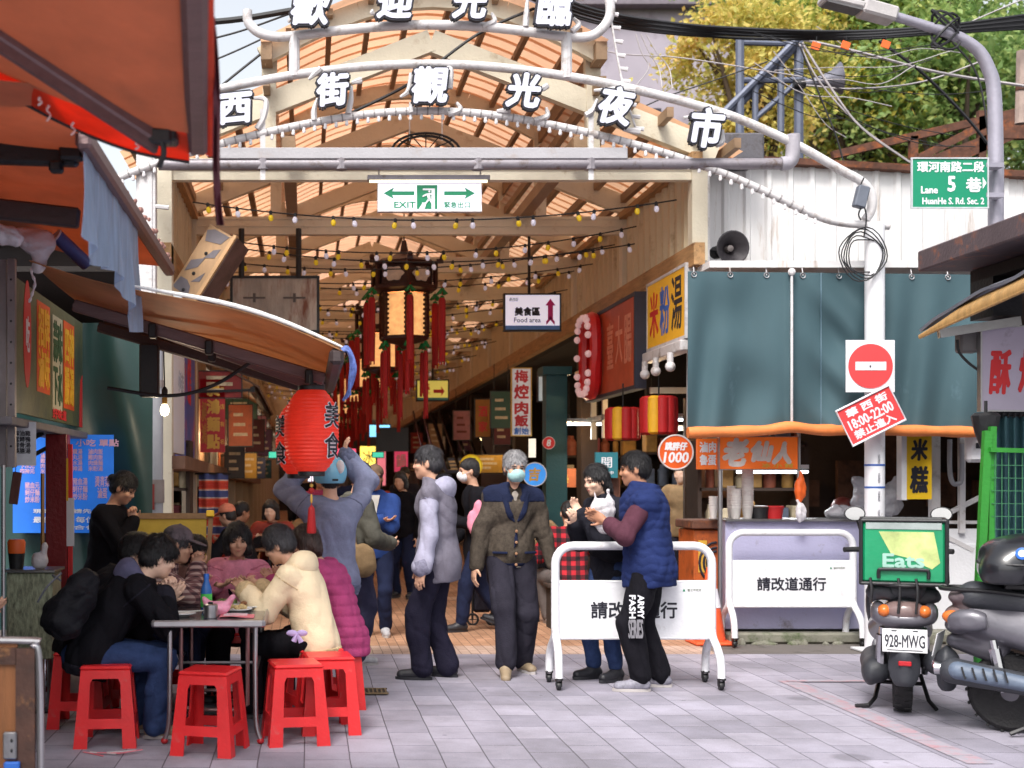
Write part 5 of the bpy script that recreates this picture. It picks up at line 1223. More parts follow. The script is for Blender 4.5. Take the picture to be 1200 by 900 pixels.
b = MB(); b.beam(at(1100, 391, 8.7), at(1195, 376, 8.7), .04, .06); b.build('arm', STEEL, kg, True); b = MB(); b.box(at(1133, 401, 8.85), (.13, .1, .15), ch=.015); b.build('motor', mat('motor_grey', (112, 108, 108), .5), kg, True)
b = MB(); b.tube(curve([at(1122, 398, 8.8), at(1124, 412, 8.8), at(1135, 425, 8.8), at(1150, 436, 8.8)], 5), .01, 5); b.build('cable', WIRE, kg, True)
d = 8.75; s_ = F_PX / d
t, pn, let, shp, n = sign('fried_food_sign', 'white shop sign with red handwritten characters above the blue green curtain', 'shop sign', at(1210, 432, d), UX, UZ, 120 / s_, 98 / s_, mat('sign_lilac_white', (184, 174, 192), .5, var=.1, vs=3, bump=0, dirt=((140, 130, 140), .3, 4)), .05, STEEL, .01)
let('酥', -38 / s_, -4 / s_, 24 / s_, 50 / s_, RED, .008, shear=.15); let('炸', -3 / s_, -2 / s_, 26 / s_, 50 / s_, RED, .008, shear=.15); let('雞', 30 / s_, -2 / s_, 26 / s_, 50 / s_, RED, .008, shear=.15)
CUR = mat('curtain_teal', (48, 84, 92), .7, var=.2, vs=4, stretch=(8, 1, .4))
cu_ = thing('kiosk_curtain', 'blue green pleated curtain closing the kiosk front behind green mesh', 'curtain', at(1210, 620, 8.8))
b = MB(); b.sheet(lambda u, v: at(lerp(1160, 1262, u), lerp(488, 700, v), 8.8 + .025 * math.sin(u * 60) + .008 * math.sin(v * 9 + u * 20)), 90, 12, .004); b.build('cloth', CUR, cu_, True, angle=80)
b = MB(); b.tube([at(1155, 486, 8.78), at(1262, 480, 8.78)], .012, 8)
for i in range(14): q = at(1160 + i * 7, 485.5, 8.78); b.tube([q + Vector((.0, .022 * math.cos(a), .022 * math.sin(a))) for a in [2 * math.pi * k / 8 for k in range(8)]], .006, 5, closed=True)
b.build('curtain_rail', BLKM, cu_, True)
GF = mat('green_frame', (44, 132, 44), .45, var=.12, vs=4, dirt=((30, 90, 30), .3, 6))
gm = thing('green_mesh_gate', 'bright green steel mesh panel leaning against the kiosk curtain', 'mesh panel', at(1180, 800, 8.3)); gm.location.z = 0
G0, G1 = Vector((4.33, 8.35, .0)), Vector((4.52, 8.4, 1.87))
b = MB(); b.beam(at(1147, 700, 8.35), at(1157, 505, 8.4), .04, .05); b.beam(at(1160, 700, 8.36), at(1163, 500, 8.41), .035, .04); b.beam(at(1160, 527, 8.36), at(1260, 530, 8.36), .03, .03); b.beam(at(1147, 790, 8.33), at(1147.2, 699, 8.35), .04, .05); b.build('frame', GF, gm, True)
b = MB()
for i in range(12): b.tube([at(1166 + i * 8, 528, 8.37), at(1166 + i * 8, 720, 8.35)], .003, 4)
for i in range(11): b.tube([at(1162, 545 + i * 15, 8.365), at(1255, 546 + i * 15, 8.365)], .003, 4)
b.build('mesh', mat('green_mesh', (60, 120, 84), .5), gm, True)
cv = thing('black_cover', 'black plastic cover tied at the top of the green mesh panel', 'cover', at(1155, 505, 8.5)); b = MB(); b.lathe([(.03, -.12), (.07, .0), (.09, .1), (.07, .12)], 10); b.build('bag', BLK, cv); b = MB(); b.tube([(0, 0, .1), (0, 0, .2)], .012, 5); b.build('tie', BLK, cv)
# ------------------------------------------------------------------ scooters
TYRE = mat('tyre_rubber', (34, 33, 35), .8, var=.2, vs=20, bump=.2, bs=60)
SBLK = mat('scooter_black', (28, 29, 34), .3, var=.15, coat=.4, bump=.01)
SGRY = mat('scooter_grey', (96, 94, 102), .35, .25, var=.15, coat=.3, bump=.02)
SPLA = mat('scooter_plastic', (52, 54, 60), .55, var=.15)
SDUST = mat('scooter_dusty_blue', (92, 104, 122), .55, var=.2, vs=6)
CHR = mat('chrome', (196, 196, 200), .15, 1., var=.05, bump=0)
AMB = mat('lens_amber', (206, 110, 50), .25, bump=0); LRED = mat('lens_red', (176, 30, 38), .25, bump=0); LCLR = mat('lens_smoky', (122, 102, 100), .2, var=.2, vs=20, bump=0)
def scooter(label, c, yaw, shell, side, box):
    t = thing('scooter', label, 'scooter', c, R(yaw), None)
    def wheel(y):
        rot = Matrix.Rotation(R(90), 3, 'Y')
        b = MB(); b.lathe([(.165, -.045), (.205, -.055), (.228, -.035), (.236, 0), (.228, .035), (.205, .055), (.165, .045)], 36, (0, y, .236), rot)
        for i in range(36): a = 2 * math.pi * i / 36; b.box((.03 * (-1) ** i, y + .232 * math.cos(a), .236 + .232 * math.sin(a)), (.045, .016, .012), Matrix.Rotation(a - math.pi / 2, 3, 'X'))
        wh = b.build('wheel', TYRE, t)
        b = MB(); b.lathe([(.03, -.05), (.05, -.045), (.15, -.03), (.168, -.045), (.168, .045), (.15, .03), (.05, .045), (.03, .05)], 24, (0, y, .236), rot); b.build('rim', SGRY, wh)
    wheel(0); wheel(1.27)
    def F(lo, hi, h=.012): return Field(lo, hi, h)
    f = F((-.3, -.5, .3), (.3, .85, .95)); f.cone((0, -.22, .68), (0, .35, .60), .11, .16, .05); f.cone((0, -.3, .52), (0, -.1, .5), .05, .1, .04); f.cone((.06, -.2, .64), (.09, .4, .5), .06, .11, .05); f.cone((-.06, -.2, .64), (-.09, .4, .5), .06, .11, .05)
    f.ell((0, .1, .80), (.2, .5, .06), None, .02, True); f.build('rear_fairing', shell, t)
    f = F((-.3, .4, .1), (.3, 1.6, 1.15)); f.cone((-.1, .5, .32), (-.1, .85, .32), .07, .07, .04); f.cone((.1, .5, .32), (.1, .85, .32), .07, .07, .04); f.ell((0, .96, .62), (.21, .07, .36), Matrix.Rotation(R(18), 3, 'X'), .06); f.ell((0, 1.08, .5), (.13, .1, .22), None, .06); f.build('leg_shield', shell, t)
    f = F((-.2, .9, .25), (.2, 1.65, .65)); f.ell((0, 1.28, .36), (.085, .29, .2), None, .02); f.cone((-.12, 1.27, .236), (.12, 1.27, .236), .215, .215, .01, True); f.cut((0, 0, .33), (0, 0, -1)); f.build('front_mudguard', shell, t)
    f = F((-.25, -.4, .65), (.25, .7, .95)); f.cone((-.05, -.2, .80), (-.04, .45, .755), .085, .075, .06); f.cone((.05, -.2, .80), (.04, .45, .755), .085, .075, .06); f.ell((0, .12, .86), (.1, .18, .04), None, .03, True); f.build('seat', SPLA, t)
    f = F((-.3, .7, .8), (.3, 1.2, 1.15)); f.ell((0, .93, .98), (.15, .1, .075), None, .04); f.ell((0, 1.0, 1.02), (.09, .07, .07), None, .03); f.build('headset', shell, t)
    b = MB(); b.tube(curve([(-.33, .82, 1.0), (-.2, .9, 1.0), (0, .95, .98), (.2, .9, 1.0), (.33, .82, 1.0)], 4), .014, 8); hb = b.build('handlebar', BLKM, t)
    for sx in (-1, 1):
        b = MB(); b.tube([(sx * .22, .89, 1.0), (sx * .35, .81, .998)], .019, 10); b.build('grip', TYRE, hb)
        b = MB(); b.tube([(sx * .2, .96, .995), (sx * .33, .9, .985)], .006, 6); b.build('brake_lever', CHR, hb)
        b = MB(); b.tube(curve([(sx * .19, .9, 1.02), (sx * .24, .9, 1.12), (sx * .27, .88, 1.22)], 4), .007, 6); mr = b.build('mirror', BLKM, hb)
        rot = Vector((-.1 * sx, -1, .05)).to_track_quat('Z', 'Y').to_matrix(); b = MB(); b.lathe([(0, -.03), (.05, -.025), (.066, -.004), (.066, .004), (.06, .006)], 20, (sx * .28, .87, 1.255), rot, 1.1, .8); b.build('mirror_shell', BLK, mr)
        b = MB(); b.lathe([(0, .006), (.058, .0075)], 20, (sx * .28, .87, 1.255), rot, 1.1, .8); b.build('mirror_glass', CHR, mr)
    # tail: lamp, indicators, plate, splash guard
    f = F((-.2, -.45, .58), (.2, -.1, .82), .009); f.ell((0, -.275, .675), (.125, .085, .07), None, .02); f.build('tail_lamp', LCLR, t)
    for sx in (-1, 1): b = MB(); b.ball((sx * .115, -.30, .675), (.04, .055, .04), 12); b.build('indicator', AMB, t)
    f = F((-.2, -.45, .5), (.2, -.1, .78), .009); f.ell((0, -.27, .62), (.165, .085, .06), None, .03); f.ell((.15, -.2, .66), (.05, .12, .07), None, .03); f.ell((-.15, -.2, .66), (.05, .12, .07), None, .03); f.build('tail_panel', SGRY, t)
    tilt = Matrix.Rotation(R(-12), 3, 'X')
    b = MB(); b.box((0, -.392, .50), (.255, .006, .145), tilt, .002); pl = b.build('number_plate', mat('plate_white', (206, 206, 208), .45, var=.04, bump=0), t)
    u, wv = UX, tilt @ UZ; n_ = u.cross(wv); o = Vector((0, -.392, .50)) + n_ * .0035
    b = MB(); b.text('928-MWG' if box == 'delivery' else 'KPA-071', o + wv * -.004, u, wv, .225, .078, .001, .0016); b.build('lettering', INK, pl, smooth=False)
    b = MB(); b.box(o + wv * -.06, (.2, .002, .006), tilt); b.box(o + wv * .06 + u * -.06, (.03, .003, .008), tilt); b.box(o + wv * .06 + u * .06, (.03, .003, .008), tilt); b.build('plate_bolt', INK, pl)
    f = F((-.2, -.5, .2), (.2, 0, .7), .012); f.cone((0, -.345, .40), (0, -.345, .26), .07, .055, .02); f.ell((0, -.345, .34), (.095, .028, .15), None, .03); f.cone((-.12, 0, .236), (.12, 0, .236), .255, .255, .01, True); f.build('splash_guard', SPLA, t)
    b = MB(); b.box((0, -.408, .36), (.075, .02, .03), None, .005); b.build('reflector', LRED, t)
    # engine side, muffler, stand
    f = F((-.3, -.2, .1), (0, .6, .45)); f.cone((-.15, .0, .26), (-.15, .42, .27), .085, .1, .03); f.ell((-.19, .05, .24), (.05, .14, .09), None, .03); f.build('engine_case', SPLA, t)
    f = F((.02, -.45, .1), (.35, .6, .6)); f.cone((.19, -.28, .36), (.18, .2, .3), .078, .062, .03); f.build('muffler', SPLA, t)
    f = F((.1, -.4, .2), (.4, .3, .55)); f.cone((.235, -.25, .37), (.225, .1, .32), .055, .045, .02); ms = f.build('muffler_shield', side, t)
    b = MB()
    for i in range(5): b.beam((.285, -.22 + i * .055, .40), (.287, -.2 + i * .055, .33), .008, .02)
    b.build('shield_slot', BLK, ms)
    b = MB(); b.lathe([(.018, -.02), (.035, -.02), (.04, .03)], 14, (.19, -.35, .37), Matrix.Rotation(R(90), 3, 'X')); b.build('exhaust_tip', CHR, t)
    b = MB(); b.tube([(-.12, .28, .2), (-.16, .1, .06), (-.2, .02, .02)], .014, 6); b.tube([(.12, .28, .2), (.16, .1, .06), (.2, .02, .02)], .014, 6); b.tube([(-.13, .22, .15), (.13, .22, .15)], .014, 6); b.tube([(-.2, .02, .02), (-.28, -.0, .012)], .016, 6); b.build('centre_stand', BLKM, t)
    for sx in (-1, 1): b = MB(); b.tube([(sx * .13, -.02, .25), (sx * .12, -.08, .55)], .02, 8); b.tube([(sx * .128, -.03, .30), (sx * .122, -.07, .5)], .034, 10); b.build('shock_absorber', CHR, t)
    b = MB(); b.tube(curve([(-.12, .1, .82), (-.13, -.1, .84), (-.11, -.32, .84), (0, -.38, .84), (.11, -.32, .84), (.13, -.1, .84), (.12, .1, .82)], 4), .013, 8); b.tube([(-.12, -.2, .84), (.12, -.2, .84)], .01, 6); b.build('carrier_rack', BLKM, t)
    return t
sc1 = scooter('dark delivery scooter seen from behind with number plate 928-MWG', Vector((3.87, 8.3, 0)), -23, SBLK, SPLA, 'delivery')
sc2 = scooter('dusty grey scooter half out of the picture with black top case', Vector((4.2, 7.62, 0)), -126, SGRY, SDUST, 'top')
# delivery bag
dg = thing('delivery_bag', 'green insulated delivery bag strapped on the rack of the dark scooter', 'delivery bag', Vector((3.87, 8.3, .845)), R(-24))
BAGG = mat('bag_green', (20, 138, 92), .38, var=.14, vs=5, bump=.12, bs=9); BAGY = mat('bag_painted_glare', (186, 200, 130), .3, var=.35, vs=7, bump=.1, bs=14)
f = Field((-.32, -.45, -.05), (.32, .15, .48), .012)
b = MB(); b.box((0, -.14, .2), (.49, .44, .4), None, .025); bd = b.build('body', BAGG, dg)
b = MB()
for sx in (-1, 1):
    for sy in (-.36, .08): b.tube([(sx * .243, sy, .0), (sx * .243, sy, .41)], .012, 8)
    for z in (.004, .40): b.tube([(sx * .243, -.36, z), (sx * .243, .08, z)], .012, 8)
for sy in (-.36, .08):
    for z in (.004, .40): b.tube([(-.243, sy, z), (.243, sy, z)], .012, 8)
b.tube([(.249, -.36, .02), (.249, .06, .38)], .01, 6)
b.build('black_piping', BLK, dg)
for sx in (-1, 1): b = MB(); b.box((.247 * sx, -.14, .2), (.008, .4, .38), None, .002); b.build('side_panel', mat('bag_side', (26, 34, 34), .6), dg)
b = MB(); b.box((0, -.362, .365), (.43, .006, .042), None, .002); b.build('grey_strip', mat('strip_grey', (150, 160, 158), .4), dg)
b = MB(); b.prism([(-.14, .33), (.17, .33), (.205, .14), (.16, .1), (.02, .17), (-.07, .19)], (0, -.361, 0), UX, UZ, .003); b.build('painted_glare', BAGY, bd)  # glare on the bag front, painted as a pale yellow patch
b = MB(); b.text('Eats', (.0, -.3625, .15), UX, UZ, .23, .08, .002, .004); b.build('lettering', mat('bag_print', (150, 190, 176), .5, bump=0), bd, smooth=False)
b = MB(); b.tube(curve([(-.14, -.37, .04), (-.14, -.375, .085), (-.11, -.378, .095), (.11, -.378, .095), (.14, -.375, .085), (.14, -.37, .04)], 4), .011, 8); b.build('handle', BLK, dg)
for x, y in ((-.19, -.37), (-.03, -.37), (.07, -.37)):
    b = MB(); b.tube(curve([(x, y, .04), (x + .01, y - .01, -.04), (x - .0, y + .0, -.18 if x > -.1 else -.12)], 4), .009, 5); b.build('strap', BLK, dg)
f = Field((-.3, -.4, -.2), (.3, .45, .1), .014); f.cone((-.15, -.25, -.06), (.16, -.2, -.07), .055, .05, .03); f.cone((-.1, .1, -.06), (.14, .15, -.06), .06, .06, .03); f.folds(.012, 40, 3); f.build('folded_rain_cover', SPLA, dg)
# top case
tcse = thing('top_case', 'black hard top case with blue badge on the grey scooter', 'top case', Vector((4.40, 7.48, .875)), R(-116))
f = Field((-.34, -.52, -.05), (.34, .25, .4), .012); f.cone((-.15, -.28, .1), (.15, -.28, .1), .14, .14, .06); f.cone((-.15, .02, .1), (.15, .02, .1), .13, .13, .06); f.ell((0, -.13, .19), (.26, .28, .12), None, .05); f.cut((0, 0, .015), (0, 0, -1), .02); f.build('shell', SBLK, tcse)
b = MB(); b.tube([(.29 * math.copysign(abs(math.cos(a)) ** .5, math.cos(a)), -.13 + .292 * math.copysign(abs(math.sin(a)) ** .6, math.sin(a)), .135) for a in [2 * math.pi * i / 40 for i in range(40)]], .006, 6, closed=True); b.build('lid_seam', BLK, tcse)
rot = Vector((1, -.15, .25)).to_track_quat('Z', 'Y').to_matrix()
b = MB(); b.lathe([(.0, 0), (.035, 0), (.035, .006), (.03, .008)], 20, (.262, -.2, .2), rot); b.build('badge', BLU, tcse); b = MB(); b.lathe([(.0, .008), (.02, .009)], 12, (.262, -.2, .2), rot); b.build('badge_mark', SGW, tcse)
b = MB(); b.box((.262, .0, .255), (.02, .16, .03), None, .004); b.build('label', mat('label_pale', (150, 150, 160), .4), tcse)
b = MB(); b.box((0, -.13, -.005), (.2, .3, .03), None, .005); b.build('base_plate', BLKM, tcse)
# bag at the scooter
sb = blob('handlebar_bag', 'worn brown grey cloth bag hanging between the two scooters', 'bag', Vector((4.05, 7.75, .72)), mat('bag_mauve', (92, 80, 84), .8, var=.2, vs=6), [((0, 0, 0), (.12, .1, .12)), ((-.06, -.02, .07), (.1, .09, .06)), ((.1, 0, .1), (.16, 0, .2), .03, .02)], .008, .01)
# helmet-like rain cover beside the grey scooter
# ------------------------------------------------------------------ trees, buildings, cables behind the stall
def leaf_mat(name, cols):
    m = bpy.data.materials.new(name); m.use_nodes = True; nt = m.node_tree; N, L = nt.nodes, nt.links; b = N['Principled BSDF']
    g = N.new('ShaderNodeNewGeometry'); r = N.new('ShaderNodeValToRGB'); e = r.color_ramp.elements
    while len(e) < len(cols): e.new(.5)
    for i, c in enumerate(cols): e[i].position = i / (len(cols) - 1); e[i].color = (*lin(c), 1)
    tc = N.new('ShaderNodeTexCoord'); n = N.new('ShaderNodeTexNoise'); n.inputs['Scale'].default_value = .8; L.new(tc.outputs['Object'], n.inputs['Vector'])
    ma = N.new('ShaderNodeMath'); ma.operation = 'MULTIPLY_ADD'; ma.inputs[1].default_value = .55; L.new(g.outputs['Random Per Island'], ma.inputs[0])
    mb2 = N.new('ShaderNodeMapRange'); mb2.inputs[1].default_value = .3; mb2.inputs[2].default_value = .7; mb2.inputs[3].default_value = 0; mb2.inputs[4].default_value = .5; L.new(n.outputs['Fac'], mb2.inputs[0]); L.new(mb2.outputs[0], ma.inputs[2])
    L.new(ma.outputs[0], r.inputs[0]); L.new(r.outputs[0], b.inputs['Base Color']); b.inputs['Roughness'].default_value = .55
    t = N.new('ShaderNodeBsdfTranslucent'); L.new(r.outputs[0], t.inputs[0]); ms = N.new('ShaderNodeMixShader'); ms.inputs[0].default_value = .45
    L.new(b.outputs[0], ms.inputs[1]); L.new(t.outputs[0], ms.inputs[2]); L.new(ms.outputs[0], N['Material Output'].inputs[0]); return m
LG = leaf_mat('leaf_green', [(84, 116, 66), (120, 152, 86), (158, 182, 108), (200, 204, 122)]); LY = leaf_mat('leaf_autumn', [(136, 152, 84), (196, 190, 98), (224, 206, 118), (226, 186, 112)]); LM = leaf_mat('leaf_mixed', [(84, 122, 56), (142, 166, 78), (206, 198, 94), (230, 186, 84)])
BARK = mat('bark', (92, 78, 66), .9, var=.3, vs=9, bump=.4, bs=20, stretch=(1, 1, .2))
def tree(label, base, cc, rr, n, m, leaf=.15, seed=0):
    t = thing('tree', label, 'tree', base); rs = np.random.RandomState(seed); cc = np.array(cc); rr = np.array(rr)
    K = 46; d = rs.normal(size=(K, 3)); d /= np.linalg.norm(d, axis=1)[:, None]; cen = cc + d * rr * (rs.rand(K, 1) ** .45)
    w = rs.rand(K) + .4; idx = rs.choice(K, n, p=w / w.sum()); pos = cen[idx] + rs.normal(size=(n, 3)) * (rr.mean() * .135 * (.6 + rs.rand(K, 1)[idx]))
    a = rs.normal(size=(n, 3)); a[:, 2] = a[:, 2] * .7 - .3; a /= np.linalg.norm(a, axis=1)[:, None]
    q = rs.normal(size=(n, 3)); q -= a * (q * a).sum(1)[:, None]; q /= np.linalg.norm(q, axis=1)[:, None]; nn = np.cross(a, q)
    s = leaf * (.6 + .7 * rs.rand(n, 1)); P = np.stack([pos - a * s * .5, pos + q * s * .3 + nn * s * .08, pos + a * s * .5, pos - q * s * .3 + nn * s * .08], 1).reshape(-1, 3)
    npmesh('crown', P - np.array(base), np.arange(n * 4).reshape(n, 4), m, t, False)
    b = MB(); top = Vector(cc) - UZ * rr[2] * .35; mid_ = Vector(base).lerp(top, .5) + Vector((.3, .1, 0)); P = curve([Vector(base) - UZ * .2, mid_, top], 6); b.tube(P, [.24 - .11 * i / len(P) for i in range(len(P))], 10)
    for k in range(0, K, 2):
        e = Vector(cen[k]); o_ = P[-1 - (k % 5)]; b.tube(curve([o_, o_.lerp(e, .55) + UZ * .2, e], 4), [.09, .08, .07, .06, .05, .04, .03, .02, .012], 6)
    b.build('trunk', BARK, t, True); return t
def tbase(px, d): return (at(px, 0, d).x, d, 0)
tree('yellow autumn tree behind the grey metal frame', tbase(868, 23), at(880, 90, 23), (1.35, 1.4, 1.6), 12000, LY, .125, 3)
tree('mixed green and yellow tree between the horn frame and the street lamp', tbase(1010, 25), at(1000, 90, 25), (1.9, 1.7, 2.2), 15000, LM, .13, 5)
tree('broad green tree behind the street lamp', tbase(1120, 24), at(1110, 60, 24), (2.0, 1.7, 2.2), 15000, LG, .15, 8)
tree('green tree at the picture edge behind the kiosk roof', tbase(1260, 26), at(1240, 110, 26), (1.9, 1.6, 2.4), 7000, LG, .18, 11)
tree('deep green tree crown filling the gap high above the lamp arm', tbase(985, 29), at(990, -10, 29), (3.1, 1.5, 1.6), 9000, LG, .2, 13)
tree('yellowing tree low behind the corrugated wall', tbase(950, 28), at(1040, 190, 28), (3.6, 1.2, 1.2), 8000, LM, .17, 17)
tree('small olive tree glimpsed between the blue cloth and the column', tbase(112, 17), at(112, 320, 17), (.55, .5, .6), 2600, LM, .1, 19)
GB = mat('building_grey', (166, 158, 170), .8, var=.12, vs=.5, dirt=((110, 100, 108), .4, .8))
bl = thing('grey_building', 'grey concrete building with dark upper gallery behind the yellow tree', 'building', Vector((7.5, 33, 0)))
b = MB(); b.box((9.0, 34, 8), (9.0, 2, 18)); b.build('wall', GB, bl, True)
b = MB(); b.box((9.5, 32.94, 14.8), (8, .2, 2.0)); b.build('gallery_opening', DARK, bl, True)
for q_, d_ in (((9.0, 32.85, 13.7), (9.2, .5, .16)), ((9.0, 32.9, 8.9), (9.02, .12, .1))): b = MB(); b.box(q_, d_); b.build('ledge', mat('ledge_grey', (118, 110, 118), .8), bl, True)
b = MB()
for x in (7.3, 7.9): b.beam((x, 32.7, 13.8), (x, 32.7, 15.4), .08, .08)
for z in (13.9, 14.3, 14.7, 15.1): b.beam((7.3, 32.68, z), (7.9, 32.68, z + .3), .05, .05)
b.build('rusty_ladder', RUST, bl, True)
for x in (5.6, 8.8, 10.5): b = MB(); b.box((x, 32.96, 10.6), (.7, .1, .9)); wv_ = b.build('window', mat('window_dark', (62, 62, 74), .2, bump=0), bl, True); b = MB(); b.box((x, 32.9, 10.12), (.9, .16, .08)); b.build('sill', MATS['ledge_grey'], wv_, True)
b2 = thing('far_wall_block', 'plain dark wall block standing behind the trees', 'building', Vector((20, 44, 0))); b = MB(); b.box((22, 45, 4), (18, 2, 8)); b.build('wall', mat('far_wall', (104, 106, 98), .9, var=.2, vs=.4), b2, True); b = MB(); b.box((22, 44, 8.1), (18.4, 3, .3)); b.build('roof', RUST, b2, True)
# metal frame with a horn
FRM = mat('frame_grey_blue', (92, 98, 116), .5, .2, var=.15)
fm = thing('braced_tower', 'grey steel roof tower of posts and braces in front of the yellow tree', 'frame', at(900, 180, 16))
b = MB()
for px, y0, y1, r_ in ((867, 45, 180, .055), (936, 40, 190, .06), (885, 100, 150, .04), (915, 70, 155, .045)): b.tube([at(px, y0, 16), at(px, y1, 16)], r_, 8)
b.tube([at(867, 94, 16), at(945, 94, 16)], .04, 8); b.tube([at(850, 130, 16), at(935, 45, 15.9)], .045, 8); b.tube([at(858, 132, 16.1), at(935, 52, 16)], .045, 8); b.tube([at(884, 140, 16), at(932, 98, 16)], .035, 8); b.tube([at(867, 50, 16), at(940, 52, 16)], .035, 8)
b.build('bars', FRM, fm, True)
horn('grey horn loudspeaker high on the steel frame among the cables', at(985, 92, 15.8), (1, -.15, .1), .2, .42, mat('horn_weathered', (110, 110, 122), .5, .2))
rr_ = thing('rusty_trellis', 'rusty steel roof trellis sloping up behind the lane sign', 'frame', at(1100, 190, 17))
b = MB()
for p0, p1 in (((975, 182), (1190, 132)), ((1075, 186), (1165, 140)), ((1085, 190), (1200, 146)), ((1110, 190), (1190, 158)), ((1150, 190), (1150, 130)), ((1070, 186), (1070, 160))): b.beam(at(*p0, 17), at(*p1, 17), .08, .1)
b.box(at(1185, 150, 17), (.5, .1, .3)); b.build('beams', RUST, rr_, True)
pl_ = thing('utility_pole_stub', 'weathered pale pipe end hanging at the picture edge', 'pipe', at(1198, 120, 14)); b = MB(); b.tube([at(1198, 60, 14), at(1196, 145, 14)], .06, 8); b.build('pipe', mat('pipe_weathered', (170, 150, 140), .7), pl_, True); b = MB(); b.tube([at(1198, 100, 13.99), at(1198, 106, 13.99)], .07, 8); b.build('clamp', RUST, pl_, True)
# overhead cables
def cable(label, pts, r, grp, m=WIRE, name='overhead_cable'):
    o = pts[0]; b = MB(); b.tube(curve(pts, 6), r, 5); b.v = [v - o for v in b.v]; q = b.build(name, m); q.location = o; tag(q, label, 'cable', grp)
G1_ = 'black cables bundled across the trees'
for i in range(9):
    k = i * 2.3 - 8
    cable('black cable in the thick bundle sagging across the trees', [at(560, -40 + k, 12.5), at(680, 12 + k * .7 + 3 * math.sin(i), 13.0 + .05 * i), at(780, 32 + k * .7, 13.2), at(880, 39 + k * .6 + 2 * math.sin(i * 2), 13.4 + .04 * i), at(1000, 41 + k * .5, 13.5), at(1108, 34 + k * .5, 13.5), at(1230, 22 + k, 13.8)], .012 + .006 * (i % 3 == 0), G1_)
PALE = mat('cable_pale', (170, 164, 166), .6, bump=0)
CB = [('pale cable running from the steel frame down past the lane sign', [(930, 44), (1010, 62), (1100, 85), (1215, 103)], 13.8, .016, PALE), ('second pale cable crossing just above the horn', [(945, 100), (1000, 104), (1080, 96), (1160, 68)], 14, .01, PALE),
      ('pale cable falling from the frame to the corrugated wall top', [(940, 50), (975, 105), (1010, 150), (1066, 190)], 13, .013, PALE), ('thin pale cable beside the one falling to the wall top', [(936, 50), (960, 95), (1005, 145), (1060, 186)], 13.2, .01, PALE),
      ('black cable hanging from the frame foot to the arch', [(938, 55), (960, 110), (980, 160), (990, 196)], 12.8, .009, WIRE), ('black cable slanting from the bundle to behind the lane sign', [(1030, 48), (1080, 85), (1130, 135), (1160, 172)], 13.8, .017, WIRE),
      ('thin cable from the bundle toward the upper frame', [(640, 40), (720, 62), (800, 68), (940, 90)], 13.2, .007, PALE), ('thin cable slung low across the yellow tree', [(640, 80), (720, 130), (790, 110), (900, 72)], 13.1, .007, WIRE),
      ('pale cable from the lamp arm up out of the picture', [(1115, 36), (1150, 20), (1215, -8)], 13.6, .008, PALE), ('black cable down the lamp pole to the kiosk roof', [(1112, 44), (1146, 90), (1162, 180), (1178, 240), (1210, 262)], 13.3, .01, WIRE)]
for lb, pts, d, r_, m_ in CB: cable(lb, [at(x, y, d) for x, y in pts], r_, None, m_)
CB = [('thick black cable crossing the white sky above the awning', [(180, 30), (270, 24), (345, 12)], 11.9, .03), ('thin cable below the thick one in the white sky', [(180, 60), (270, 40), (340, 16)], 11.9, .01), ('cable running down the white sky to the arch end', [(190, 160), (260, 100), (330, 44)], 11.6, .012), ('second cable down the white sky beside it', [(190, 92), (262, 66), (340, 30)], 11.7, .009),
      ('black cable slanting behind the lettering from arch to roof', [(395, 140), (480, 98), (560, 40), (640, 4)], 11.5, .014)]
for lb, pts, d, r_ in CB: cable(lb, [at(x, y, d) for x, y in pts], r_, None)
for i in range(14):
    rs = random.Random(i + 3); x0, y0, x1, y1 = rs.uniform(860, 960), rs.uniform(30, 110), rs.uniform(960, 1190), rs.uniform(40, 180); d = 12.9 + .07 * i
    cable('thin cable in the tangle between steel tower and lamp pole', [at(x0, y0, d), at(lerp(x0, x1, .35), lerp(y0, y1, .35) + rs.uniform(4, 26), d), at(lerp(x0, x1, .7), lerp(y0, y1, .7) + rs.uniform(4, 22), d), at(x1, y1, d)], .005, 'thin cables tangled before the trees', PALE if i % 3 == 0 else WIRE)
for i in range(3):
    cable('white wire dangling in front of the grey building', [at(745 + i * 6, 40, 12.9), at(752 + i * 9, 62, 12.9), at(760 + i * 12, 80, 12.9), at(764 + i * 12 - 22 * (i == 0), 104, 12.8)], .006, 'white wires by the grey building', PALE)
for px, py in ((956, 54), (991, 53), (1038, 52)):
    t = thing('cable_tag', 'small orange marker tag hanging on the black cable bundle', 'tag', at(px, py, 13.3), 0, 'orange cable tags'); b = MB(); b.box((0, 0, 0), (.09, .012, .08), Matrix.Rotation(R(20), 3, 'Y'), .003); b.build('plate', ORG, t); b = MB(); b.tube([(0, 0, .03), (0.01, 0, .1)], .004, 4); b.build('tie', WIRE, t)
# ------------------------------------------------------------------ stalls and awnings on the left
AWO = mat('awning_orange_brown', (206, 136, 100), .6, var=.14, vs=3, bump=.04, bs=20, trans=.42); AWR = mat('awning_red', (240, 92, 56), .5, var=.18, vs=5, bump=.05, bs=30, trans=.55)
AWB = mat('awning_tan_brown', (196, 142, 96), .6, var=.16, vs=3, bump=.05, bs=18, trans=.45)
ALU = mat('awning_bar_mauve', (120, 98, 98), .45, .4, var=.15, vs=5, stretch=(.5, 6, 6)); ALUD = mat('awning_bar_dark', (70, 58, 58), .5, .3, var=.2, vs=5)
aw = thing('orange_awning', 'big orange awning overhead with red valance and folding arm, close to the viewer', 'awning', at(-100, 60, 4.6))
far_ = curve([at(-260, -30, 5), at(-120, 44, 5), at(0, 106, 5), at(60, 138, 5), at(110, 161, 5), at(165, 180, 5), at(222, 190, 5)], 6)
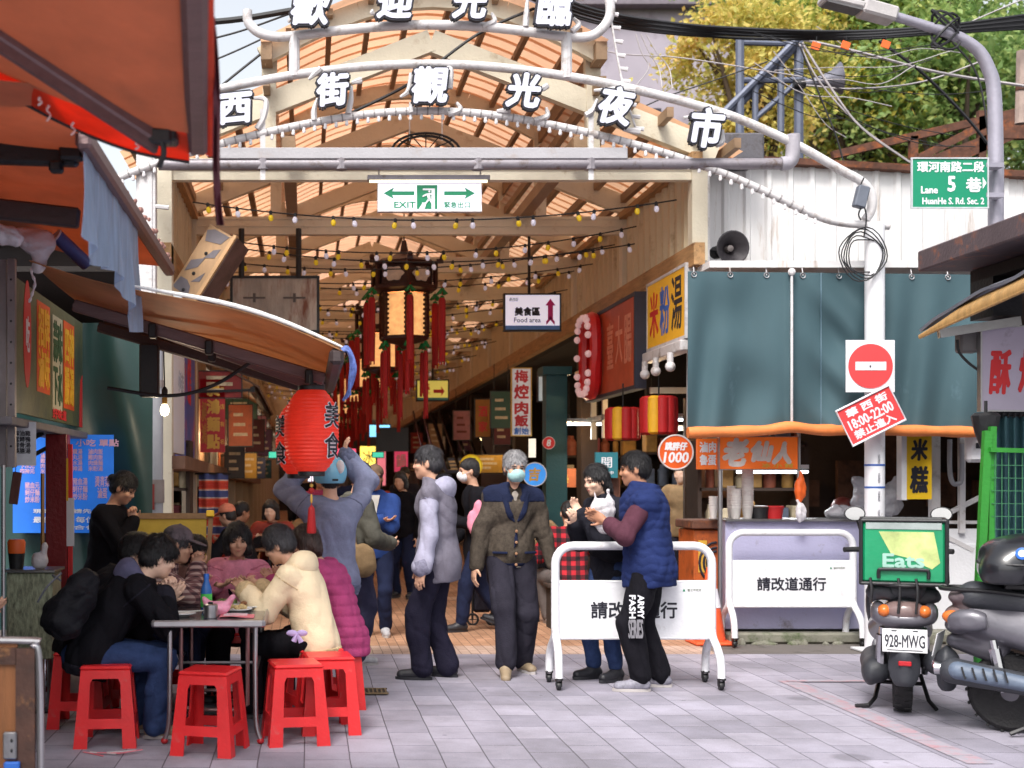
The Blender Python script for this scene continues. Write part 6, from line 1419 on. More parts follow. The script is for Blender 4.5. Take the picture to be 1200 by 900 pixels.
def farp(u): x = u * (len(far_) - 1); i = min(len(far_) - 2, int(x)); return far_[i].lerp(far_[i + 1], x - i)
def awf(u, v): n_ = at(-420, -300, 3.2).lerp(at(216, -110, 3.4), u); return farp(u).lerp(n_, v) - UZ * (.10 * math.sin(math.pi * v) * (1 - u) * .5)
b = MB(); b.sheet(lambda u, v: awf(u, .16 + .84 * v), 24, 12, .004); b.build('fabric', AWO, aw, True, angle=80)
b = MB(); b.sheet(lambda u, v: awf(u, .16 * v) + UZ * .006, 24, 3, .004); b.build('valance', AWR, aw, True, angle=80)
b = MB(); b.tube([farp(i / 30) for i in range(31)], .007, 6); b.build('edge_binding', BLK, aw, True)
SCR = mat('scratch_white', (226, 214, 208), .6, bump=0); b = MB()
for (u, v, l) in ((.52, .09, .06), (.60, .05, .05), (.50, .12, .03), (.83, .07, .03)):
    p_ = awf(u, v) - UZ * .004; b.tube(curve([p_, p_ + Vector((-.008, 0, -.3 * l)), p_ + Vector((.006, 0, -.6 * l)), p_ + Vector((-.01, 0, -l))], 3), [.006, .004, .005, .004, .004, .003, .003, .004, .005, .003][:10], 5)
b.build('paint_scratch', SCR, aw, True)
b = MB(); b.beam(at(232, 172, 4.95), at(226, -80, 3.5), .085, .085, .02); fb = b.build('front_bar', ALU, aw, True)
b = MB(); b.tube([at(246, 178, 4.97), at(242, -80, 3.5)], .02, 8); b.build('roller', AWR, aw, True)
b = MB(); b.sheet(lambda u, v: at(lerp(244, 252, u) + 14 * v * v + 4 * math.sin(v * 5), lerp(20, 264, v), lerp(4.1, 5, v) + .02 * math.sin(u * 9 + v * 8)), 3, 24, .003); b.build('loose_strip', mat('strip_dark_red', (96, 44, 52), .6, var=.4, vs=4), aw, True, angle=80)
b = MB(); b.beam(at(186, 160, 4.8), at(-60, -2, 4.2), .07, .09, .012); b.beam(at(186, 166, 4.78), at(-60, 4, 4.18), .02, .1); b.build('folding_arm', ALU, aw, True)
b = MB(); b.box(at(196, 152, 4.8), (.08, .1, .11), ch=.01); b.box(at(186, 160, 4.76), (.1, .05, .06), ch=.01); b.box(at(208, 138, 4.78), (.04, .05, .09), ch=.008); b.tube(curve([at(190, 165, 4.75), at(192, 180, 4.75), at(186, 196, 4.75)], 4), .012, 6); b.build('arm_joint', BLK, aw, True)
b = MB(); b.box(at(127, 20, 4.4), (.045, .012, .22)); b.tube(curve([at(123, 48, 4.4), at(128, 62, 4.4), at(140, 58, 4.4), at(136, 46, 4.4)], 4), .005, 5); b.build('hanging_strap', BLK, aw, True)
aw = thing('side_awning', 'second orange awning further along, its rail carrying the blue cloth', 'awning', at(60, 200, 6.5))
b = MB(); b.sheet(lambda u, v: Vector((lerp(-.95, -2.15, u), lerp(4.7, 8.7, v), lerp(2.95, 3.2, u) - .05 * math.sin(math.pi * u))), 12, 10, .004); b.build('fabric', AWO, aw, True, angle=80)
b = MB(); b.beam(Vector((-.93, 5.35, 2.93)), Vector((-.93, 8.75, 2.93)), .07, .08, .015); b.build('front_rail', ALU, aw, True)
b = MB(); b.beam(at(92, 182, 5.7), at(-90, 176, 5.7), .07, .1, .012); b.box(at(84, 172, 5.65), (.1, .08, .12), ch=.01); b.box(at(66, 196, 5.65), (.06, .06, .05), ch=.01); b.build('folding_arm', BLKM, aw, True)
b = MB(); b.beam(at(93, 256, 6.4), at(-80, 236, 6.4), .06, .1, .01); b.build('lower_arm', ALUD, aw, True); b = MB(); b.beam(at(90, 240, 7.2), at(-60, 238, 7.2), .06, .08, .01); b.build('cross_bar', mat('bar_pale', (150, 146, 140), .5), aw, True)
b = MB()
for i in range(26): q = Vector((-.92, 6.6 + i * .085, 2.98)); b.ball(q + Vector((.02 * math.sin(i * 3), 0, .02 * math.sin(i * 5))), .012 + .012 * (i * 7 % 3) / 3, 5)
b.build('grime_clump', mat('grime_pink', (150, 112, 104), .9), aw, True)
# blue hanging cloth
BC = mat('cloth_pale_blue', (204, 220, 240), .7, var=.2, vs=3.5, stretch=(5, 5, .5), trans=.68, dirt=((214, 216, 226), .4, 4))
bc = thing('blue_cloth', 'faded pale blue cloth hanging from the awning rail', 'cloth', at(125, 250, 6))
def bcf(u, v):
    y = lerp(5.42, 7.15, u); return Vector((-.94 + .03 * math.sin(u * 26) * v + .012 * math.sin(u * 61 + 4 * v) * v, y, 2.93 - v * (.40 + .1 * u + .04 * math.sin(u * 9) + .09 * (u > .93)) ))
b = MB(); b.sheet(bcf, 70, 14, .004); b.build('sheet', BC, bc, True, angle=80); b = MB(); b.tube([bcf(u / 20, 0) + UX * .0 for u in range(21)], .02, 8); b.build('hem', BC, bc, True)
# lower brown awning
aw = thing('brown_awning', 'long brown awning of the eatery sloping down to the red lantern', 'awning', Vector((-.6, 8, 2.4)))
def baf(u, v): return Vector((lerp(-1.5, .2, u), lerp(6.95, 9.2, v), lerp(2.69, 2.2, u) + .035 * math.sin(math.pi * u) - .03 * math.sin(math.pi * u * 2) - .02 * math.sin(math.pi * v)))
b = MB(); b.sheet(baf, 30, 8, .005); b.build('fabric', AWB, aw, True, angle=80)
b = MB(); b.tube([baf(.31 + .69 * i / 16, 0) + UZ * (.02) for i in range(17)], [.003 + .010 * math.sin(math.pi * min(.999, (i + .5) / 17)) ** .6 for i in range(17)], 8); b.build('white_edge', mat('awning_white_edge', (232, 230, 226), .5, var=.04), aw, True)
for y, dz, w0, m_ in ((8.0, -.07, -1.45, ALU), (8.55, -.09, -1.2, ALU), (8.95, -.09, -1.45, ALUD), (9.15, -.05, -1.45, ALUD)):
    b = MB(); b.beam((w0, y, 2.66 + dz), (.12, y + .02, 2.2 + dz), .05, .075, .008); b.beam((w0, y - .026, 2.66 + dz), (.12, y - .006, 2.2 + dz), .006, .02); b.build('arm', m_, aw, True)
b = MB(); b.beam((.17, 6.95, 2.17), (.17, 9.25, 2.17), .08, .09, .02); b.build('front_bar', ALUD, aw, True)
b = MB()
for x, y in ((-.95, 7.97), (-.6, 7.97), (-.62, 8.5), (.02, 7.97), (.05, 8.5)): z = lerp(2.62, 2.15, (x + 1.45) / 1.6) - .05; b = MB(); b.box((x, y - .01, z), (.05, .08, .09), ch=.008); b.build('clip', BLK, aw, True)
b = MB(); b.box((-1.06, 8.7, 2.24), (.13, .1, .36), ch=.01); b.build('motor_box', BLK, aw, True)
b = MB(); b.tube(curve([(-1.3, 8.4, 2.1), (-.9, 8.4, 2.05), (-.6, 8.4, 2.12), (-.3, 8.3, 2.3)], 6), .012, 6); b.build('cable', WIRE, aw, True)
rp = thing('blue_rope', 'frayed blue and white rope hanging from the awning tip', 'rope', Vector((.24, 7.3, 2.2)))
b = MB()
for i in range(4): b.tube(curve([(-.06, .01 * i, .02), (0, .02 * i - .03, .03 + .01 * i), (.02 + .008 * i, 0, -.05), (.01 + .006 * i, .01 * i, -.15), (.012 - .012 * i, 0, -.22 - .01 * i)], 5), .009, 5)
b.build('strand', mat('rope_blue', (92, 112, 176), .8, var=.5, vs=30), rp)
# red paper lanterns at the tip
PL = mat('paper_lantern_red', (222, 54, 36), .5, var=.16, vs=5, bump=.06, bs=50, trans=.2, emit=.22)
def paper_lantern(label, c, r, h, texts, rz=0, tass=True):
    t = thing('red_lantern', label, 'lantern', c, R(rz), 'red paper lanterns at the awning tip')
    N_ = 44; prof = []
    for i in range(N_ + 1):
        z = -1 + 2 * i / N_; rr = r * (1 - abs(z) ** 3.0 * .54); prof.append((rr + (.0034 if i % 2 else -.002), z * h / 2))
    b = MB(); b.lathe(prof, 36); b.build('paper_shade', PL, t)
    b = MB(); b.lathe([(r * .46, -h / 2 - .025), (r * .5, -h / 2 - .02), (r * .5, -h / 2 + .004), (r * .46, -h / 2 + .006)], 24); b.lathe([(r * .46, h / 2 - .006), (r * .5, h / 2 - .004), (r * .5, h / 2 + .02), (r * .46, h / 2 + .025)], 24); b.tube([(0, 0, h / 2 + .02), (0, 0, h / 2 + .09)], .012, 6); b.build('ring', BLK, t)
    for k, (s, az, zc, ww, hh) in enumerate(texts):
        for mm, bo, off in ((SGW, .006, .003), (INK, .0015, .0065)):
            b = MB(); b.text(s, (0, 0, 0), UX, UZ, ww, hh, .001, bo)
            b.v = [Vector(((r + off - v.y) * math.sin(v.x / r + az), -(r + off - v.y) * math.cos(v.x / r + az), v.z + zc)) for v in b.v]; b.build('lettering', mm, t, smooth=False)
    if tass:
        b = MB(); b.tube([(0, 0, -h / 2), (0, 0, -h / 2 - .2)], .003, 4); b.lathe([(.004, -h / 2 - .2), (.018, -h / 2 - .215), (.02, -h / 2 - .23), (.03, -h / 2 - .36), (.026, -h / 2 - .37)], 10); b.ball((0, 0, -h / 2 - .11), .018, 6); ts = b.build('tassel', TASR, t)
        b = MB(); b.ball((0, 0, -h / 2 - .08), .012, 6); b.ball((0, 0, -h / 2 - .16), (.008, .008, .03), 6); b.build('gold_bead', GOLD, ts)
paper_lantern('large red paper lantern with black characters for fine food at the awning tip', at(365, 505, 7.75), .165, .5, [('美', .86, .09, .125, .15), ('食', .86, -.09, .125, .15)], 0)
paper_lantern('second red paper lantern half hidden behind the large one', at(350, 515, 8.35), .15, .46, [('美', -.9, .08, .12, .14), ('食', -.9, -.09, .12, .14)], 0, False)
# hanging lit bulb
hb_ = thing('light_bulb', 'single lit bulb hanging on a black wire from the brown awning', 'light bulb', at(193, 475, 9.0))
b = MB(); b.lathe([(0, -.075), (.02, -.07), (.032, -.045), (.03, -.02), (.016, .01)], 12); b.build('glass', mat('bulb_lit', (255, 236, 196), .3, bump=0, emit=6), hb_); b = MB(); b.lathe([(.017, .005), (.019, .03), (.018, .06)], 10); b.build('gold_collar', GOLD, hb_); b = MB(); b.lathe([(.02, .055), (.022, .11), (.008, .13)], 10); b.tube([(0, 0, .12), (-.01, 0, .5)], .005, 5); b.build('socket', BLK, hb_)
l = bpy.data.lights.new('bulb_light', 'POINT'); l.energy = 6; l.color = (1, .8, .55); l.shadow_soft_size = .05; q = bpy.data.objects.new('bulb_light', l); C.objects.link(q); q.parent = hb_; q.location = (0, -.0, -.12)
# stall wall, banner, pillar, menu
ew = thing('eatery_wall', 'dark cluttered wall of the eatery behind the banner', 'wall', Vector((-2.2, 7, 0)))
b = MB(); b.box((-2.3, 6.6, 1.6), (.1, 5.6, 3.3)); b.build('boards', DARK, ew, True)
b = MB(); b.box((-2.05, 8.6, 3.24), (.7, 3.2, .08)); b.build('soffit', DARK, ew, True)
sc_ = thing('steel_upright', 'pale slotted steel upright at the banner edge', 'post', at(12, 420, 7.7)); sc_.location.z = 0
b = MB(); x_ = at(14, 0, 7.7).x; b.box((x_, 7.7, 2.2), (.045, .05, 1.25)); b.box((x_ - .06, 7.72, 2.2), (.05, .03, 1.25)); b.build('profile', mat('slotted_steel', (138, 130, 132), .5, .4, var=.15), sc_, True)
b = MB()
for i in range(9): b.ball((x_, 7.673, 1.7 + i * .125), (.007, .003, .007), 6)
b.build('hole_mark', BLK, sc_, True)
BAN = mat('banner_olive', (92, 96, 62), .55, var=.45, vs=2.2, dirt=((52, 66, 56), .6, 1.6)); BANO = mat('banner_orange', (214, 84, 26), .55, var=.15, vs=4, bump=0); BANY = mat('banner_yellow', (226, 172, 40), .6, bump=0)
t, p, let, shp, n = sign('food_banner', 'olive printed food banner with orange panels of yellow characters on the eatery side', 'banner', Vector((-1.76, 8.95, 2.32)), UY, UZ, 2.3, .82, BAN, .02)
for a, c, ww, hh, s, m_, lm in ((-.36, .06, .42, .6, '招牌\n滷味', BANO, BANY), (.12, .0, .36, .66, '蒜味\n下水', mat('banner_cream', (180, 176, 150), .6, bump=0), mat('banner_green', (46, 84, 50), .6, bump=0)), (.56, .02, .42, .64, '四神\n腸湯', BANO, BANY)):
    shp([(a - ww / 2, c - hh / 2), (a + ww / 2, c - hh / 2), (a + ww / 2, c + hh / 2), (a - ww / 2, c + hh / 2)], m_, 'panel_print'); let(s, a, c, ww * .86, hh * .88, lm, .008, off=.005)
shp([(-.86 + .11 * math.cos(a), .1 + .34 * math.sin(a)) for a in [2 * math.pi * i / 24 for i in range(24)]], RED, 'red_oval'); let('吃', -.86, .1, .1, .22, SGW, .004, off=.005); let('好味道', .2, -.355, .5, .07, RED, .004, off=.003)
shp([(1.0, -.41), (1.13, -.41), (1.13, .0), (1.05, -.05)], RED, 'red_corner')
lg_ = thing('banner_shelf', 'grey ledge under the olive food banner', 'shelf', Vector((-1.85, 8.7, 1.84))); b = MB(); b.box((-1.86, 8.75, 1.845), (.3, 2.6, .05), ch=.006); b.build('plank', mat('ledge_grey2', (110, 106, 110), .7), lg_, True); b = MB()
for y in (7.8, 8.7, 9.6): b.beam((-2.2, y, 1.6), (-1.78, y, 1.82), .03, .03)
b.build('bracket', BLKM, lg_, True)
gp = thing('green_sheet_wall', 'dark green plastic sheet hanging behind the blue menu', 'tarp', at(130, 560, 10.2)); b = MB(); b.sheet(lambda u, v: Vector((lerp(-2.5, -1.22, u), 10.2 + .03 * math.sin(u * 17 + v * 4) + .04 * math.sin(v * 9 + u * 5) * math.exp(-((u - .75) / .2) ** 2), lerp(.3, 2.75, v))), 50, 40, .005); b.build('sheet', mat('sheet_green', (38, 66, 62), .35, var=.2, vs=2, bump=.1, bs=5), gp, True, angle=80)
PIL = mat('pillar_red', (122, 18, 24), .4, var=.12, vs=4, coat=.2)
pr_ = thing('red_pillar', 'dark red square pillar in front of the blue menu', 'pillar', Vector((-1.76, 9.07, 0))); b = MB(); b.box((-1.76, 9.1, .91), (.15, .14, 1.82), ch=.004); b.build('shaft', PIL, pr_, True); b = MB(); b.box((-1.665, 9.06, .9), (.03, .03, 1.7)); b.build('bright_edge', RED, pr_, True); b = MB(); b.box((-1.66, 9.035, 1.2), (.055, .004, .34)); b.build('paper_strip', SGW, pr_, True); b = MB(); b.box((-1.69, 9.033, 1.5), (.03, .004, .3)); b.build('yellow_strip', YEL, pr_, True)
d = 10.05; s_ = F_PX / d
MB_ = mat('menu_blue', (36, 112, 214), .45, var=.25, vs=1.2, bump=0, emit=.2); MP = mat('menu_pink', (220, 178, 208), .5, bump=0)
t, p, let, shp, n = sign('blue_menu', 'bright blue menu board with pink and white price columns', 'menu', at(74, 567, d), UX, UZ, 118 / s_, 115 / s_, MB_, .02)
let('小吃 單點', 40 / s_, 48 / s_, 50 / s_, 8 / s_, MP, .002)
for a, c, ln in ((14, 28, '肉羹湯\n魚丸湯\n下水湯\n四神湯'), (38, 28, '滷肉飯\n雞肉飯\n肉燥麵\n米粉湯'), (20, -6, '豬血湯\n蚵仔麵\n炒米粉'), (46, -4, '燙青菜\n滷蛋')): let(ln, a / s_, c / s_, 17 / s_, 26 / s_, MP, .001); let(ln.replace('湯', '元'), (a + 4 - 60) / s_, (c - 4) / s_, 17 / s_, 24 / s_, MP, .001)
let('現點現煮 請先付款', 10 / s_, -32 / s_, 90 / s_, 5 / s_, SGW, .001); let('最低消費 每位1份', 10 / s_, -42 / s_, 90 / s_, 7 / s_, SGW, .001); let('謝謝合作', 12 / s_, -51 / s_, 56 / s_, 5 / s_, SGW, .001)
t, p, let, shp, n = sign('paper_menu', 'white paper menu hanging near the steel upright', 'menu', at(24, 520, 7.9), UX * .96 + UY * .28, UZ, .19, .27, mat('menu_paper', (196, 200, 206), .5, bump=0), .006); let('麻油雞\n當歸鴨\n排骨湯\n藥膳湯', .01, .01, .1, .14, INK, .001); let('菜單', -.06, 0, .03, .12, ORG, .001)
bp_ = thing('brown_plaque', 'small brown plaque hanging under the white paper menu', 'plaque', at(18, 572, 7.9)); b = MB(); b.box((0, 0, 0), (.055, .02, .2), Matrix.Rotation(R(8), 3, 'Y'), .004); b.build('board', mat('plaque_brown', (84, 44, 36), .6), bp_); b = MB(); b.tube([(0, 0, .1), (.01, 0, .2)], .003, 4); b.build('string', WIRE, bp_)
for px, y0, d, lb in ((4, 545, 7.6, 'thin steel rod standing at the picture edge'), (50, 555, 8.3, 'brass coloured rod standing between menu and red pillar')):
    o = thing('rod', lb, 'rod', at(px, y0, d)); o.location.z = 0; b = MB(); b.tube([(o.location.x, d, 0), (o.location.x, d, 1.5 + (562 - y0) * d / F_PX)], .013, 8); b.build('tube', STEEL if px < 20 else mat('brass', (150, 112, 70), .4, .6), o, True); b = MB(); b.lathe([(.1, 0), (.1, .012), (.02, .02)], 14, (o.location.x, d, 0)); b.build('foot', BLKM, o, True)
# clutter high on the left
blob('white_plastic_bundle', 'crumpled white plastic bundle tied under the awning bar', 'bag', at(44, 285, 7.0), PLASTW, [((0, 0, 0), (.09, .06, .07)), ((.02, 0, -.05), (-.0, 0, -.14), .035, .02), ((-.05, 0, .06), (.1, .04, .03))], .014, .01)
blob('white_plastic_bundle', 'small crumpled white plastic at the picture edge above the bar', 'bag', at(6, 275, 6.6), PLASTW, [((0, 0, 0), (.07, .05, .05)), ((.05, 0, -.02), (.05, .04, .03))], .012, .01)
o = thing('blue_tube', 'short open blue plastic tube lying by the white bundle', 'tube', at(78, 290, 7.3)); b = MB(); b.tube([(-.05, -.05, .06), (.1, .1, -.08)], .04, 12, cap=False); b.tube([(-.05, -.05, .06), (.1, .1, -.08)], .034, 12, cap=False); b.build('pipe', mat('tube_blue', (76, 98, 170), .5), o); b = MB(); b.tube([(-.052 + .0 * i, -.05, .06) + (0,) * 0 for i in range(1)] + [(-.045, -.045, .055)], .042, 12); b.build('rim', SGW, o)
o = thing('chain', 'pale twisted cord dangling above the red oval of the banner', 'cord', at(40, 335, 7.6)); b = MB(); b.tube(curve([(0, 0, .16), (-.015, 0, .08), (.005, 0, .02), (-.012, 0, -.05), (-.03, .0, -.1)], 6), [.008 + .003 * math.sin(i * 1.5) for i in range(25)], 6); b.build('cord', SGW, o)
# small serving stand
o = thing('serving_stand', 'small stand wrapped in patterned plastic with cups and sauces on it', 'stand', Vector((at(40, 0, 8.4).x, 8.4, 0)))
b = MB(); b.box((0, 0, .62), (.3, .3, .56), ch=.01); b.build('wrapped_box', mat('pattern_wrap', (150, 156, 130), .5, var=.7, vs=16, stretch=(3, 3, 1)), o); b = MB(); b.box((0, 0, .91), (.34, .34, .02), ch=.004); b.build('top', STEEL, o); b = MB()
for sx in (-.12, .12):
    for sy in (-.12, .12): b.tube([(sx, sy, 0), (sx, sy, .36)], .012, 6)
b.build('leg_frame', STEEL, o)
z0 = .921; xs = o.location.x
q = thing('orange_cup', 'orange cup standing on the serving stand', 'cup', Vector((xs - .1, 8.33, z0 + .0))); b = MB(); b.lathe([(.045, 0), (.055, .1), (.06, .1)], 14); b.build('cup', BLK, q); b = MB(); b.lathe([(.055, .1), (.06, .17), (.05, .19)], 14); b.build('orange_rim', ORG, q)
blob('food_bag', 'small bag of food on the serving stand', 'bag', Vector((xs + .06, 8.3, z0 + .05)), PLASTW, [((0, 0, 0), (.05, .05, .06)), ((.02, 0, .05), (.03, 0, .1), .02, .02)], .008, .01)
blob('white_sack', 'limp white sack on the ground against the red pillar', 'sack', Vector((-1.62, 8.75, .12)), mat('sack_white', (170, 164, 160), .8, var=.15), [((0, 0, 0), (.14, .12, .12)), ((-.05, 0, .1), (-.06, 0, .22), .07, .04), ((.1, 0, -.05), (.12, .1, .06))], .014, .013)
# folded table at the picture edge
o = thing('folded_table', 'folded wooden table with steel edge standing upright at the picture corner', 'table', Vector((-1.6, 5.7, 0)))
WD = mat('ply_wood', (132, 84, 48), .55, var=.2, vs=5, stretch=(6, 1, .6)); WDD = mat('dark_wood_edge', (70, 44, 34), .6, var=.5, vs=7, stretch=(1, 1, 1), dirt=((150, 104, 62), .4, 5))
x1 = at(46, 0, 5.7).x; b = MB(); b.box(((x1 - .75), 5.71, .40), (1.3, .02, .74)); b.build('tabletop', WD, o, True); b = MB(); b.box((x1 - .06, 5.695, .39), (.085, .02, .72)); b.box((x1 - .6, 5.695, .715), (1.0, .02, .075)); b.build('edge_strip', WDD, o, True)
P = [(x1 - 1.2, 5.7, .79), (x1 - .1, 5.7, .785), (x1 - .03, 5.7, .765), (x1 - .002, 5.7, .70), (x1 + .006, 5.7, .3), (x1 + .008, 5.7, 0.015)]; b = MB(); b.tube(curve(P, 5), .017, 10); b.build('steel_rim', STEEL, o, True)
b = MB(); b.box((x1 - .125, 5.68, .32), (.06, .03, .12), ch=.006); b.build('hinge', mat('hinge_grey', (130, 130, 134), .4, .6), o, True); b = MB(); b.box((x1 - .115, 5.672, .225), (.07, .03, .05), ch=.006); b.build('blue_clip', BLU, o, True); b = MB()
for z in (.30, .345): b.ball((x1 - .115, 5.663, z), (.006, .003, .009), 6)
b.build('hinge_hole', BLK, o, True)
# white column and pipes at the street corner
o = thing('white_column', 'white steel column at the street corner beside the drain pipe', 'column', Vector((at(172, 0, 11.3).x, 11.3, 0))); b = MB(); b.box((0, 0, 2.18), (.17, .14, 4.36), ch=.006); b.box((.0, -.074, 2.18), (.11, .02, 4.3)); b.build('shaft', WHT, o); b = MB(); b.box((0, 0, .01), (.3, .28, .02)); b.build('base_plate', GREYP, o); b = MB()
for z in (3.9, 3.1): b.tube([(.08, -.05, z), (.2, -.05, z - .01)], .02, 6)
b.build('stub_pipe', WHT, o)
o = thing('drain_pipe', 'grey plastic drain pipe with taped joint on the white column', 'pipe', Vector((at(184, 0, 11.1).x, 11.1, 0))); b = MB(); b.tube([(0, 0, 0), (0, 0, 2.75)], .055, 14); b.build('pipe', mat('pvc_grey', (158, 158, 164), .5, var=.12, vs=3), o); b = MB(); b.tube([(0, 0, 1.3), (0, 0, 1.5)], .066, 14); b.tube([(0, 0, 2.3), (0, 0, 2.36)], .06, 14); b.build('joint', mat('pvc_joint', (140, 128, 124), .6), o); b = MB(); b.box((-.03, -.06, 1.35), (.03, .01, .22)); b.build('red_tape', mat('tape_red', (140, 52, 48), .6), o)
# ------------------------------------------------------------------ shops on the left inside the street
def lsign(name, label, y0, y1, z0, z1, m, texts=(), X=-1.22):
    t, p, let, shp, n = sign(name, label, 'shop sign', Vector((X, (y0 + y1) / 2, (z0 + z1) / 2)), UY, UZ, y1 - y0, z1 - z0, m, .1, None)
    for s, a, c, ww, hh, mm in texts: let(s, a, c, ww, hh, mm, .006)
    return t
lsign('white_lightbox', 'pale white lightbox sign just behind the drain pipe', 11.75, 12.9, 1.75, 2.95, SGW, [('小吃店', .2, .1, .5, .2, mat('faint_grey', (170, 170, 180), .6, bump=0))])
lsign('picture_board', 'blue and red picture board beside the pale lightbox', 12.95, 14.1, 1.72, 2.95, mat('picture_blue', (70, 90, 170), .5, var=.3, vs=1.5, dirt=((190, 60, 60), .6, 2.4)), [('蛇湯', -.1, .2, .4, .5, RED)])
lsign('tan_board', 'plain tan wooden board between picture board and red sign', 14.15, 15.7, 1.72, 2.95, mat('tan_board', (172, 140, 110), .6, var=.25, vs=3, stretch=(4, 4, .6)), [('專賣', .1, -.3, .4, .3, RED)])
for i, (y0, y1, m_) in enumerate(((16.6, 17.8, CREAM), (18.0, 19.6, MATS['cart_orange']), (19.8, 21.6, MATS['tan_board']), (21.9, 23.8, WOODB), (24.2, 27, mat('panel_plum', (120, 60, 66), .6, var=.3, vs=2)), (27.5, 31, MATS['tan_board']))):
    lsign('hanging_shop_board', ('cream', 'orange', 'tan', 'timber coloured', 'plum', 'last pale tan')[i] + ' shop board in the row receding behind the red vertical sign', y0, y1, 1.5 + .02 * i, 2.85, m_, [('麵', .1, .2, .5, .5, RED)] if i in (0, 2, 4) else [])
d = 14.6; s_ = F_PX / d
t, p, let, shp, n = sign('red_vertical_sign', 'red vertical sign with four gold characters on the left row of shops', 'shop sign', at(249, 487, d), UX, UZ, 29 / s_, 86 / s_, mat('sign_deep_red', (140, 22, 28), .5, var=.15, vs=4, bump=0, emit=.15), .06, None)
for i, ch in enumerate('昶鴻麵點'): let(ch, 1 / s_, (31 - 20.5 * i) / s_, 14 / s_, 16 / s_, GOLD, .008); let('老店有名'[i], 11.5 / s_, (31 - 20.5 * i) / s_, 5 / s_, 6 / s_, GOLD, .001); 
let('昶\n鴻', -10 / s_, -8 / s_, 6 / s_, 50 / s_, MATS['dim_amber'], .003)
o = thing('shop_ledge', 'brown ledge running along under the signs of the left shops', 'ledge', Vector((-1.3, 16, 1.6))); b = MB(); b.beam((-1.25, 11.7, 1.66), (-1.2, 30, 1.46), .3, .12); b.build('board', mat('ledge_brown', (112, 78, 60), .6, var=.3, vs=3), o, True)
o = thing('tilted_signbox', 'tilted wooden back of a sign box with jagged grey holes above the brown awning', 'sign', at(238, 310, 12.0)); rt = Matrix.Rotation(R(32), 3, 'Y') @ Matrix.Rotation(R(-20), 3, 'Z')
b = MB(); b.box((0, 0, 0), (.3, .05, .72), rt, .004); p_ = b.build('board', mat('pale_ply', (186, 150, 112), .6, var=.15, vs=4, stretch=(5, 5, .5)), o); b = MB(); b.box(rt @ Vector((.165, .13, 0)), (.03, .3, .74), rt); b.build('dark_side', mat('signbox_side', (92, 66, 62), .6, var=.5, vs=6), o); b = MB(); b.box(rt @ Vector((.15, -.02, 0)), (.035, .06, .76), rt); b.build('edge_batten', mat('batten', (206, 164, 118), .6), o)
b = MB(); u, wv = rt @ UX, rt @ UZ; oo = rt @ Vector((-.02, -.028, 0))
for poly in ([(-.08, .2), (.08, .24), (.12, .34), (-.05, .34), (-.12, .3)], [(.0, .05), (.1, .1), (.11, .2), (.05, .16)], [(-.1, -.14), (.0, -.05), (.02, .06), (-.1, -.02)], [(-.12, -.32), (.08, -.34), (.04, -.24), (-.02, -.2), (-.1, -.2)], [(.02, -.2), (.1, -.16), (.1, -.06)]): b.prism(poly, oo, u, wv, .004)
b.build('torn_patch', mat('torn_grey', (118, 112, 118), .7), p_); b = MB()
for z in (.1, -.12, -.3): b.ball(oo + u * -.0 + wv * z, .018, 8)
b.build('peg_hole', BLK, p_)
o = thing('striped_cloth', 'hanging cloth with orange blue and white stripes by the left shops', 'cloth', at(250, 600, 14.0)); b = MB(); b.sheet(lambda u, v: Vector((lerp(-.16, .16, u), .03 * math.sin(u * 14 + v), lerp(-.52, .42, v))), 24, 12, .005)
m = bpy.data.materials.new('stripe_cloth'); m.use_nodes = True; nt = m.node_tree; N, L = nt.nodes, nt.links; tc = N.new('ShaderNodeTexCoord'); wv_ = N.new('ShaderNodeTexWave'); wv_.bands_direction = 'Z'; wv_.inputs['Scale'].default_value = 1.6; wv_.inputs['Distortion'].default_value = .6; L.new(tc.outputs['Object'], wv_.inputs[0]); r = N.new('ShaderNodeValToRGB'); r.color_ramp.interpolation = 'CONSTANT'; e = r.color_ramp.elements; e.new(.3); e.new(.5); e.new(.75)
for i, c in enumerate(((70, 80, 130), (206, 190, 180), (222, 92, 60), (196, 60, 44))): e[i].position = (0, .3, .5, .75)[i]; e[i].color = (*lin(c), 1)
L.new(wv_.outputs[0], r.inputs[0]); L.new(r.outputs[0], N['Principled BSDF'].inputs[0]); N['Principled BSDF'].inputs['Roughness'].default_value = .8
b.build('cloth', m, o, angle=80); b = MB(); b.tube([(-.2, 0, .42), (.2, 0, .42)], .012, 6); b.build('rod', BLKM, o)
o = thing('yellow_easel_board', 'yellow board in a wooden frame standing behind the diners', 'board', at(196, 672, 9.9)); rt = Matrix.Rotation(R(-12), 3, 'X')
b = MB(); b.box((0, 0, .18), (.6, .02, .5), rt); b.build('panel', mat('board_yellow', (176, 148, 44), .6, var=.15, vs=3), o); b = MB(); b.box((0, -.0 + .055, .44), (.68, .04, .045), rt); b.beam((.31, -.09, -.12), (.335, .06, .46), .035, .035); b.beam((-.31, -.09, -.12), (-.335, .06, .46), .035, .035); b.tube([(.3, -.05, -.1), (.3, .1, -.66)], .02, 6); b.tube([(-.3, -.05, -.1), (-.3, .1, -.66)], .02, 6); b.build('frame', mat('frame_wood', (132, 100, 66), .6, var=.3, vs=8), o); b = MB(); b.box((.33, .04, .46), (.06, .05, .05), rt, .005); b.build('yellow_corner', YEL, o)
o = thing('shop_awning', 'dark brown ribbed shop awning sloping over the left side of the street', 'awning', at(290, 440, 16)); b = MB()
for i in range(20): a = Vector((-1.25, 14.6 + i * .32, 2.95)); c = Vector((-.55, 14.75 + i * .32, 2.55)); b.beam(a, c, .26, .02)
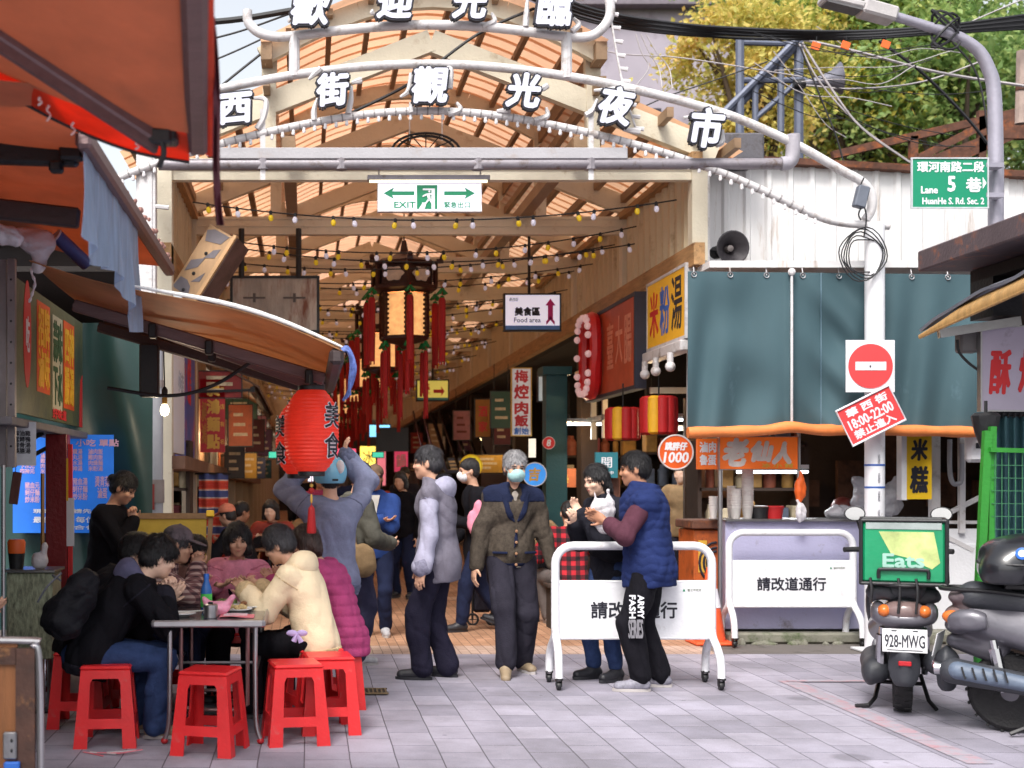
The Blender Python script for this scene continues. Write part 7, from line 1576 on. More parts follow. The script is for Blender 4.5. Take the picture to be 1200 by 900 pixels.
b.build('slats', mat('awning_slats', (106, 76, 56), .5, .2, var=.4, vs=2), o, True); b = MB(); b.beam((-.6, 14.5, 2.52), (-.6, 21, 2.52), .05, .06); b.beam((-1.25, 14.6, 2.5), (-.6, 14.6, 2.52), .03, .03); b.build('frame', BLKM, o, True)
# far end of the street: small lit signs and screens
def far_sign(name, label, px, py, d, wpx, hpx, col, e, tx=None):
    m_ = mat('far_' + '_'.join(map(str, col)), col, .4, var=.2, vs=3, bump=0, emit=e); return slab_sign(name, label, px, py, d, wpx, hpx, m_, [(tx, 0, 0, wpx * .7, hpx * .6, SGW if sum(col) < 600 else RED, .004)] if tx else [], BLK, .08)
far_sign('far_lit_sign', 'pink lit sign far down the street right of the red lantern', 400, 537, 38, 34, 22, (232, 74, 104), 1.3, '燒烤')
far_sign('far_lit_sign', 'yellow and white lit sign far down the street', 431, 536, 36, 18, 26, (236, 206, 90), 1.3, '冰')
far_sign('far_lit_sign', 'white lit sign low at the far end of the street', 352, 558, 40, 30, 12, (226, 220, 236), 1.2, '水果')
far_sign('far_lit_sign', 'tall pale pink lit strip at the far end', 447, 548, 34, 10, 42, (226, 120, 130), .6)
far_sign('far_lit_sign', 'magenta lit panel on the far right row of shops', 470, 540, 30, 16, 26, (196, 60, 90), .5, '鍋')
far_sign('far_exit_sign', 'tiny green lit exit sign beside the red lantern', 323, 533, 24, 16, 7, (60, 170, 140), 1., None)
far_sign('far_exit_sign', 'tiny green lit exit sign under the dark screen', 443, 533, 24.5, 13, 6, (60, 170, 140), 1., None)
far_sign('dark_screen', 'black switched off screen hanging over the crowd', 460, 515, 20, 36, 26, (24, 24, 28), 0)
far_sign('blue_screen', 'thin bright blue screen edge behind the black screen', 445, 505, 21, 24, 14, (120, 190, 230), 1.2)
o = thing('shutter_awning', 'dark shiny slatted awning hanging diagonally beyond the yellow restroom sign', 'awning', at(520, 510, 24)); b = MB()
for i in range(7): b.beam(at(484 + i * 11, 482 + i * 1, 24 + i * .05), at(500 + i * 13, 548 + i * 1, 23.8 + i * .05), .13, .02)
b.build('slats', mat('awning_gloss_dark', (60, 44, 44), .25, .5, var=.4, vs=2), o, True)
for i, px in enumerate((385, 401, 418, 470, 486, 502)):
    o = thing('hanging_cloth', ('first', 'second', 'third', 'fourth', 'fifth', 'sixth')[i] + ' garment from the lantern side in the dim row of hanging clothes far inside', 'cloth', at(px, 575, 27)); b = MB(); b.sheet(lambda u, v: Vector((lerp(-.12, .12, u), .02 * math.sin(u * 9 + i), lerp(-.4, .4, v))), 8, 6, .01); b.build('cloth', mat('garment_%d' % (i % 3), ((110, 60, 64), (90, 80, 84), (130, 88, 72))[i % 3], .8, var=.2), o)
# ------------------------------------------------------------------ table, stools and what stands on the table
RP = mat('stool_red_plastic', (226, 42, 46), .36, var=.12, vs=5, bump=.04, bs=60, trans=.08, dirt=((206, 96, 92), .22, 9))
def stool():
    t = thing('red_stool', 'x', 'stool', (0, 0, 0), 0, 'red plastic stools around the steel table'); H = .455; a0, a1 = .175, .135
    b = MB(); b.box((0, 0, H - .012), (.285, .285, .024), None, .011); b.box((0, 0, H - .035), (.272, .272, .03), None, .004); b.build('seat', RP, t)
    def P(side, s, z):          # point on a side plane: s along the side, z height
        f = 1 - z / H; a = a1 + (a0 - a1) * f
        return Matrix.Rotation(side * math.pi / 2, 3, 'Z') @ Vector((s * a, -a, z))
    def strip(b, side, q):      # quads on the slanted side, given as (s, z), 9 mm thick
        n_ = Matrix.Rotation(side * math.pi / 2, 3, 'Z') @ Vector((0, -1, .09)).normalized()
        o = [P(side, s, z) for s, z in q]; k = len(o); b.add([p for p in o] + [p - n_ * .012 for p in o], [tuple(range(k)), tuple(range(k, 2 * k))[::-1]] + [(i, i + k, (i + 1) % k + k, (i + 1) % k) for i in range(k)])
    for c in range(4):
        b = MB(); strip(b, c, [(.56, 0), (1.0, 0), (1.0, .43), (.60, .43), (.585, .36)]); strip(b, (c + 1) % 4, [(-1.0, 0), (-.56, 0), (-.585, .36), (-.60, .43), (-1.0, .43)]); b.build('leg', RP, t)
        b = MB(); strip(b, c, [(-.585, .36), (-.5, .385), (.5, .385), (.585, .36), (.60, .43), (-.60, .43)]); b.build('apron', RP, t)
        b = MB(); strip(b, c, [(-.57, .11), (.57, .11), (.575, .165), (-.575, .165)]); b.build('rail', RP, t)
    return t
st0 = stool()
ST = [(-1.13, 7.3, 4, 'red stool under the diner with the backpack'), (-.526, 7.08, -14, 'empty red stool at the open end of the steel table'), (-.06, 7.35, 10, 'empty red stool in front, beside the table leg on the lantern side'), (.137, 7.66, 6, 'empty red stool tucked behind the front empty one'),
      (.06, 8.0, 20, 'red stool under the diner in the cream hoodie'), (.22, 8.5, 0, 'red stool under the diner in the magenta jacket'), (-1.38, 7.85, 0, 'red stool under the dark haired diner behind the backpack'), (-1.13, 8.28, 0, 'red stool under the diner with the cap'), (-.47, 8.85, 0, 'red stool under the woman in pink'), (-.95, 8.85, 0, 'red stool under the child at the table')]
for i, (x, y, rz, lb) in enumerate(ST):
    o = st0 if i == 0 else copy_tree(st0); o.location = (x, y, 0); o.rotation_euler.z = R(rz); o['label'] = lb
TX0, TX1, TY0, TY1, TZ = -.86, -.235, 7.2, 8.28, .70
tb = thing('steel_table', 'stainless steel folding table where the diners sit', 'table', Vector((-.55, 7.74, 0)))
b = MB(); b.box(((TX0 + TX1) / 2, (TY0 + TY1) / 2, TZ - .012), (TX1 - TX0, TY1 - TY0, .018), None, .005); b.build('tabletop', mat('steel_top', (150, 146, 150), .22, .85, var=.1, vs=6, bump=.02), tb, True)
b = MB(); r = .012
for z, in ((TZ - .012,),):
    b.beam((TX0, TY0, z), (TX1, TY0, z), .02, .04, .008); b.beam((TX0, TY1, z), (TX1, TY1, z), .02, .04, .008); b.beam((TX0, TY0, z), (TX0, TY1, z), .02, .04, .008); b.beam((TX1, TY0, z), (TX1, TY1, z), .02, .04, .008)
b.build('rim', STEEL, tb, True)
for x, y, sx, sy in ((TX0 + .09, TY0 + .06, -1, -1), (TX1 - .05, TY0 + .06, 1, -1), (TX0 + .09, TY1 - .06, -1, 1), (TX1 - .05, TY1 - .06, 1, 1)):
    b = MB(); b.tube(curve([(x, y, TZ - .03), (x, y, .35), (x + .005 * sx, y, .12), (x + .03 * sx, y - .0 * sy, .02)], 4), .014, 10); lg = b.build('leg', STEEL, tb, True); b = MB(); b.ball((x + .03 * sx, y, .018), (.022, .022, .018), 10); b.build('foot_cap', LRED, lg, True)
for y in (TY0 + .2, TY1 - .2):
    b = MB(); b.tube([(TX0 + .14, y, TZ - .03), (TX0 + .14, y, .2), (TX0 + .2, y, .17), (TX1 - .16, y, .17), (TX1 - .1, y, .2), (TX1 - .1, y, TZ - .03)], .012, 8); b.build('inner_brace', mat('pinkish_steel', (150, 116, 116), .35, .6), tb, True)
b = MB(); b.tube([(TX0 + .09, TY0 + .06, .4), (TX0 + .09, TY1 - .06, .4)], .01, 8); b.tube([(TX1 - .05, TY0 + .06, .4), (TX1 - .05, TY1 - .06, .4)], .01, 8); b.tube([(TX0 + .09, TY0 + .5, .4), (TX1 - .05, TY0 + .5, .4)], .01, 8); b.build('brace', STEEL, tb, True)
zt = TZ + .0
o = thing('drink_bottle', 'blue and green plastic drink bottle on the table', 'bottle', Vector((-.60, 7.75, zt))); b = MB(); b.lathe([(.03, 0), (.034, .01), (.034, .13), (.03, .15), (.016, .185), (.014, .2)], 16); b.build('body', mat('bottle_blue', (60, 120, 200), .2, var=.1, bump=0, trans=.3), o); b = MB(); b.lathe([(.0355, .03), (.0355, .11)], 16); b.build('label_band', mat('bottle_green', (80, 200, 90), .4, bump=0), o); b = MB(); b.lathe([(.016, .198), (.017, .225), (.014, .23)], 14); b.build('cap', BLU, o)
o = thing('chopstick_box', 'small steel toothpick cup near the front edge of the table', 'cup', Vector((-.55, 7.42, zt))); b = MB(); b.lathe([(.04, 0), (.042, .01), (.042, .075), (.036, .078), (.03, .08)], 20); b.build('cup', STEEL, o); b = MB(); b.box((0, 0, .085), (.03, .03, .012), None, .004); b.build('lid', BLKM, o)
PLATE = mat('plate_white', (214, 212, 210), .3, var=.04)
def plate(lb, x, y, r, food=None):
    o = thing('plate', lb, 'plate', Vector((x, y, zt)), 0, 'plates on the steel table'); b = MB(); b.lathe([(r * .6, 0), (r * .65, .004), (r, .018), (r * .98, .022), (r * .6, .008)], 24); b.build('dish', PLATE, o)
    if food:
        rs = random.Random(int(x * 100)); b = MB()
        for i in range(14): b.ball((rs.uniform(-r, r) * .5, rs.uniform(-r, r) * .5, .022 + rs.random() * .014), (.022, .018, .014), 6)
        b.build('food', mat('food_' + food[0], food[1], .5, var=.4, vs=30), o)
plate('white plate with chopsticks at the table corner near the backpack diner', -.74, 7.5, .1); plate('plate of pale food near the pink paper', -.42, 7.75, .1, ('pale', (196, 170, 120))); plate('plate of browned food before the hoodie diner', -.34, 7.95, .11, ('brown', (130, 84, 50))); plate('plate of greens before the woman in pink', -.5, 8.1, .1, ('green', (96, 116, 60)))
o = thing('chopsticks', 'pair of chopsticks lying across the white plate', 'chopsticks', Vector((-.7, 7.46, zt + .024))); b = MB(); b.tube([(-.1, 0, 0), (.1, .05, .006)], .004, 6); b.tube([(-.1, .02, 0), (.1, .06, .006)], .004, 6); b.build('sticks', mat('chopstick_pale', (200, 196, 190), .5), o)
blob('pink_paper_bag', 'crumpled pink and white plastic bag on the table', 'bag', Vector((-.52, 7.58, zt + .035)), mat('pink_plastic', (226, 150, 176), .35, var=.35, vs=14), [((0, 0, 0), (.07, .05, .035)), ((.05, 0, .02), (.09, 0, .07), .02, .012), ((-.05, .0, .02), (-.08, 0, .06), .02, .012)], .01, .008)
o = thing('order_sheet', 'pink printed order sheet lying on the table', 'paper', Vector((-.40, 7.5, zt + .004))); b = MB(); b.sheet(lambda u, v: Vector((lerp(-.1, .1, u), lerp(-.09, .09, v), .004 * math.sin(u * 5))), 8, 4, .002); b.build('sheet', mat('paper_pink', (222, 120, 132), .6, var=.1), o); b = MB(); 
for i in range(5): b.box((-.01, -.06 + i * .03, .0065), (.14, .006, .001))
b.build('printed_line', SGW, o)
o = thing('litter_straws', 'scattered paper straw wrappers on the paving by the backpack stool', 'litter', Vector((at(130, 0, 6.95).x, 6.98, 0)))
for i in range(5): b = MB(); b.box((.05 * i - .1, .03 * math.sin(i * 3), .004 + .004 * i), (.16, .012, .003), Matrix.Rotation(R(20 * i - 40), 3, 'Z')); b.build('wrapper', PLATE if i % 2 else MATS['paper_pink'], o)
# ------------------------------------------------------------------ the people
def creases(m):
    nt = m.node_tree; N, L = nt.nodes, nt.links; b = N['Principled BSDF']; tc = N.new('ShaderNodeTexCoord')
    n = N.new('ShaderNodeTexNoise'); n.noise_type = 'RIDGED_MULTIFRACTAL'; n.inputs['Scale'].default_value = 5; n.inputs['Detail'].default_value = 3; n.inputs['Distortion'].default_value = .9; L.new(tc.outputs['Object'], n.inputs['Vector'])
    bp = N.new('ShaderNodeBump'); bp.inputs['Strength'].default_value = .55; bp.inputs['Distance'].default_value = .03; L.new(n.outputs['Fac'], bp.inputs['Height'])
    old = b.inputs['Normal'].links
    if old: L.new(old[0].from_socket, bp.inputs['Normal'])
    L.new(bp.outputs[0], b.inputs['Normal']); return m
def fab(name, c, var=.22, vs=9, rough=.85, bs=90, **k):
    new = name not in MATS; m = mat(name, c, rough, var=var, vs=vs, bump=.1, bs=bs, spec=.12, **k)
    return creases(m) if new else m
CLBK = fab('cloth_black', (21, 20, 25)); CLNV = fab('cloth_navy', (30, 36, 60)); CLDN = fab('denim_blue', (50, 66, 104), .3, 14); CLDG = fab('cloth_dark_grey', (46, 44, 54)); CLGY = fab('cloth_grey', (112, 108, 120)); CLLG = fab('cloth_light_lilac', (160, 158, 178)); CLOL = fab('cloth_olive_grey', (92, 90, 82)); CLBL = fab('cloth_blue_jacket', (40, 62, 116)); CLPK = fab('knit_pink', (220, 140, 162)); CLCR = fab('fleece_cream', (232, 212, 178), .1, 5); CLMG = fab('puffer_magenta', (172, 70, 116)); CLMR = fab('shirt_maroon', (84, 50, 62)); CLHG = fab('sweater_blue_grey', (122, 126, 150)); CLTN = fab('canvas_tan', (150, 124, 92)); CLRD = fab('cloth_brick', (150, 66, 56)); CLCD = fab('cardigan_brown', (76, 68, 60), .4, 30)
def weave(name, c1, c2, c3, sc):
    m = bpy.data.materials.new(name); m.use_nodes = True; nt = m.node_tree; N, L = nt.nodes, nt.links; b = N['Principled BSDF']; tc = N.new('ShaderNodeTexCoord'); sp = N.new('ShaderNodeSeparateXYZ'); L.new(tc.outputs['Object'], sp.inputs[0]); fs = []
    for ax in (0, 2):
        a = N.new('ShaderNodeMath'); a.operation = 'MULTIPLY'; a.inputs[1].default_value = sc; L.new(sp.outputs[ax], a.inputs[0]); f = N.new('ShaderNodeMath'); f.operation = 'FRACT'; L.new(a.outputs[0], f.inputs[0]); g = N.new('ShaderNodeMath'); g.operation = 'GREATER_THAN'; g.inputs[1].default_value = .5; L.new(f.outputs[0], g.inputs[0]); fs.append(g.outputs[0])
    m1 = N.new('ShaderNodeMix'); m1.data_type = 'RGBA'; L.new(fs[0], m1.inputs[0]); m1.inputs[6].default_value = (*lin(c1), 1); m1.inputs[7].default_value = (*lin(c2), 1)
    m2 = N.new('ShaderNodeMix'); m2.data_type = 'RGBA'; L.new(fs[1], m2.inputs[0]); L.new(m1.outputs[2], m2.inputs[6]); m3 = N.new('ShaderNodeMix'); m3.data_type = 'RGBA'; L.new(fs[0], m3.inputs[0]); m3.inputs[6].default_value = (*lin(c2), 1); m3.inputs[7].default_value = (*lin(c3), 1); L.new(m3.outputs[2], m2.inputs[7]); L.new(m2.outputs[2], b.inputs['Base Color']); b.inputs['Roughness'].default_value = .9; return creases(m)
PLAID = weave('plaid_red_black', (176, 30, 44), (84, 18, 30), (22, 18, 24), 11); CHECK = weave('check_pale_brown', (176, 150, 142), (120, 84, 84), (70, 46, 52), 26)
SHB = mat('shoe_black', (34, 34, 40), .5, var=.2); SHT = mat('shoe_tan', (146, 128, 104), .6, var=.2); SHG = mat('sneaker_grey', (132, 130, 142), .6, var=.4, vs=26); SHW = mat('sneaker_pale', (178, 176, 180), .6, var=.3, vs=20)
SOLW = mat('sole_pale', (176, 170, 168), .7)
MASK = mat('face_mask_teal', (158, 196, 196), .8, var=.05); MASKW = mat('face_mask_white', (222, 222, 226), .8, var=.05)
def T(m, **k): return dict(m=m, **k)
def facemask(P, m):
    F = Field((-.1, -.02, -.14), (.1, .16, .06), .006 if P['k'] else .006); F.ell((0, .045, -.045), (.07, .068, .06), None, .01); F.ell((0, .09, -.03), (.02, .03, .03), None, .03); F.ell((0, -.02, -.03), (.1, .07, .1), None, .01, True); F.cut((0, 0, .0), (0, -.3, 1))
    o = F.build('face_mask', m, P['root']); o.data.transform(P['HL']); b = MB(); b.M = P['HL']
    for sg in (1, -1): b.tube(curve([(.062 * sg, .06, -.02), (.076 * sg, .02, -.006), (.082 * sg, -.02, .012)], 4), .002, 4)
    b.build('strap', m, o)
def hood(P, m, lining=None, size=1.):
    F = Field((-.25, -.3, -.25), (.25, .2, .2), .011); F.ell((0, -.085, -.03), (.125 * size, .085, .095), None, .02); F.cone((-.1, .0, -.03), (.1, .0, -.03), .05, .05, .04); F.ell((0, -.03, .07), (.085, .1, .09), None, .02, True); F.folds(.006, 30, 4)
    o = F.build('hood', m, P['root']); o.data.transform(Matrix.Translation(P['nk']) @ P['Tu'].to_4x4())
    if lining: b = MB(); b.M = Matrix.Translation(P['nk']) @ P['Tu'].to_4x4(); b.ball((.02, -.08, .05), (.09, .07, .03), 12); b.build('hood_lining', lining, o)
bpy.context.view_layer.update()
# standing man in the grey vest
P = person('man in grey hooded vest over pale lilac sleeves, standing with his back half turned', 1.0, 9.66, 72, 1.74, head=(4, 2), lean=1, hl=(-.30, .06, .82), hr=(.28, .05, .84), fl=(-.1, .1, .085), fr=(.1, -.06, .085), top=T(CLLG, t=.018, wide=.013, fold=.011, rib=fab('rib_lilac', (136, 134, 154), .3, 40), name='shirt', arm=.98), vest=T(CLGY, t=.028, hem=-.19, fold=.009, collar=.05), bottom=T(fab('trousers_ink', (34, 32, 48)), wide=.026, t=.012, fold=.008), shoes=(SHB, SHB), hair=('short', HAIRG), res=.0075, seed=3, girth=1.03)
hood(P, CLLG, CLBK, 1.1)
# man in the cardigan with mask
P = person('elderly man in brown cardigan with navy yoke and pale face mask, walking forward', 1.6, 9.95, 184, 1.71, head=(3, 8), lean=3, hr=(.30, .06, .81), hl=(-.30, .10, .83), fr=(.10, .24, .105), fl=(-.10, -.06, .085), pitch=(18, 0), toe=(12, -16), top=T(fab('undershirt_grey', (140, 132, 124)), t=.0, arm=0, name='shirt', collar=.03, fold=.002), bottom=T(fab('trousers_charcoal', (44, 42, 52)), wide=.024, t=.012, fold=.009), shoes=(SHT, SOLW), hair=('short', HAIRW), res=.0075, seed=5, face=True, girth=1.0, shw=.95)
facemask(P, MASK)
def cardigan(P, res=.0085):
    F = Field((-.42, -.3, .7), (.42, .35, 1.55), res); p, mid, nk, Tu, T_ = P['p'], P['mid'], P['nk'], P['Tu'], P['T']; t = .025
    F.ell(p + Vector((0, -.005, .02)), (.168 + t, .125 + t, .125 + t), None, .05); F.ell(p.lerp(mid, .6), (.155 + t, .116 + t, .17 + t), None, .05); F.ell(mid.lerp(nk, .48), (.168 + t, .12 + t, .175 + t), Tu, .05)
    for sd, sg in (('r', 1), ('l', -1)): F.cone(nk + Tu @ Vector((.05 * sg, -.012, -.035)), P['J'][sd][0], .048 + t * .7, .055 + t, .04)
    F.cut(p + Vector((0, 0, -.11)), (0, 0, -1)); F.cut(nk + Vector((0, 0, .02)), (0, -.35, 1))
    for sd in 'rl': sh, eb, w = P['J'][sd][:3]; F.cone(sh, eb, .054 + t * .8, .046 + t * .8, .03); F.cone(eb, eb.lerp(w, .97), .046 + t * .8, .034 + t * .7, .015)
    F.folds(.012, 22, 9); a = nk + Tu @ Vector((0, .06, .05)); c = mid + Vector((0, .17, -.02)); base = F.D.copy()
    def neck(G):
        for q in range(7): G.cone(a.lerp(c, q / 6) + Vector((0, .05, 0)), a.lerp(c, q / 6) + Vector((0, .16, 0)), .075 * (1 - q / 6.3), .085 * (1 - q / 6.3), .01, True)
    neck(F); o = F.build('cardigan', CLCD, P['root'])
    def trim(nm, m, off, mask, sub=True):
        G = Field((-.42, -.3, .7), (.42, .35, 1.55), res); G.D = base - off
        if sub: neck(G)
        K = Field((-.42, -.3, .7), (.42, .35, 1.55), res); mask(K); G.D = np.maximum(G.D, K.D); G.build(nm, m, o)
    def m_pl(K):
        for sg in (1, -1):
            L_ = [nk + Vector((.09 * sg, -.02, .03)), nk + Vector((.088 * sg, .09, -.05)), mid + Vector((.062 * sg, .15, .10)), mid + Vector((.0, .17, -.03)), p + Vector((0, .17, -.12))]
            for i in range(4): K.cone(L_[i], L_[i + 1], .024, .024, .004)
    trim('navy_placket', CLNV, .007, m_pl)
    def m_yk(K): K.D[:] = (nk.z - .10 - K.ax[2])[None, None, :] + 0 * K.D; K.D = np.maximum(K.D, (np.abs(K.ax[0]) - .235)[:, None, None])
    trim('shoulder_yoke', CLNV, .004, m_yk)
    def m_hem(K): K.D[:] = (K.ax[2] - (p.z - .055))[None, None, :] + 0 * K.D; K.D = np.maximum(K.D, (np.abs(K.ax[0]) - .225)[:, None, None])
    trim('ribbed_hem', CLNV, .003, m_hem, False)
    b = MB()
    for q in range(4): b.ball(p.lerp(mid, -.3 + q * .36) + Vector((0, .166, 0)), (.012, .008, .012), 8)
    b.build('button', mat('button_brown', (150, 110, 80), .4), o)
    for sg in (1, -1): b = MB(); b.box(p + Vector((.12 * sg, .135, .02)), (.12, .02, .018), Matrix.Rotation(R(-32 * sg), 3, 'Z'), .004); b.build('pocket_welt', CLNV, o)
cardigan(P)
# man in the navy vest
P3 = person('man in quilted navy vest and black printed track trousers, holding food by the barrier', 2.45, 9.15, 78, 1.69, head=(0, 6), lean=2, hl=(-.06, .30, 1.2), hr=(.1, .32, 1.2), el=(-.8, -.3, -.6), er=(.6, -.5, -.6), fl=(-.11, .06, .085), fr=(.13, -.10, .085), fdl=(.1, .8, .5), top=T(CLMR, t=.014, wide=.012, name='shirt', arm=.72), vest=T(fab('vest_navy', (36, 48, 92), .2, 6), t=.040, hem=-.17, fold=.008, collar=.06, quilt=(.0035, .062, .03)), bottom=T(fab('track_black', (22, 21, 27)), wide=.02, t=.014, to=.93, fold=.011), shoes=(SHG, SOLW), hair=('short', HAIR), res=.0075, seed=8, girth=1.12, skin=SKIN2)
tr_ = [c for c in P3['root'].children if c.name.startswith('trousers')][0]
for i, (s, hh, mm) in enumerate((('ARMY', .20, SGW), ('FASH', .20, SGW), ('SERIES', .2, mat('print_grey', (130, 128, 134), .6, bump=0)))):
    M_ = Matrix.Rotation(R(-78), 4, 'Z') @ Matrix.Translation(-P3['root'].location); b = MB(); wc = at((751, 741, 745)[i], (711, 711, 737)[i], 8.965); b.text(s, wc, -UZ if i < 2 else UX, UX if i < 2 else UZ, (.16, .16, .10)[i], (.042, .042, .13)[i], .003, .002); b.v = [(M_ @ v) * (1 / P3['k']) for v in b.v]; b.build('lettering', mm, tr_, smooth=False)
# woman with the plastic bag
P4 = person('woman in dark coat with black shoulder bag reading while holding a white plastic bag', 2.30, 9.62, 118, 1.62, head=(-4, 14), lean=4, hunch=10, hr=(.02, .33, 1.18), hl=(-.02, .30, 1.24), er=(.5, -.6, -.6), el=(-.5, -.4, -.8), fl=(-.1, .04, .085), fr=(.08, .1, .085), top=T(fab('coat_dark', (36, 36, 44)), t=.022, wide=.014, hem=-.30, collar=.05, fold=.01), bottom=T(CLDN, wide=.004, t=.008, to=.9), shoes=(SHB, SHB), hair=('long', HAIR), res=.0075, seed=11, skin=SKIN3)
blob('white_plastic_bag', 'white plastic carrier bag held up by the woman in the dark coat', 'bag', at(706, 600, 9.35), PLASTW, [((0, 0, 0), (.085, .06, .1)), ((-.05, 0, .07), (-.06, 0, .15), .025, .012), ((.05, 0, .07), (.04, 0, .15), .025, .012), ((.03, 0, -.1), (.06, .05, .06))], .012, .009)
blob('shoulder_bag', 'big black shoulder bag hanging at the hip of the woman in the dark coat', 'bag', at(718, 642, 9.42), CLBK, [((0, 0, 0), (.18, .09, .1)), ((.12, 0, .05), (.1, .08, .08)), ((.1, .02, .1), (.2, .05, .34), .022, .02)], .01, .011)
o = thing('bread_bun', 'orange brown bun held between the woman and the man in the navy vest', 'bun', at(743, 598, 9.12)); b = MB(); b.ball((0, 0, 0), (.05, .045, .04), 14); b.build('bun', mat('bun_brown', (200, 130, 72), .5, var=.2, vs=20), o); b = MB(); b.ball((0, .0, -.025), (.045, .04, .03), 12); b.build('paper_wrap', SGW, o)
# man with the helmet hanging up the lantern
P5 = person('person in pale blue helmet and grey sweater reaching up with both arms below the lantern', .175, 8.95, 3, 1.63, head=(0, -4), lean=2, hr=(.13, .24, 1.66), hl=(-.15, .24, 1.62), er=(1, .1, -.5), el=(-1, .1, -.5), fdr=(-.1, .1, 1), fdl=(.1, .1, 1), top=T(CLHG, rib=fab('rib_blue_grey', (98, 102, 124), .3, 40), t=.026, wide=.014, hem=-.17, fold=.012), bottom=T(fab('jeans_grey_blue', (74, 84, 104), .25), wide=.012), shoes=(SHB, SOLE), hair=('short', HAIR), cap=(mat('helmet_pale_blue', (112, 178, 204), .25, var=.08, vs=3, coat=.5, bump=0), 'helmet'), res=.008, seed=14, girth=1.15, face=False)
hm = [c for c in P5['root'].children if c.name.startswith('helmet')][0]
for sg, pz in ((.55, .05), (-.6, .03)):
    b = MB(); b.M = P5['HL']; q = Vector((.122 * sg, -.012 - .145 * math.sqrt(max(0, 1 - sg * sg * .8)), .035 + pz)); b.ball(q, (.032, .014, .05), 12, Matrix.Rotation(R(-35 * sg), 3, 'Z')); b.build('white_spot', mat('helmet_white', (226, 222, 220), .3, bump=0), hm)
b = MB(); b.M = P5['HL']; b.box((.03, -.155, -.01), (.045, .01, .014), None, .003); b.build('black_buckle', BLK, hm)
# people on the street behind
P = person('man in blue jacket and brown cap standing with folded arms in the street', .67, 12.3, 176, 1.62, head=(-4, 2), hr=(-.06, .26, 1.12), hl=(.06, .24, 1.15), er=(.6, .2, -.7), el=(-.6, .2, -.7), fdr=(-1, .1, 0), fdl=(1, .1, 0), top=T(CLBL, t=.024, wide=.012, collar=.05, hem=-.13), bottom=T(CLNV, wide=.014), shoes=(SHW, SOLW), hair=('short', HAIR), cap=(fab('cap_brown', (104, 84, 70)), 'cap'), res=.0095, seed=17, skin=SKIN2)
b = MB(); nk = P['nk']; b.prism([(-.05, .02), (.05, .02), (.012, -.17), (-.012, -.17)], nk + Vector((0, .112, -.02)), -UX, UZ, .02); b.build('shirt_front', fab('shirt_pale', (190, 184, 176)), P['root'])
P = person('person in olive grey jacket with tan shoulder bag partly behind the helmet wearer', .37, 10.4, -62, 1.64, hr=(.12, .30, .98), hl=(-.1, .3, .98), er=(.5, -.8, -.3), top=T(CLOL, t=.024, wide=.014, collar=.04), bottom=T(fab('trousers_slate', (60, 60, 84)), wide=.02), shoes=(SHW, SOLW), hair=('short', HAIR), res=.0095, seed=18)
blob('tan_bag', 'tan canvas shoulder bag at the hip of the olive jacket wearer', 'bag', at(425, 655, 10.15), CLTN, [((0, 0, 0), (.1, .06, .13)), ((0, 0, -.07), (.1, .06, .07)), ((-.06, .03, .1), (-.12, .1, .42), .018, .016)], .006, .011)
P = person('person with white face mask and dark clothes walking behind the two standing men', 1.72, 12.7, 96, 1.7, hl=(-.08, .32, 1.1), hr=(.2, .2, .9), lean=3, fl=(-.08, .2, .085), fr=(.08, -.25, .12), pitch=(-20, 0), top=T(CLBK, t=.02, hem=-.25, wide=.012), bottom=T(CLNV, wide=.008), shoes=(SHB, SHB), hair=('short', HAIR), res=.0095, seed=19); facemask(P, MASKW)
blob('pink_towel', 'pink towel carried by the masked passer-by', 'towel', at(556, 612, 12.35), CLPK, [((0, 0, 0), (.07, .05, .12)), ((.04, 0, .12), (.05, .05, .1))], .01, .014)
P = person('diner in red and black plaid shirt seated with his back to the street', 2.68, 12.95, -8, 1.72, hp=.53, lean=14, hunch=16, head=(0, 14), hr=(.18, .42, .8), hl=(-.18, .42, .8), fr=(.16, .42, .085), fl=(-.2, .35, .085), kl=(-.5, 1, .2), top=T(PLAID, t=.026, wide=.012, hem=-.15), bottom=T(fab('trousers_taupe', (104, 96, 94)), wide=.02), shoes=(SHW, SOLW), hair=('short', HAIR), res=.0095, seed=20)
o = thing('stool_bench', 'dark bench under the diner in the plaid shirt', 'bench', Vector((2.68, 12.95, 0))); b = MB(); b.box((0, 0, .43), (.5, .3, .04), None, .008); b.build('seat', DARKB, o)
for sx in (-.2, .2): b = MB(); b.box((sx, 0, .205), (.04, .26, .41)); b.build('leg', DARKB, o)
# diners at the table
P = person('diner in black jacket with a backpack leaning over the table, chin on fist', -1.24, 7.42, -76, 1.66, hp=.525, lean=25, hunch=22, head=(6, 18), hr=(.03, .43, .83), hl=(-.14, .46, .78), er=(.6, .3, -1), el=(-.4, -.2, -1), fdr=(.02, .12, 1), thr=(-.3, .8, 0), curl=(1.15, .5), fr=(.1, .36, .085), fl=(-.1, .26, .085), kr=(.2, 1, .4), kl=(-.2, 1, .4), top=T(CLBK, t=.026, wide=.016, hem=-.16, fold=.012, collar=.03, rib=fab('rib_black', (38, 37, 46), .3, 40)), bottom=T(CLDN, wide=.022, t=.012, fold=.009), shoes=(SHT, SOLW), hair=('fringe', HAIR, .01), res=.0075, seed=23, skin=SKIN3)
hood(P, fab('hood_mauve', (88, 86, 112)), None, .95)
bk = blob('backpack', 'black backpack on the back of the diner in the black jacket', 'backpack', Vector((-1.32, 7.2, .80)), mat('backpack_black', (22, 22, 28), .7, var=.3, vs=8, bump=.2, bs=30, spec=.2), [((0, .02, .02), (.14, .10, .20)), ((0, -.05, -.07), (.115, .07, .10)), ((0, 0, -.13), (.14, .10, .08))], .014, .009)
bk.rotation_euler = (R(-24), 0, R(-70))
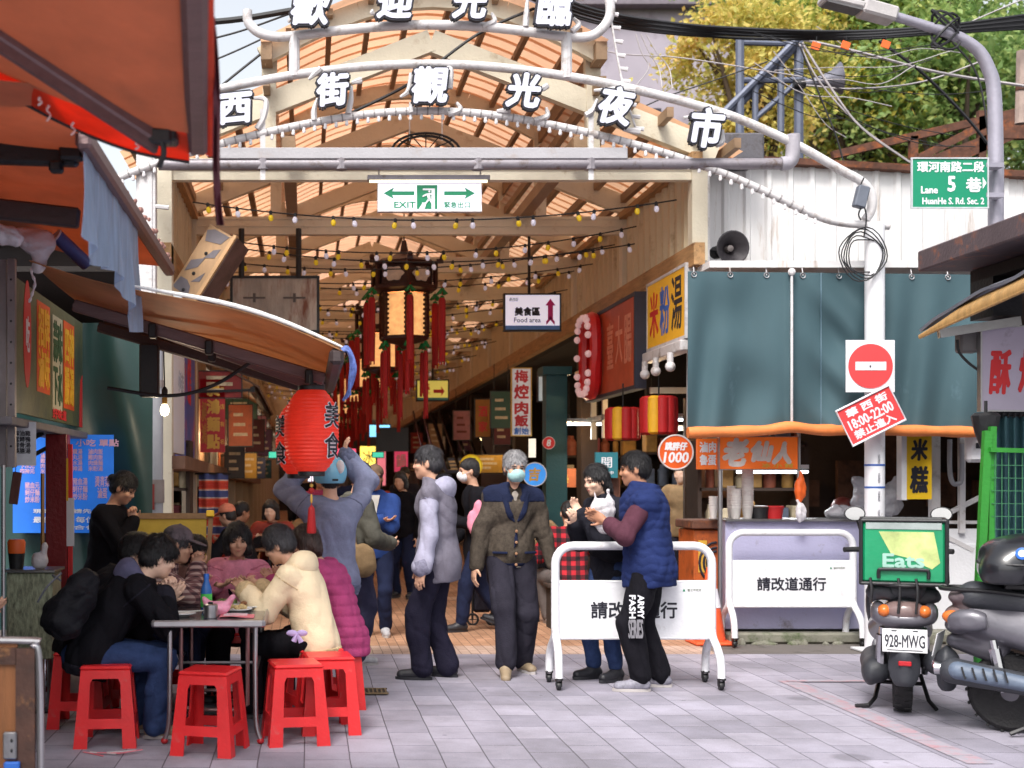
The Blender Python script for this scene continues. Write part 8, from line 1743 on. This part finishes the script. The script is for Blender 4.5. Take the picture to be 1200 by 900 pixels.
b = MB(); b.tube(curve([(-.1, -.125, .1), (0, -.16, .11), (.1, -.125, .1)], 4), .006, 5); b.build('zip', mat('strap_grey', (84, 86, 96), .6), bk); b = MB(); b.tube(curve([(.06, -.13, .14), (.075, -.175, .04), (.05, -.185, -.06)], 4), .006, 5); b.build('strap', MATS['strap_grey'], bk)
P = person('dark haired diner in black sitting behind the backpack wearer', -1.38, 7.85, -92, 1.62, hp=.515, lean=24, hunch=18, head=(-5, 14), hr=(.16, .4, .76), hl=(-.16, .4, .76), er=(.5, 0, -1), el=(-.5, 0, -1), fr=(.1, .4, .085), fl=(-.1, .4, .085), top=T(CLBK, t=.028, wide=.015, collar=.04), bottom=T(CLBK), shoes=(SHB, SOLE), hair=('fringe', HAIR, .008), res=.0085, seed=24, skin=SKIN3)
P = person('diner in pale checked shirt and grey mauve cap with a raised hand', -1.13, 8.28, -88, 1.60, hp=.52, lean=20, hunch=16, head=(0, 10), hr=(.02, .44, .93), hl=(-.16, .42, .76), er=(.5, .2, -1), el=(-.5, 0, -1), fdr=(0, -.2, 1), curl=(1., .4), fr=(.1, .4, .085), fl=(-.1, .4, .085), top=T(CHECK, t=.026, wide=.014, collar=.04), bottom=T(CLNV), shoes=(SHB, SOLE), hair=('short', HAIRG), cap=(fab('cap_mauve', (108, 98, 104)), 'cap'), res=.0085, seed=25)
P = person('child with short black hair looking down at the table', -.93, 8.82, -125, 1.36, hp=.53, lean=14, hunch=12, head=(0, 26), hr=(.1, .34, .78), hl=(-.12, .34, .78), er=(.5, 0, -1), el=(-.5, 0, -1), fr=(.1, .3, .085), fl=(-.1, .3, .085), top=T(fab('shirt_brown_check', (130, 100, 92)), t=.02, wide=.01), bottom=T(CLNV), shoes=(SHB, SOLE), hair=('bob', HAIR), res=.0085, seed=26, skin=SKIN3)
P = person('woman in pink top with a black strap sitting at the far end of the table', -.47, 8.85, 182, 1.56, hp=.50, lean=9, hunch=12, head=(6, 10), hr=(.14, .42, .80), hl=(-.12, .42, .82), er=(.7, 0, -.8), el=(-.7, 0, -.8), fdr=(-.7, .5, .1), fdl=(.6, .6, .1), fr=(.1, .35, .085), fl=(-.1, .35, .085), top=T(CLPK, t=.024, wide=.012, fold=.008, rib=fab('rib_pink', (196, 116, 138), .3, 40)), bottom=T(CLBK), shoes=(SHB, SOLE), hair=('bob', HAIR, .004), res=.0075, seed=27, skin=SKIN, girth=1.08)
b = MB(); Tu, nk, md = P['Tu'], P['nk'], P['mid']; b.tube(curve([nk + Tu @ Vector((.09, -.02, .0)), nk + Tu @ Vector((.085, .085, -.06)), md + Tu @ Vector((.05, .148, .08)), md + Tu @ Vector((-.03, .155, -.06)), md + Tu @ Vector((-.12, .13, -.16))], 5), .014, 6); b.build('black_strap', CLBK, P['root'])
P = person('diner in cream hoodie leaning over the plates with chopsticks, back to the lantern', .06, 7.98, 68, 1.56, hp=.525, lean=9, hunch=20, head=(8, 24), hr=(.12, .42, .80), hl=(-.10, .43, .80), er=(.5, -.4, -1), el=(-.5, -.4, -1), fr=(.1, .38, .085), fl=(-.1, .4, .085), curl=(.9, .8), top=T(CLCR, t=.030, wide=.015, hem=-.14, fold=.004, rib=fab('rib_cream', (202, 176, 136), .3, 40)), bottom=T(CLBK, wide=.02), shoes=(SHB, SOLE), hair=('short', HAIRG, .012), res=.0075, seed=28, skin=SKIN, girth=1.0)
hood(P, CLCR, None, 1.3)
o = thing('purple_pouch_charm', 'pale purple fabric bow hanging at the side of the cream hoodie diner', 'charm', at(348, 742, 7.72)); b = MB(); b.ball((-.03, 0, 0), (.035, .012, .02), 8); b.ball((.03, 0, 0), (.035, .012, .02), 8); b.tube([(0, 0, 0), (-.02, 0, -.05)], [.008, .018], 6); b.tube([(0, 0, 0), (.025, 0, -.055)], [.008, .018], 6); b.build('bow', mat('bow_lilac', (180, 160, 206), .7), o)
P = person('diner in magenta puffer jacket with brown hair beside the cream hoodie diner', .24, 8.47, 78, 1.55, hp=.52, lean=12, hunch=18, head=(0, 16), hr=(.16, .4, .82), hl=(-.14, .42, .82), er=(.6, 0, -.9), el=(-.6, 0, -.9), fr=(.1, .4, .085), fl=(-.1, .4, .085), top=T(CLMG, t=.032, wide=.016, fold=.008, hem=-.2, quilt=(.006, .075)), bottom=T(CLDG), shoes=(SHB, SOLE), hair=('bob', HAIRB, .004), res=.0085, seed=29, girth=1.1)
P = person('woman in black with a hair bun standing by the blue menu, hand at her chin', -1.49, 9.45, -108, 1.57, head=(4, 28), hunch=10, lean=4, hr=(.0, .24, 1.2), hl=(-.02, .22, .98), er=(.5, .1, -1), el=(-.6, -.3, -.5), fdr=(.1, -.15, 1), thr=(-.5, .6, 0), curl=(1.1, .4), top=T(CLBK, t=.02, wide=.012, hem=-.2), bottom=T(CLBK, wide=.012), shoes=(SHB, SOLE), hair=('bun', HAIR), res=.0085, seed=30, skin=SKIN)
P = person('person in dark navy jacket cut off at the picture edge by the folded table', -2.13, 6.95, -80, 1.66, hp=.53, lean=14, hunch=12, hr=(.14, .3, .72), hl=(-.14, .36, .76), fr=(.1, .36, .085), fl=(-.1, .36, .085), top=T(CLNV, t=.03, wide=.015), bottom=T(CLBK), shoes=(SHB, SOLE), hair=('short', HAIR), res=.011, seed=31)
o = thing('bench', 'dark bench under the person cut off at the picture edge', 'bench', Vector((-2.13, 6.95, 0))); b = MB(); b.box((0, 0, .43), (.34, .34, .04), None, .008); b.build('seat', DARKB, o)
for sx in (-.13, .13): b = MB(); b.box((sx, 0, .205), (.04, .3, .41)); b.build('leg', DARKB, o)
# seated and walking people deeper in the street
BG = [('seated guest with a salmon cap deep in the left row of tables', -.62, 13.6, 60, .5, CLBK, ('short', HAIR), 'salmon'), ('seated guest in a black jacket behind the salmon cap', -.95, 14.4, -60, .5, CLBK, ('short', HAIR), None), ('seated guest in a brick coloured top by the left row of tables', -.35, 14.9, 170, .5, CLRD, ('bob', HAIR), None), ('seated guest in dark grey bending forward near the striped cloth', -.8, 15.8, 100, .5, CLDG, ('short', HAIR), None), ('seated guest in a tan top far behind the pink woman', -.15, 16.2, -120, .5, CLTN, ('short', HAIRB), None),
      ('walker in navy far behind the blue jacket man', .62, 15.5, 170, None, CLNV, ('short', HAIR), None), ('walker in dark red far between the cap man and the grey vest man', .98, 17.5, 10, None, CLRD, ('bob', HAIR), None), ('walker in grey in the far street under the lanterns', .45, 20, 180, None, CLGY, ('short', HAIR), None), ('far walker in black left of the lantern row', .0, 22, 175, None, CLBK, ('short', HAIR), None), ('far walker in a pale coat under the last lanterns', .9, 25, 5, None, CLLG, ('long', HAIR), None), ('far walker in blue near the end of the street', 1.35, 27, 185, None, CLBL, ('short', HAIR), None), ('far walker in olive near the end of the street', .25, 29, 0, None, CLOL, ('short', HAIR), None),
      ('walker in black behind the masked passer-by', 1.25, 16.2, 150, None, CLBK, ('bob', HAIR), None), ('seated guest in brown inside the food stall past the plaid diner', 3.0, 15.2, 90, .5, CLTN, ('short', HAIR), None), ('seated guest in dark blue inside the food stall by the teal column', 2.75, 16.4, 40, .5, CLNV, ('short', HAIRG), None), ('far walker in maroon close to the end wall', .75, 33, 170, None, CLMR, ('short', HAIR), None), ('far walker in cream close to the end wall', 1.6, 35, 10, None, CLCR, ('bob', HAIR), None), ('walker in charcoal beside the black switched off screen', 1.6, 20.5, 170, None, CLDG, ('short', HAIR), None), ('walker in magenta in the middle distance', .2, 18.5, 185, None, CLMG, ('long', HAIR), None), ('walker in pale blue in the middle distance', 1.95, 19, 200, None, CLHG, ('short', HAIR), None), ('cook in a pale apron standing in the dark food stall', 4.6, 15.6, 150, None, CLTN, ('short', HAIR), None)]
for i, (lb, x, y, yw, sit, m_, hr_, cp) in enumerate(BG):
    person(lb, x, y, yw, 1.6 + .1 * ((i * 7) % 3) / 2, hp=.53 if sit else None, lean=16 if sit else 3, hunch=12 if sit else 6, head=(0, 12), hr=(.16, .4, .8) if sit else None, hl=(-.16, .4, .8) if sit else None, fr=(.1, .4, .085) if sit else (.1, .15 * (i % 2), .085), fl=(-.1, .4, .085) if sit else (-.1, -.15 * (i % 3 == 1), .085), top=T(m_, t=.026, wide=.012), bottom=T((CLNV, CLBK, CLDG)[i % 3], wide=.012), shoes=SHB, hair=hr_, cap=(fab('cap_salmon', (226, 140, 112)), 'cap') if cp else None, res=.014 if y < 18 else .018, seed=40 + i, skin=(SKIN, SKIN2, SKIN3)[i % 3], face=True)
    if sit:
        o = thing('dining_stool', 'plain dark stool under the ' + ' '.join(lb.split()[:10]), 'stool', Vector((x, y, 0)), R(yw)); b = MB(); b.box((0, 0, .42), (.3, .3, .04), None, .008); b.build('seat', DARKB, o)
        for sx in (-.11, .11): b = MB(); b.box((sx, 0, .2), (.035, .26, .4)); b.build('leg', DARKB, o)
for x, y, lb in ((-.7, 14.4, 'low table of the salmon cap guest in the left row'), (-.5, 15.6, 'low table further along the left row of guests'), (2.75, 13.75, 'dark stall table before the plaid shirt diner'), (3.1, 16.0, 'dark stall table by the teal column guests')):
    o = thing('dining_table', lb, 'table', Vector((x, y, 0))); b = MB(); b.box((0, 0, .72), (.7, .6, .03), None, .006); b.build('tabletop', mat('table_brown', (120, 84, 60), .4, var=.2), o)
    for sx in (-.3, .3):
        for sy in (-.25, .25): b = MB(); b.tube([(sx, sy, 0), (sx, sy, .71)], .018, 6); b.build('leg', BLKM, o)
o = thing('stroller_wheel_cart', 'small black shopping trolley standing behind the standing men', 'trolley', Vector((at(565, 0, 13.2).x, 13.2, 0))); b = MB(); b.tube(curve([(-.1, 0, .05), (-.1, 0, .5), (-.12, .0, .9), (0, 0, .95), (.12, 0, .9), (.1, 0, .5), (.1, 0, .05)], 4), .012, 6); b.build('frame', BLKM, o)
for sx in (-.1, .1): b = MB(); b.tube([(sx + .055 * math.cos(a), -.02, .06 + .055 * math.sin(a)) for a in [2 * math.pi * i / 18 for i in range(18)]], .012, 6, closed=True); b.tube([(sx - .05, -.02, .06), (sx + .05, -.02, .06)], .006, 4); b.tube([(sx, -.02, .01), (sx, -.02, .11)], .006, 4); b.build('wheel', BLK, o)
b = MB(); b.box((0, .05, .38), (.2, .12, .5), None, .03); b.build('bag', CLDG, o)
# ------------------------------------------------------------------ small signs, bulbs and goods along both rows of shops
BCOL = [('brick red', (150, 44, 40)), ('mustard', (176, 136, 48)), ('cream', (186, 176, 156)), ('bottle green', (40, 78, 62)), ('navy', (44, 56, 98)), ('burnt orange', (172, 82, 40)), ('dusty rose', (166, 104, 112)), ('teal', (40, 96, 104)), ('maroon', (98, 30, 38)), ('tan', (150, 118, 88)), ('charcoal', (60, 56, 60)), ('plum', (96, 56, 84))]
for i in range(24):
    right = i % 2 == 0; k = i // 2; cn, cc_ = BCOL[(k * 5 + (3 if right else 0)) % 12]; y = (18.3 if right else 14.6) + k * 1.55
    x = (3.05 - .25 * (k % 3 == 0)) if right else (-.98 + .16 * (k % 3 == 1)); z = 2.5 - .33 * (k % 3) + .1 * math.sin(i); W, H = ((.3, .52), (.5, .3), (.26, .44))[i % 3]
    t, p, let, shp, n = sign('shop_board', f'small {cn} shop board hanging over the ' + ('food stall row' if right else 'row by the striped cloth'), 'shop sign', Vector((x, y, z)), UX, UZ, W, H, mat('board_' + cn.replace(' ', '_'), cc_, .55, var=.3, vs=4, bump=0, dirt=((70, 56, 48), .4, 5)), .05, BLK, .012, group='small shop boards along the covered street')
    pm = mat('board_print_pale', (196, 180, 150), .6, var=.4, vs=20, bump=0) if sum(cc_) < 380 else mat('board_print_dark', (110, 44, 40), .6, var=.4, vs=20, bump=0)
    for q in range(3): shp([(-W * .3, H * (.26 - .24 * q) - .02), (W * (.1 + .1 * ((i + q) % 3)), H * (.26 - .24 * q) - .02), (W * (.1 + .1 * ((i + q) % 3)), H * (.26 - .24 * q) + .02), (-W * .3, H * (.26 - .24 * q) + .02)], pm, 'painted_stripe')
    b = MB()
    for sx in (-.1, .1): b.tube([(x + sx, y + .03, z + H / 2), (x + sx, y + .03, z + H / 2 + .4)], .006, 4)
    b.build('hanger', BLKM, t, True)
LITB = mat('stall_bulb_lit', (255, 214, 150), .3, bump=0, emit=5)
for i, (x, y, z) in enumerate(((4.3, 13.6, 2.2), (4.0, 14.8, 2.35), (3.5, 17.0, 2.3), (4.4, 18.5, 2.2), (3.3, 21, 2.3), (3.4, 25, 2.3), (-1.0, 15.0, 2.1), (-.9, 18.2, 2.2), (-1.0, 21.5, 2.2), (-.95, 26, 2.3))):
    t = thing('stall_bulb', 'lit warm bulb hanging in a food stall of the covered street', 'light bulb', (x, y, z), 0, 'lit bulbs in the stalls of the covered street'); b = MB(); b.lathe([(0, -.06), (.025, -.05), (.034, -.025), (.02, .01)], 10); b.build('glass', LITB, t); b = MB(); b.lathe([(.02, .01), (.02, .06), (.006, .07)], 8); b.tube([(0, 0, .06), (0, 0, .5)], .004, 4); b.build('socket', BLK, t)
    l = bpy.data.lights.new('bulb_light', 'POINT'); l.energy = 9; l.color = (1, .7, .4); l.shadow_soft_size = .05; q = bpy.data.objects.new('bulb_light', l); C.objects.link(q); q.parent = t; q.location = (0, 0, -.1)
rs = random.Random(5); GC = [mat('goods_' + n_, c, .7, var=.4, vs=7) for n_, c in (('rust', (140, 74, 52)), ('cream', (186, 170, 140)), ('slate', (84, 90, 104)), ('ochre', (170, 128, 66)), ('wine', (112, 44, 52)))]
for k, (x, y, sg, lb) in enumerate(((4.6, 13.3, 1, 'behind the woman with the plastic bag'), (5.0, 17.2, 1, 'past the teal column'), (4.4, 19.5, 1, 'deep in the signboard row'), (-1.75, 13.2, -1, 'behind the yellow easel board'), (-1.75, 15.6, -1, 'past the striped cloth'), (-1.7, 18.5, -1, 'deep in the row of garments'))):
    t = thing('goods_shelf', 'dim shelf crowded with jars and boxes ' + lb, 'shelf', Vector((x, y, 0)))
    b = MB()
    for z in (.5, .95, 1.4, 1.85): b.box((0, .05, z), (1.1, .4, .03))
    for sx in (-.55, .55): b.box((sx, .05, .95), (.04, .4, 1.9))
    b.build('rack', DARKB, t)
    for z in (.5, .95, 1.4, 1.85):
        xx = -.45
        while xx < .45:
            w_ = rs.uniform(.09, .2); h = rs.uniform(.14, .32); g = GC[rs.randrange(5)]; b = MB()
            if rs.random() < .5: b.box((xx + w_ / 2, 0, z + .016 + h / 2), (w_, .2, h), None, .01); nm = 'box'
            else: b.lathe([(w_ * .42, 0), (w_ * .46, h * .1), (w_ * .46, h * .7), (w_ * .25, h * .85), (w_ * .25, h)], 12, (xx + w_ / 2, 0, z + .016)); nm = 'jar'
            o = b.build(nm, g); o.location = (x, y, 0); tag(o, f'{nm} standing on the dim goods shelf ' + lb, nm, f'{nm} on the goods shelf ' + lb); xx += w_ + rs.uniform(.02, .06)
# ------------------------------------------------------------------ done
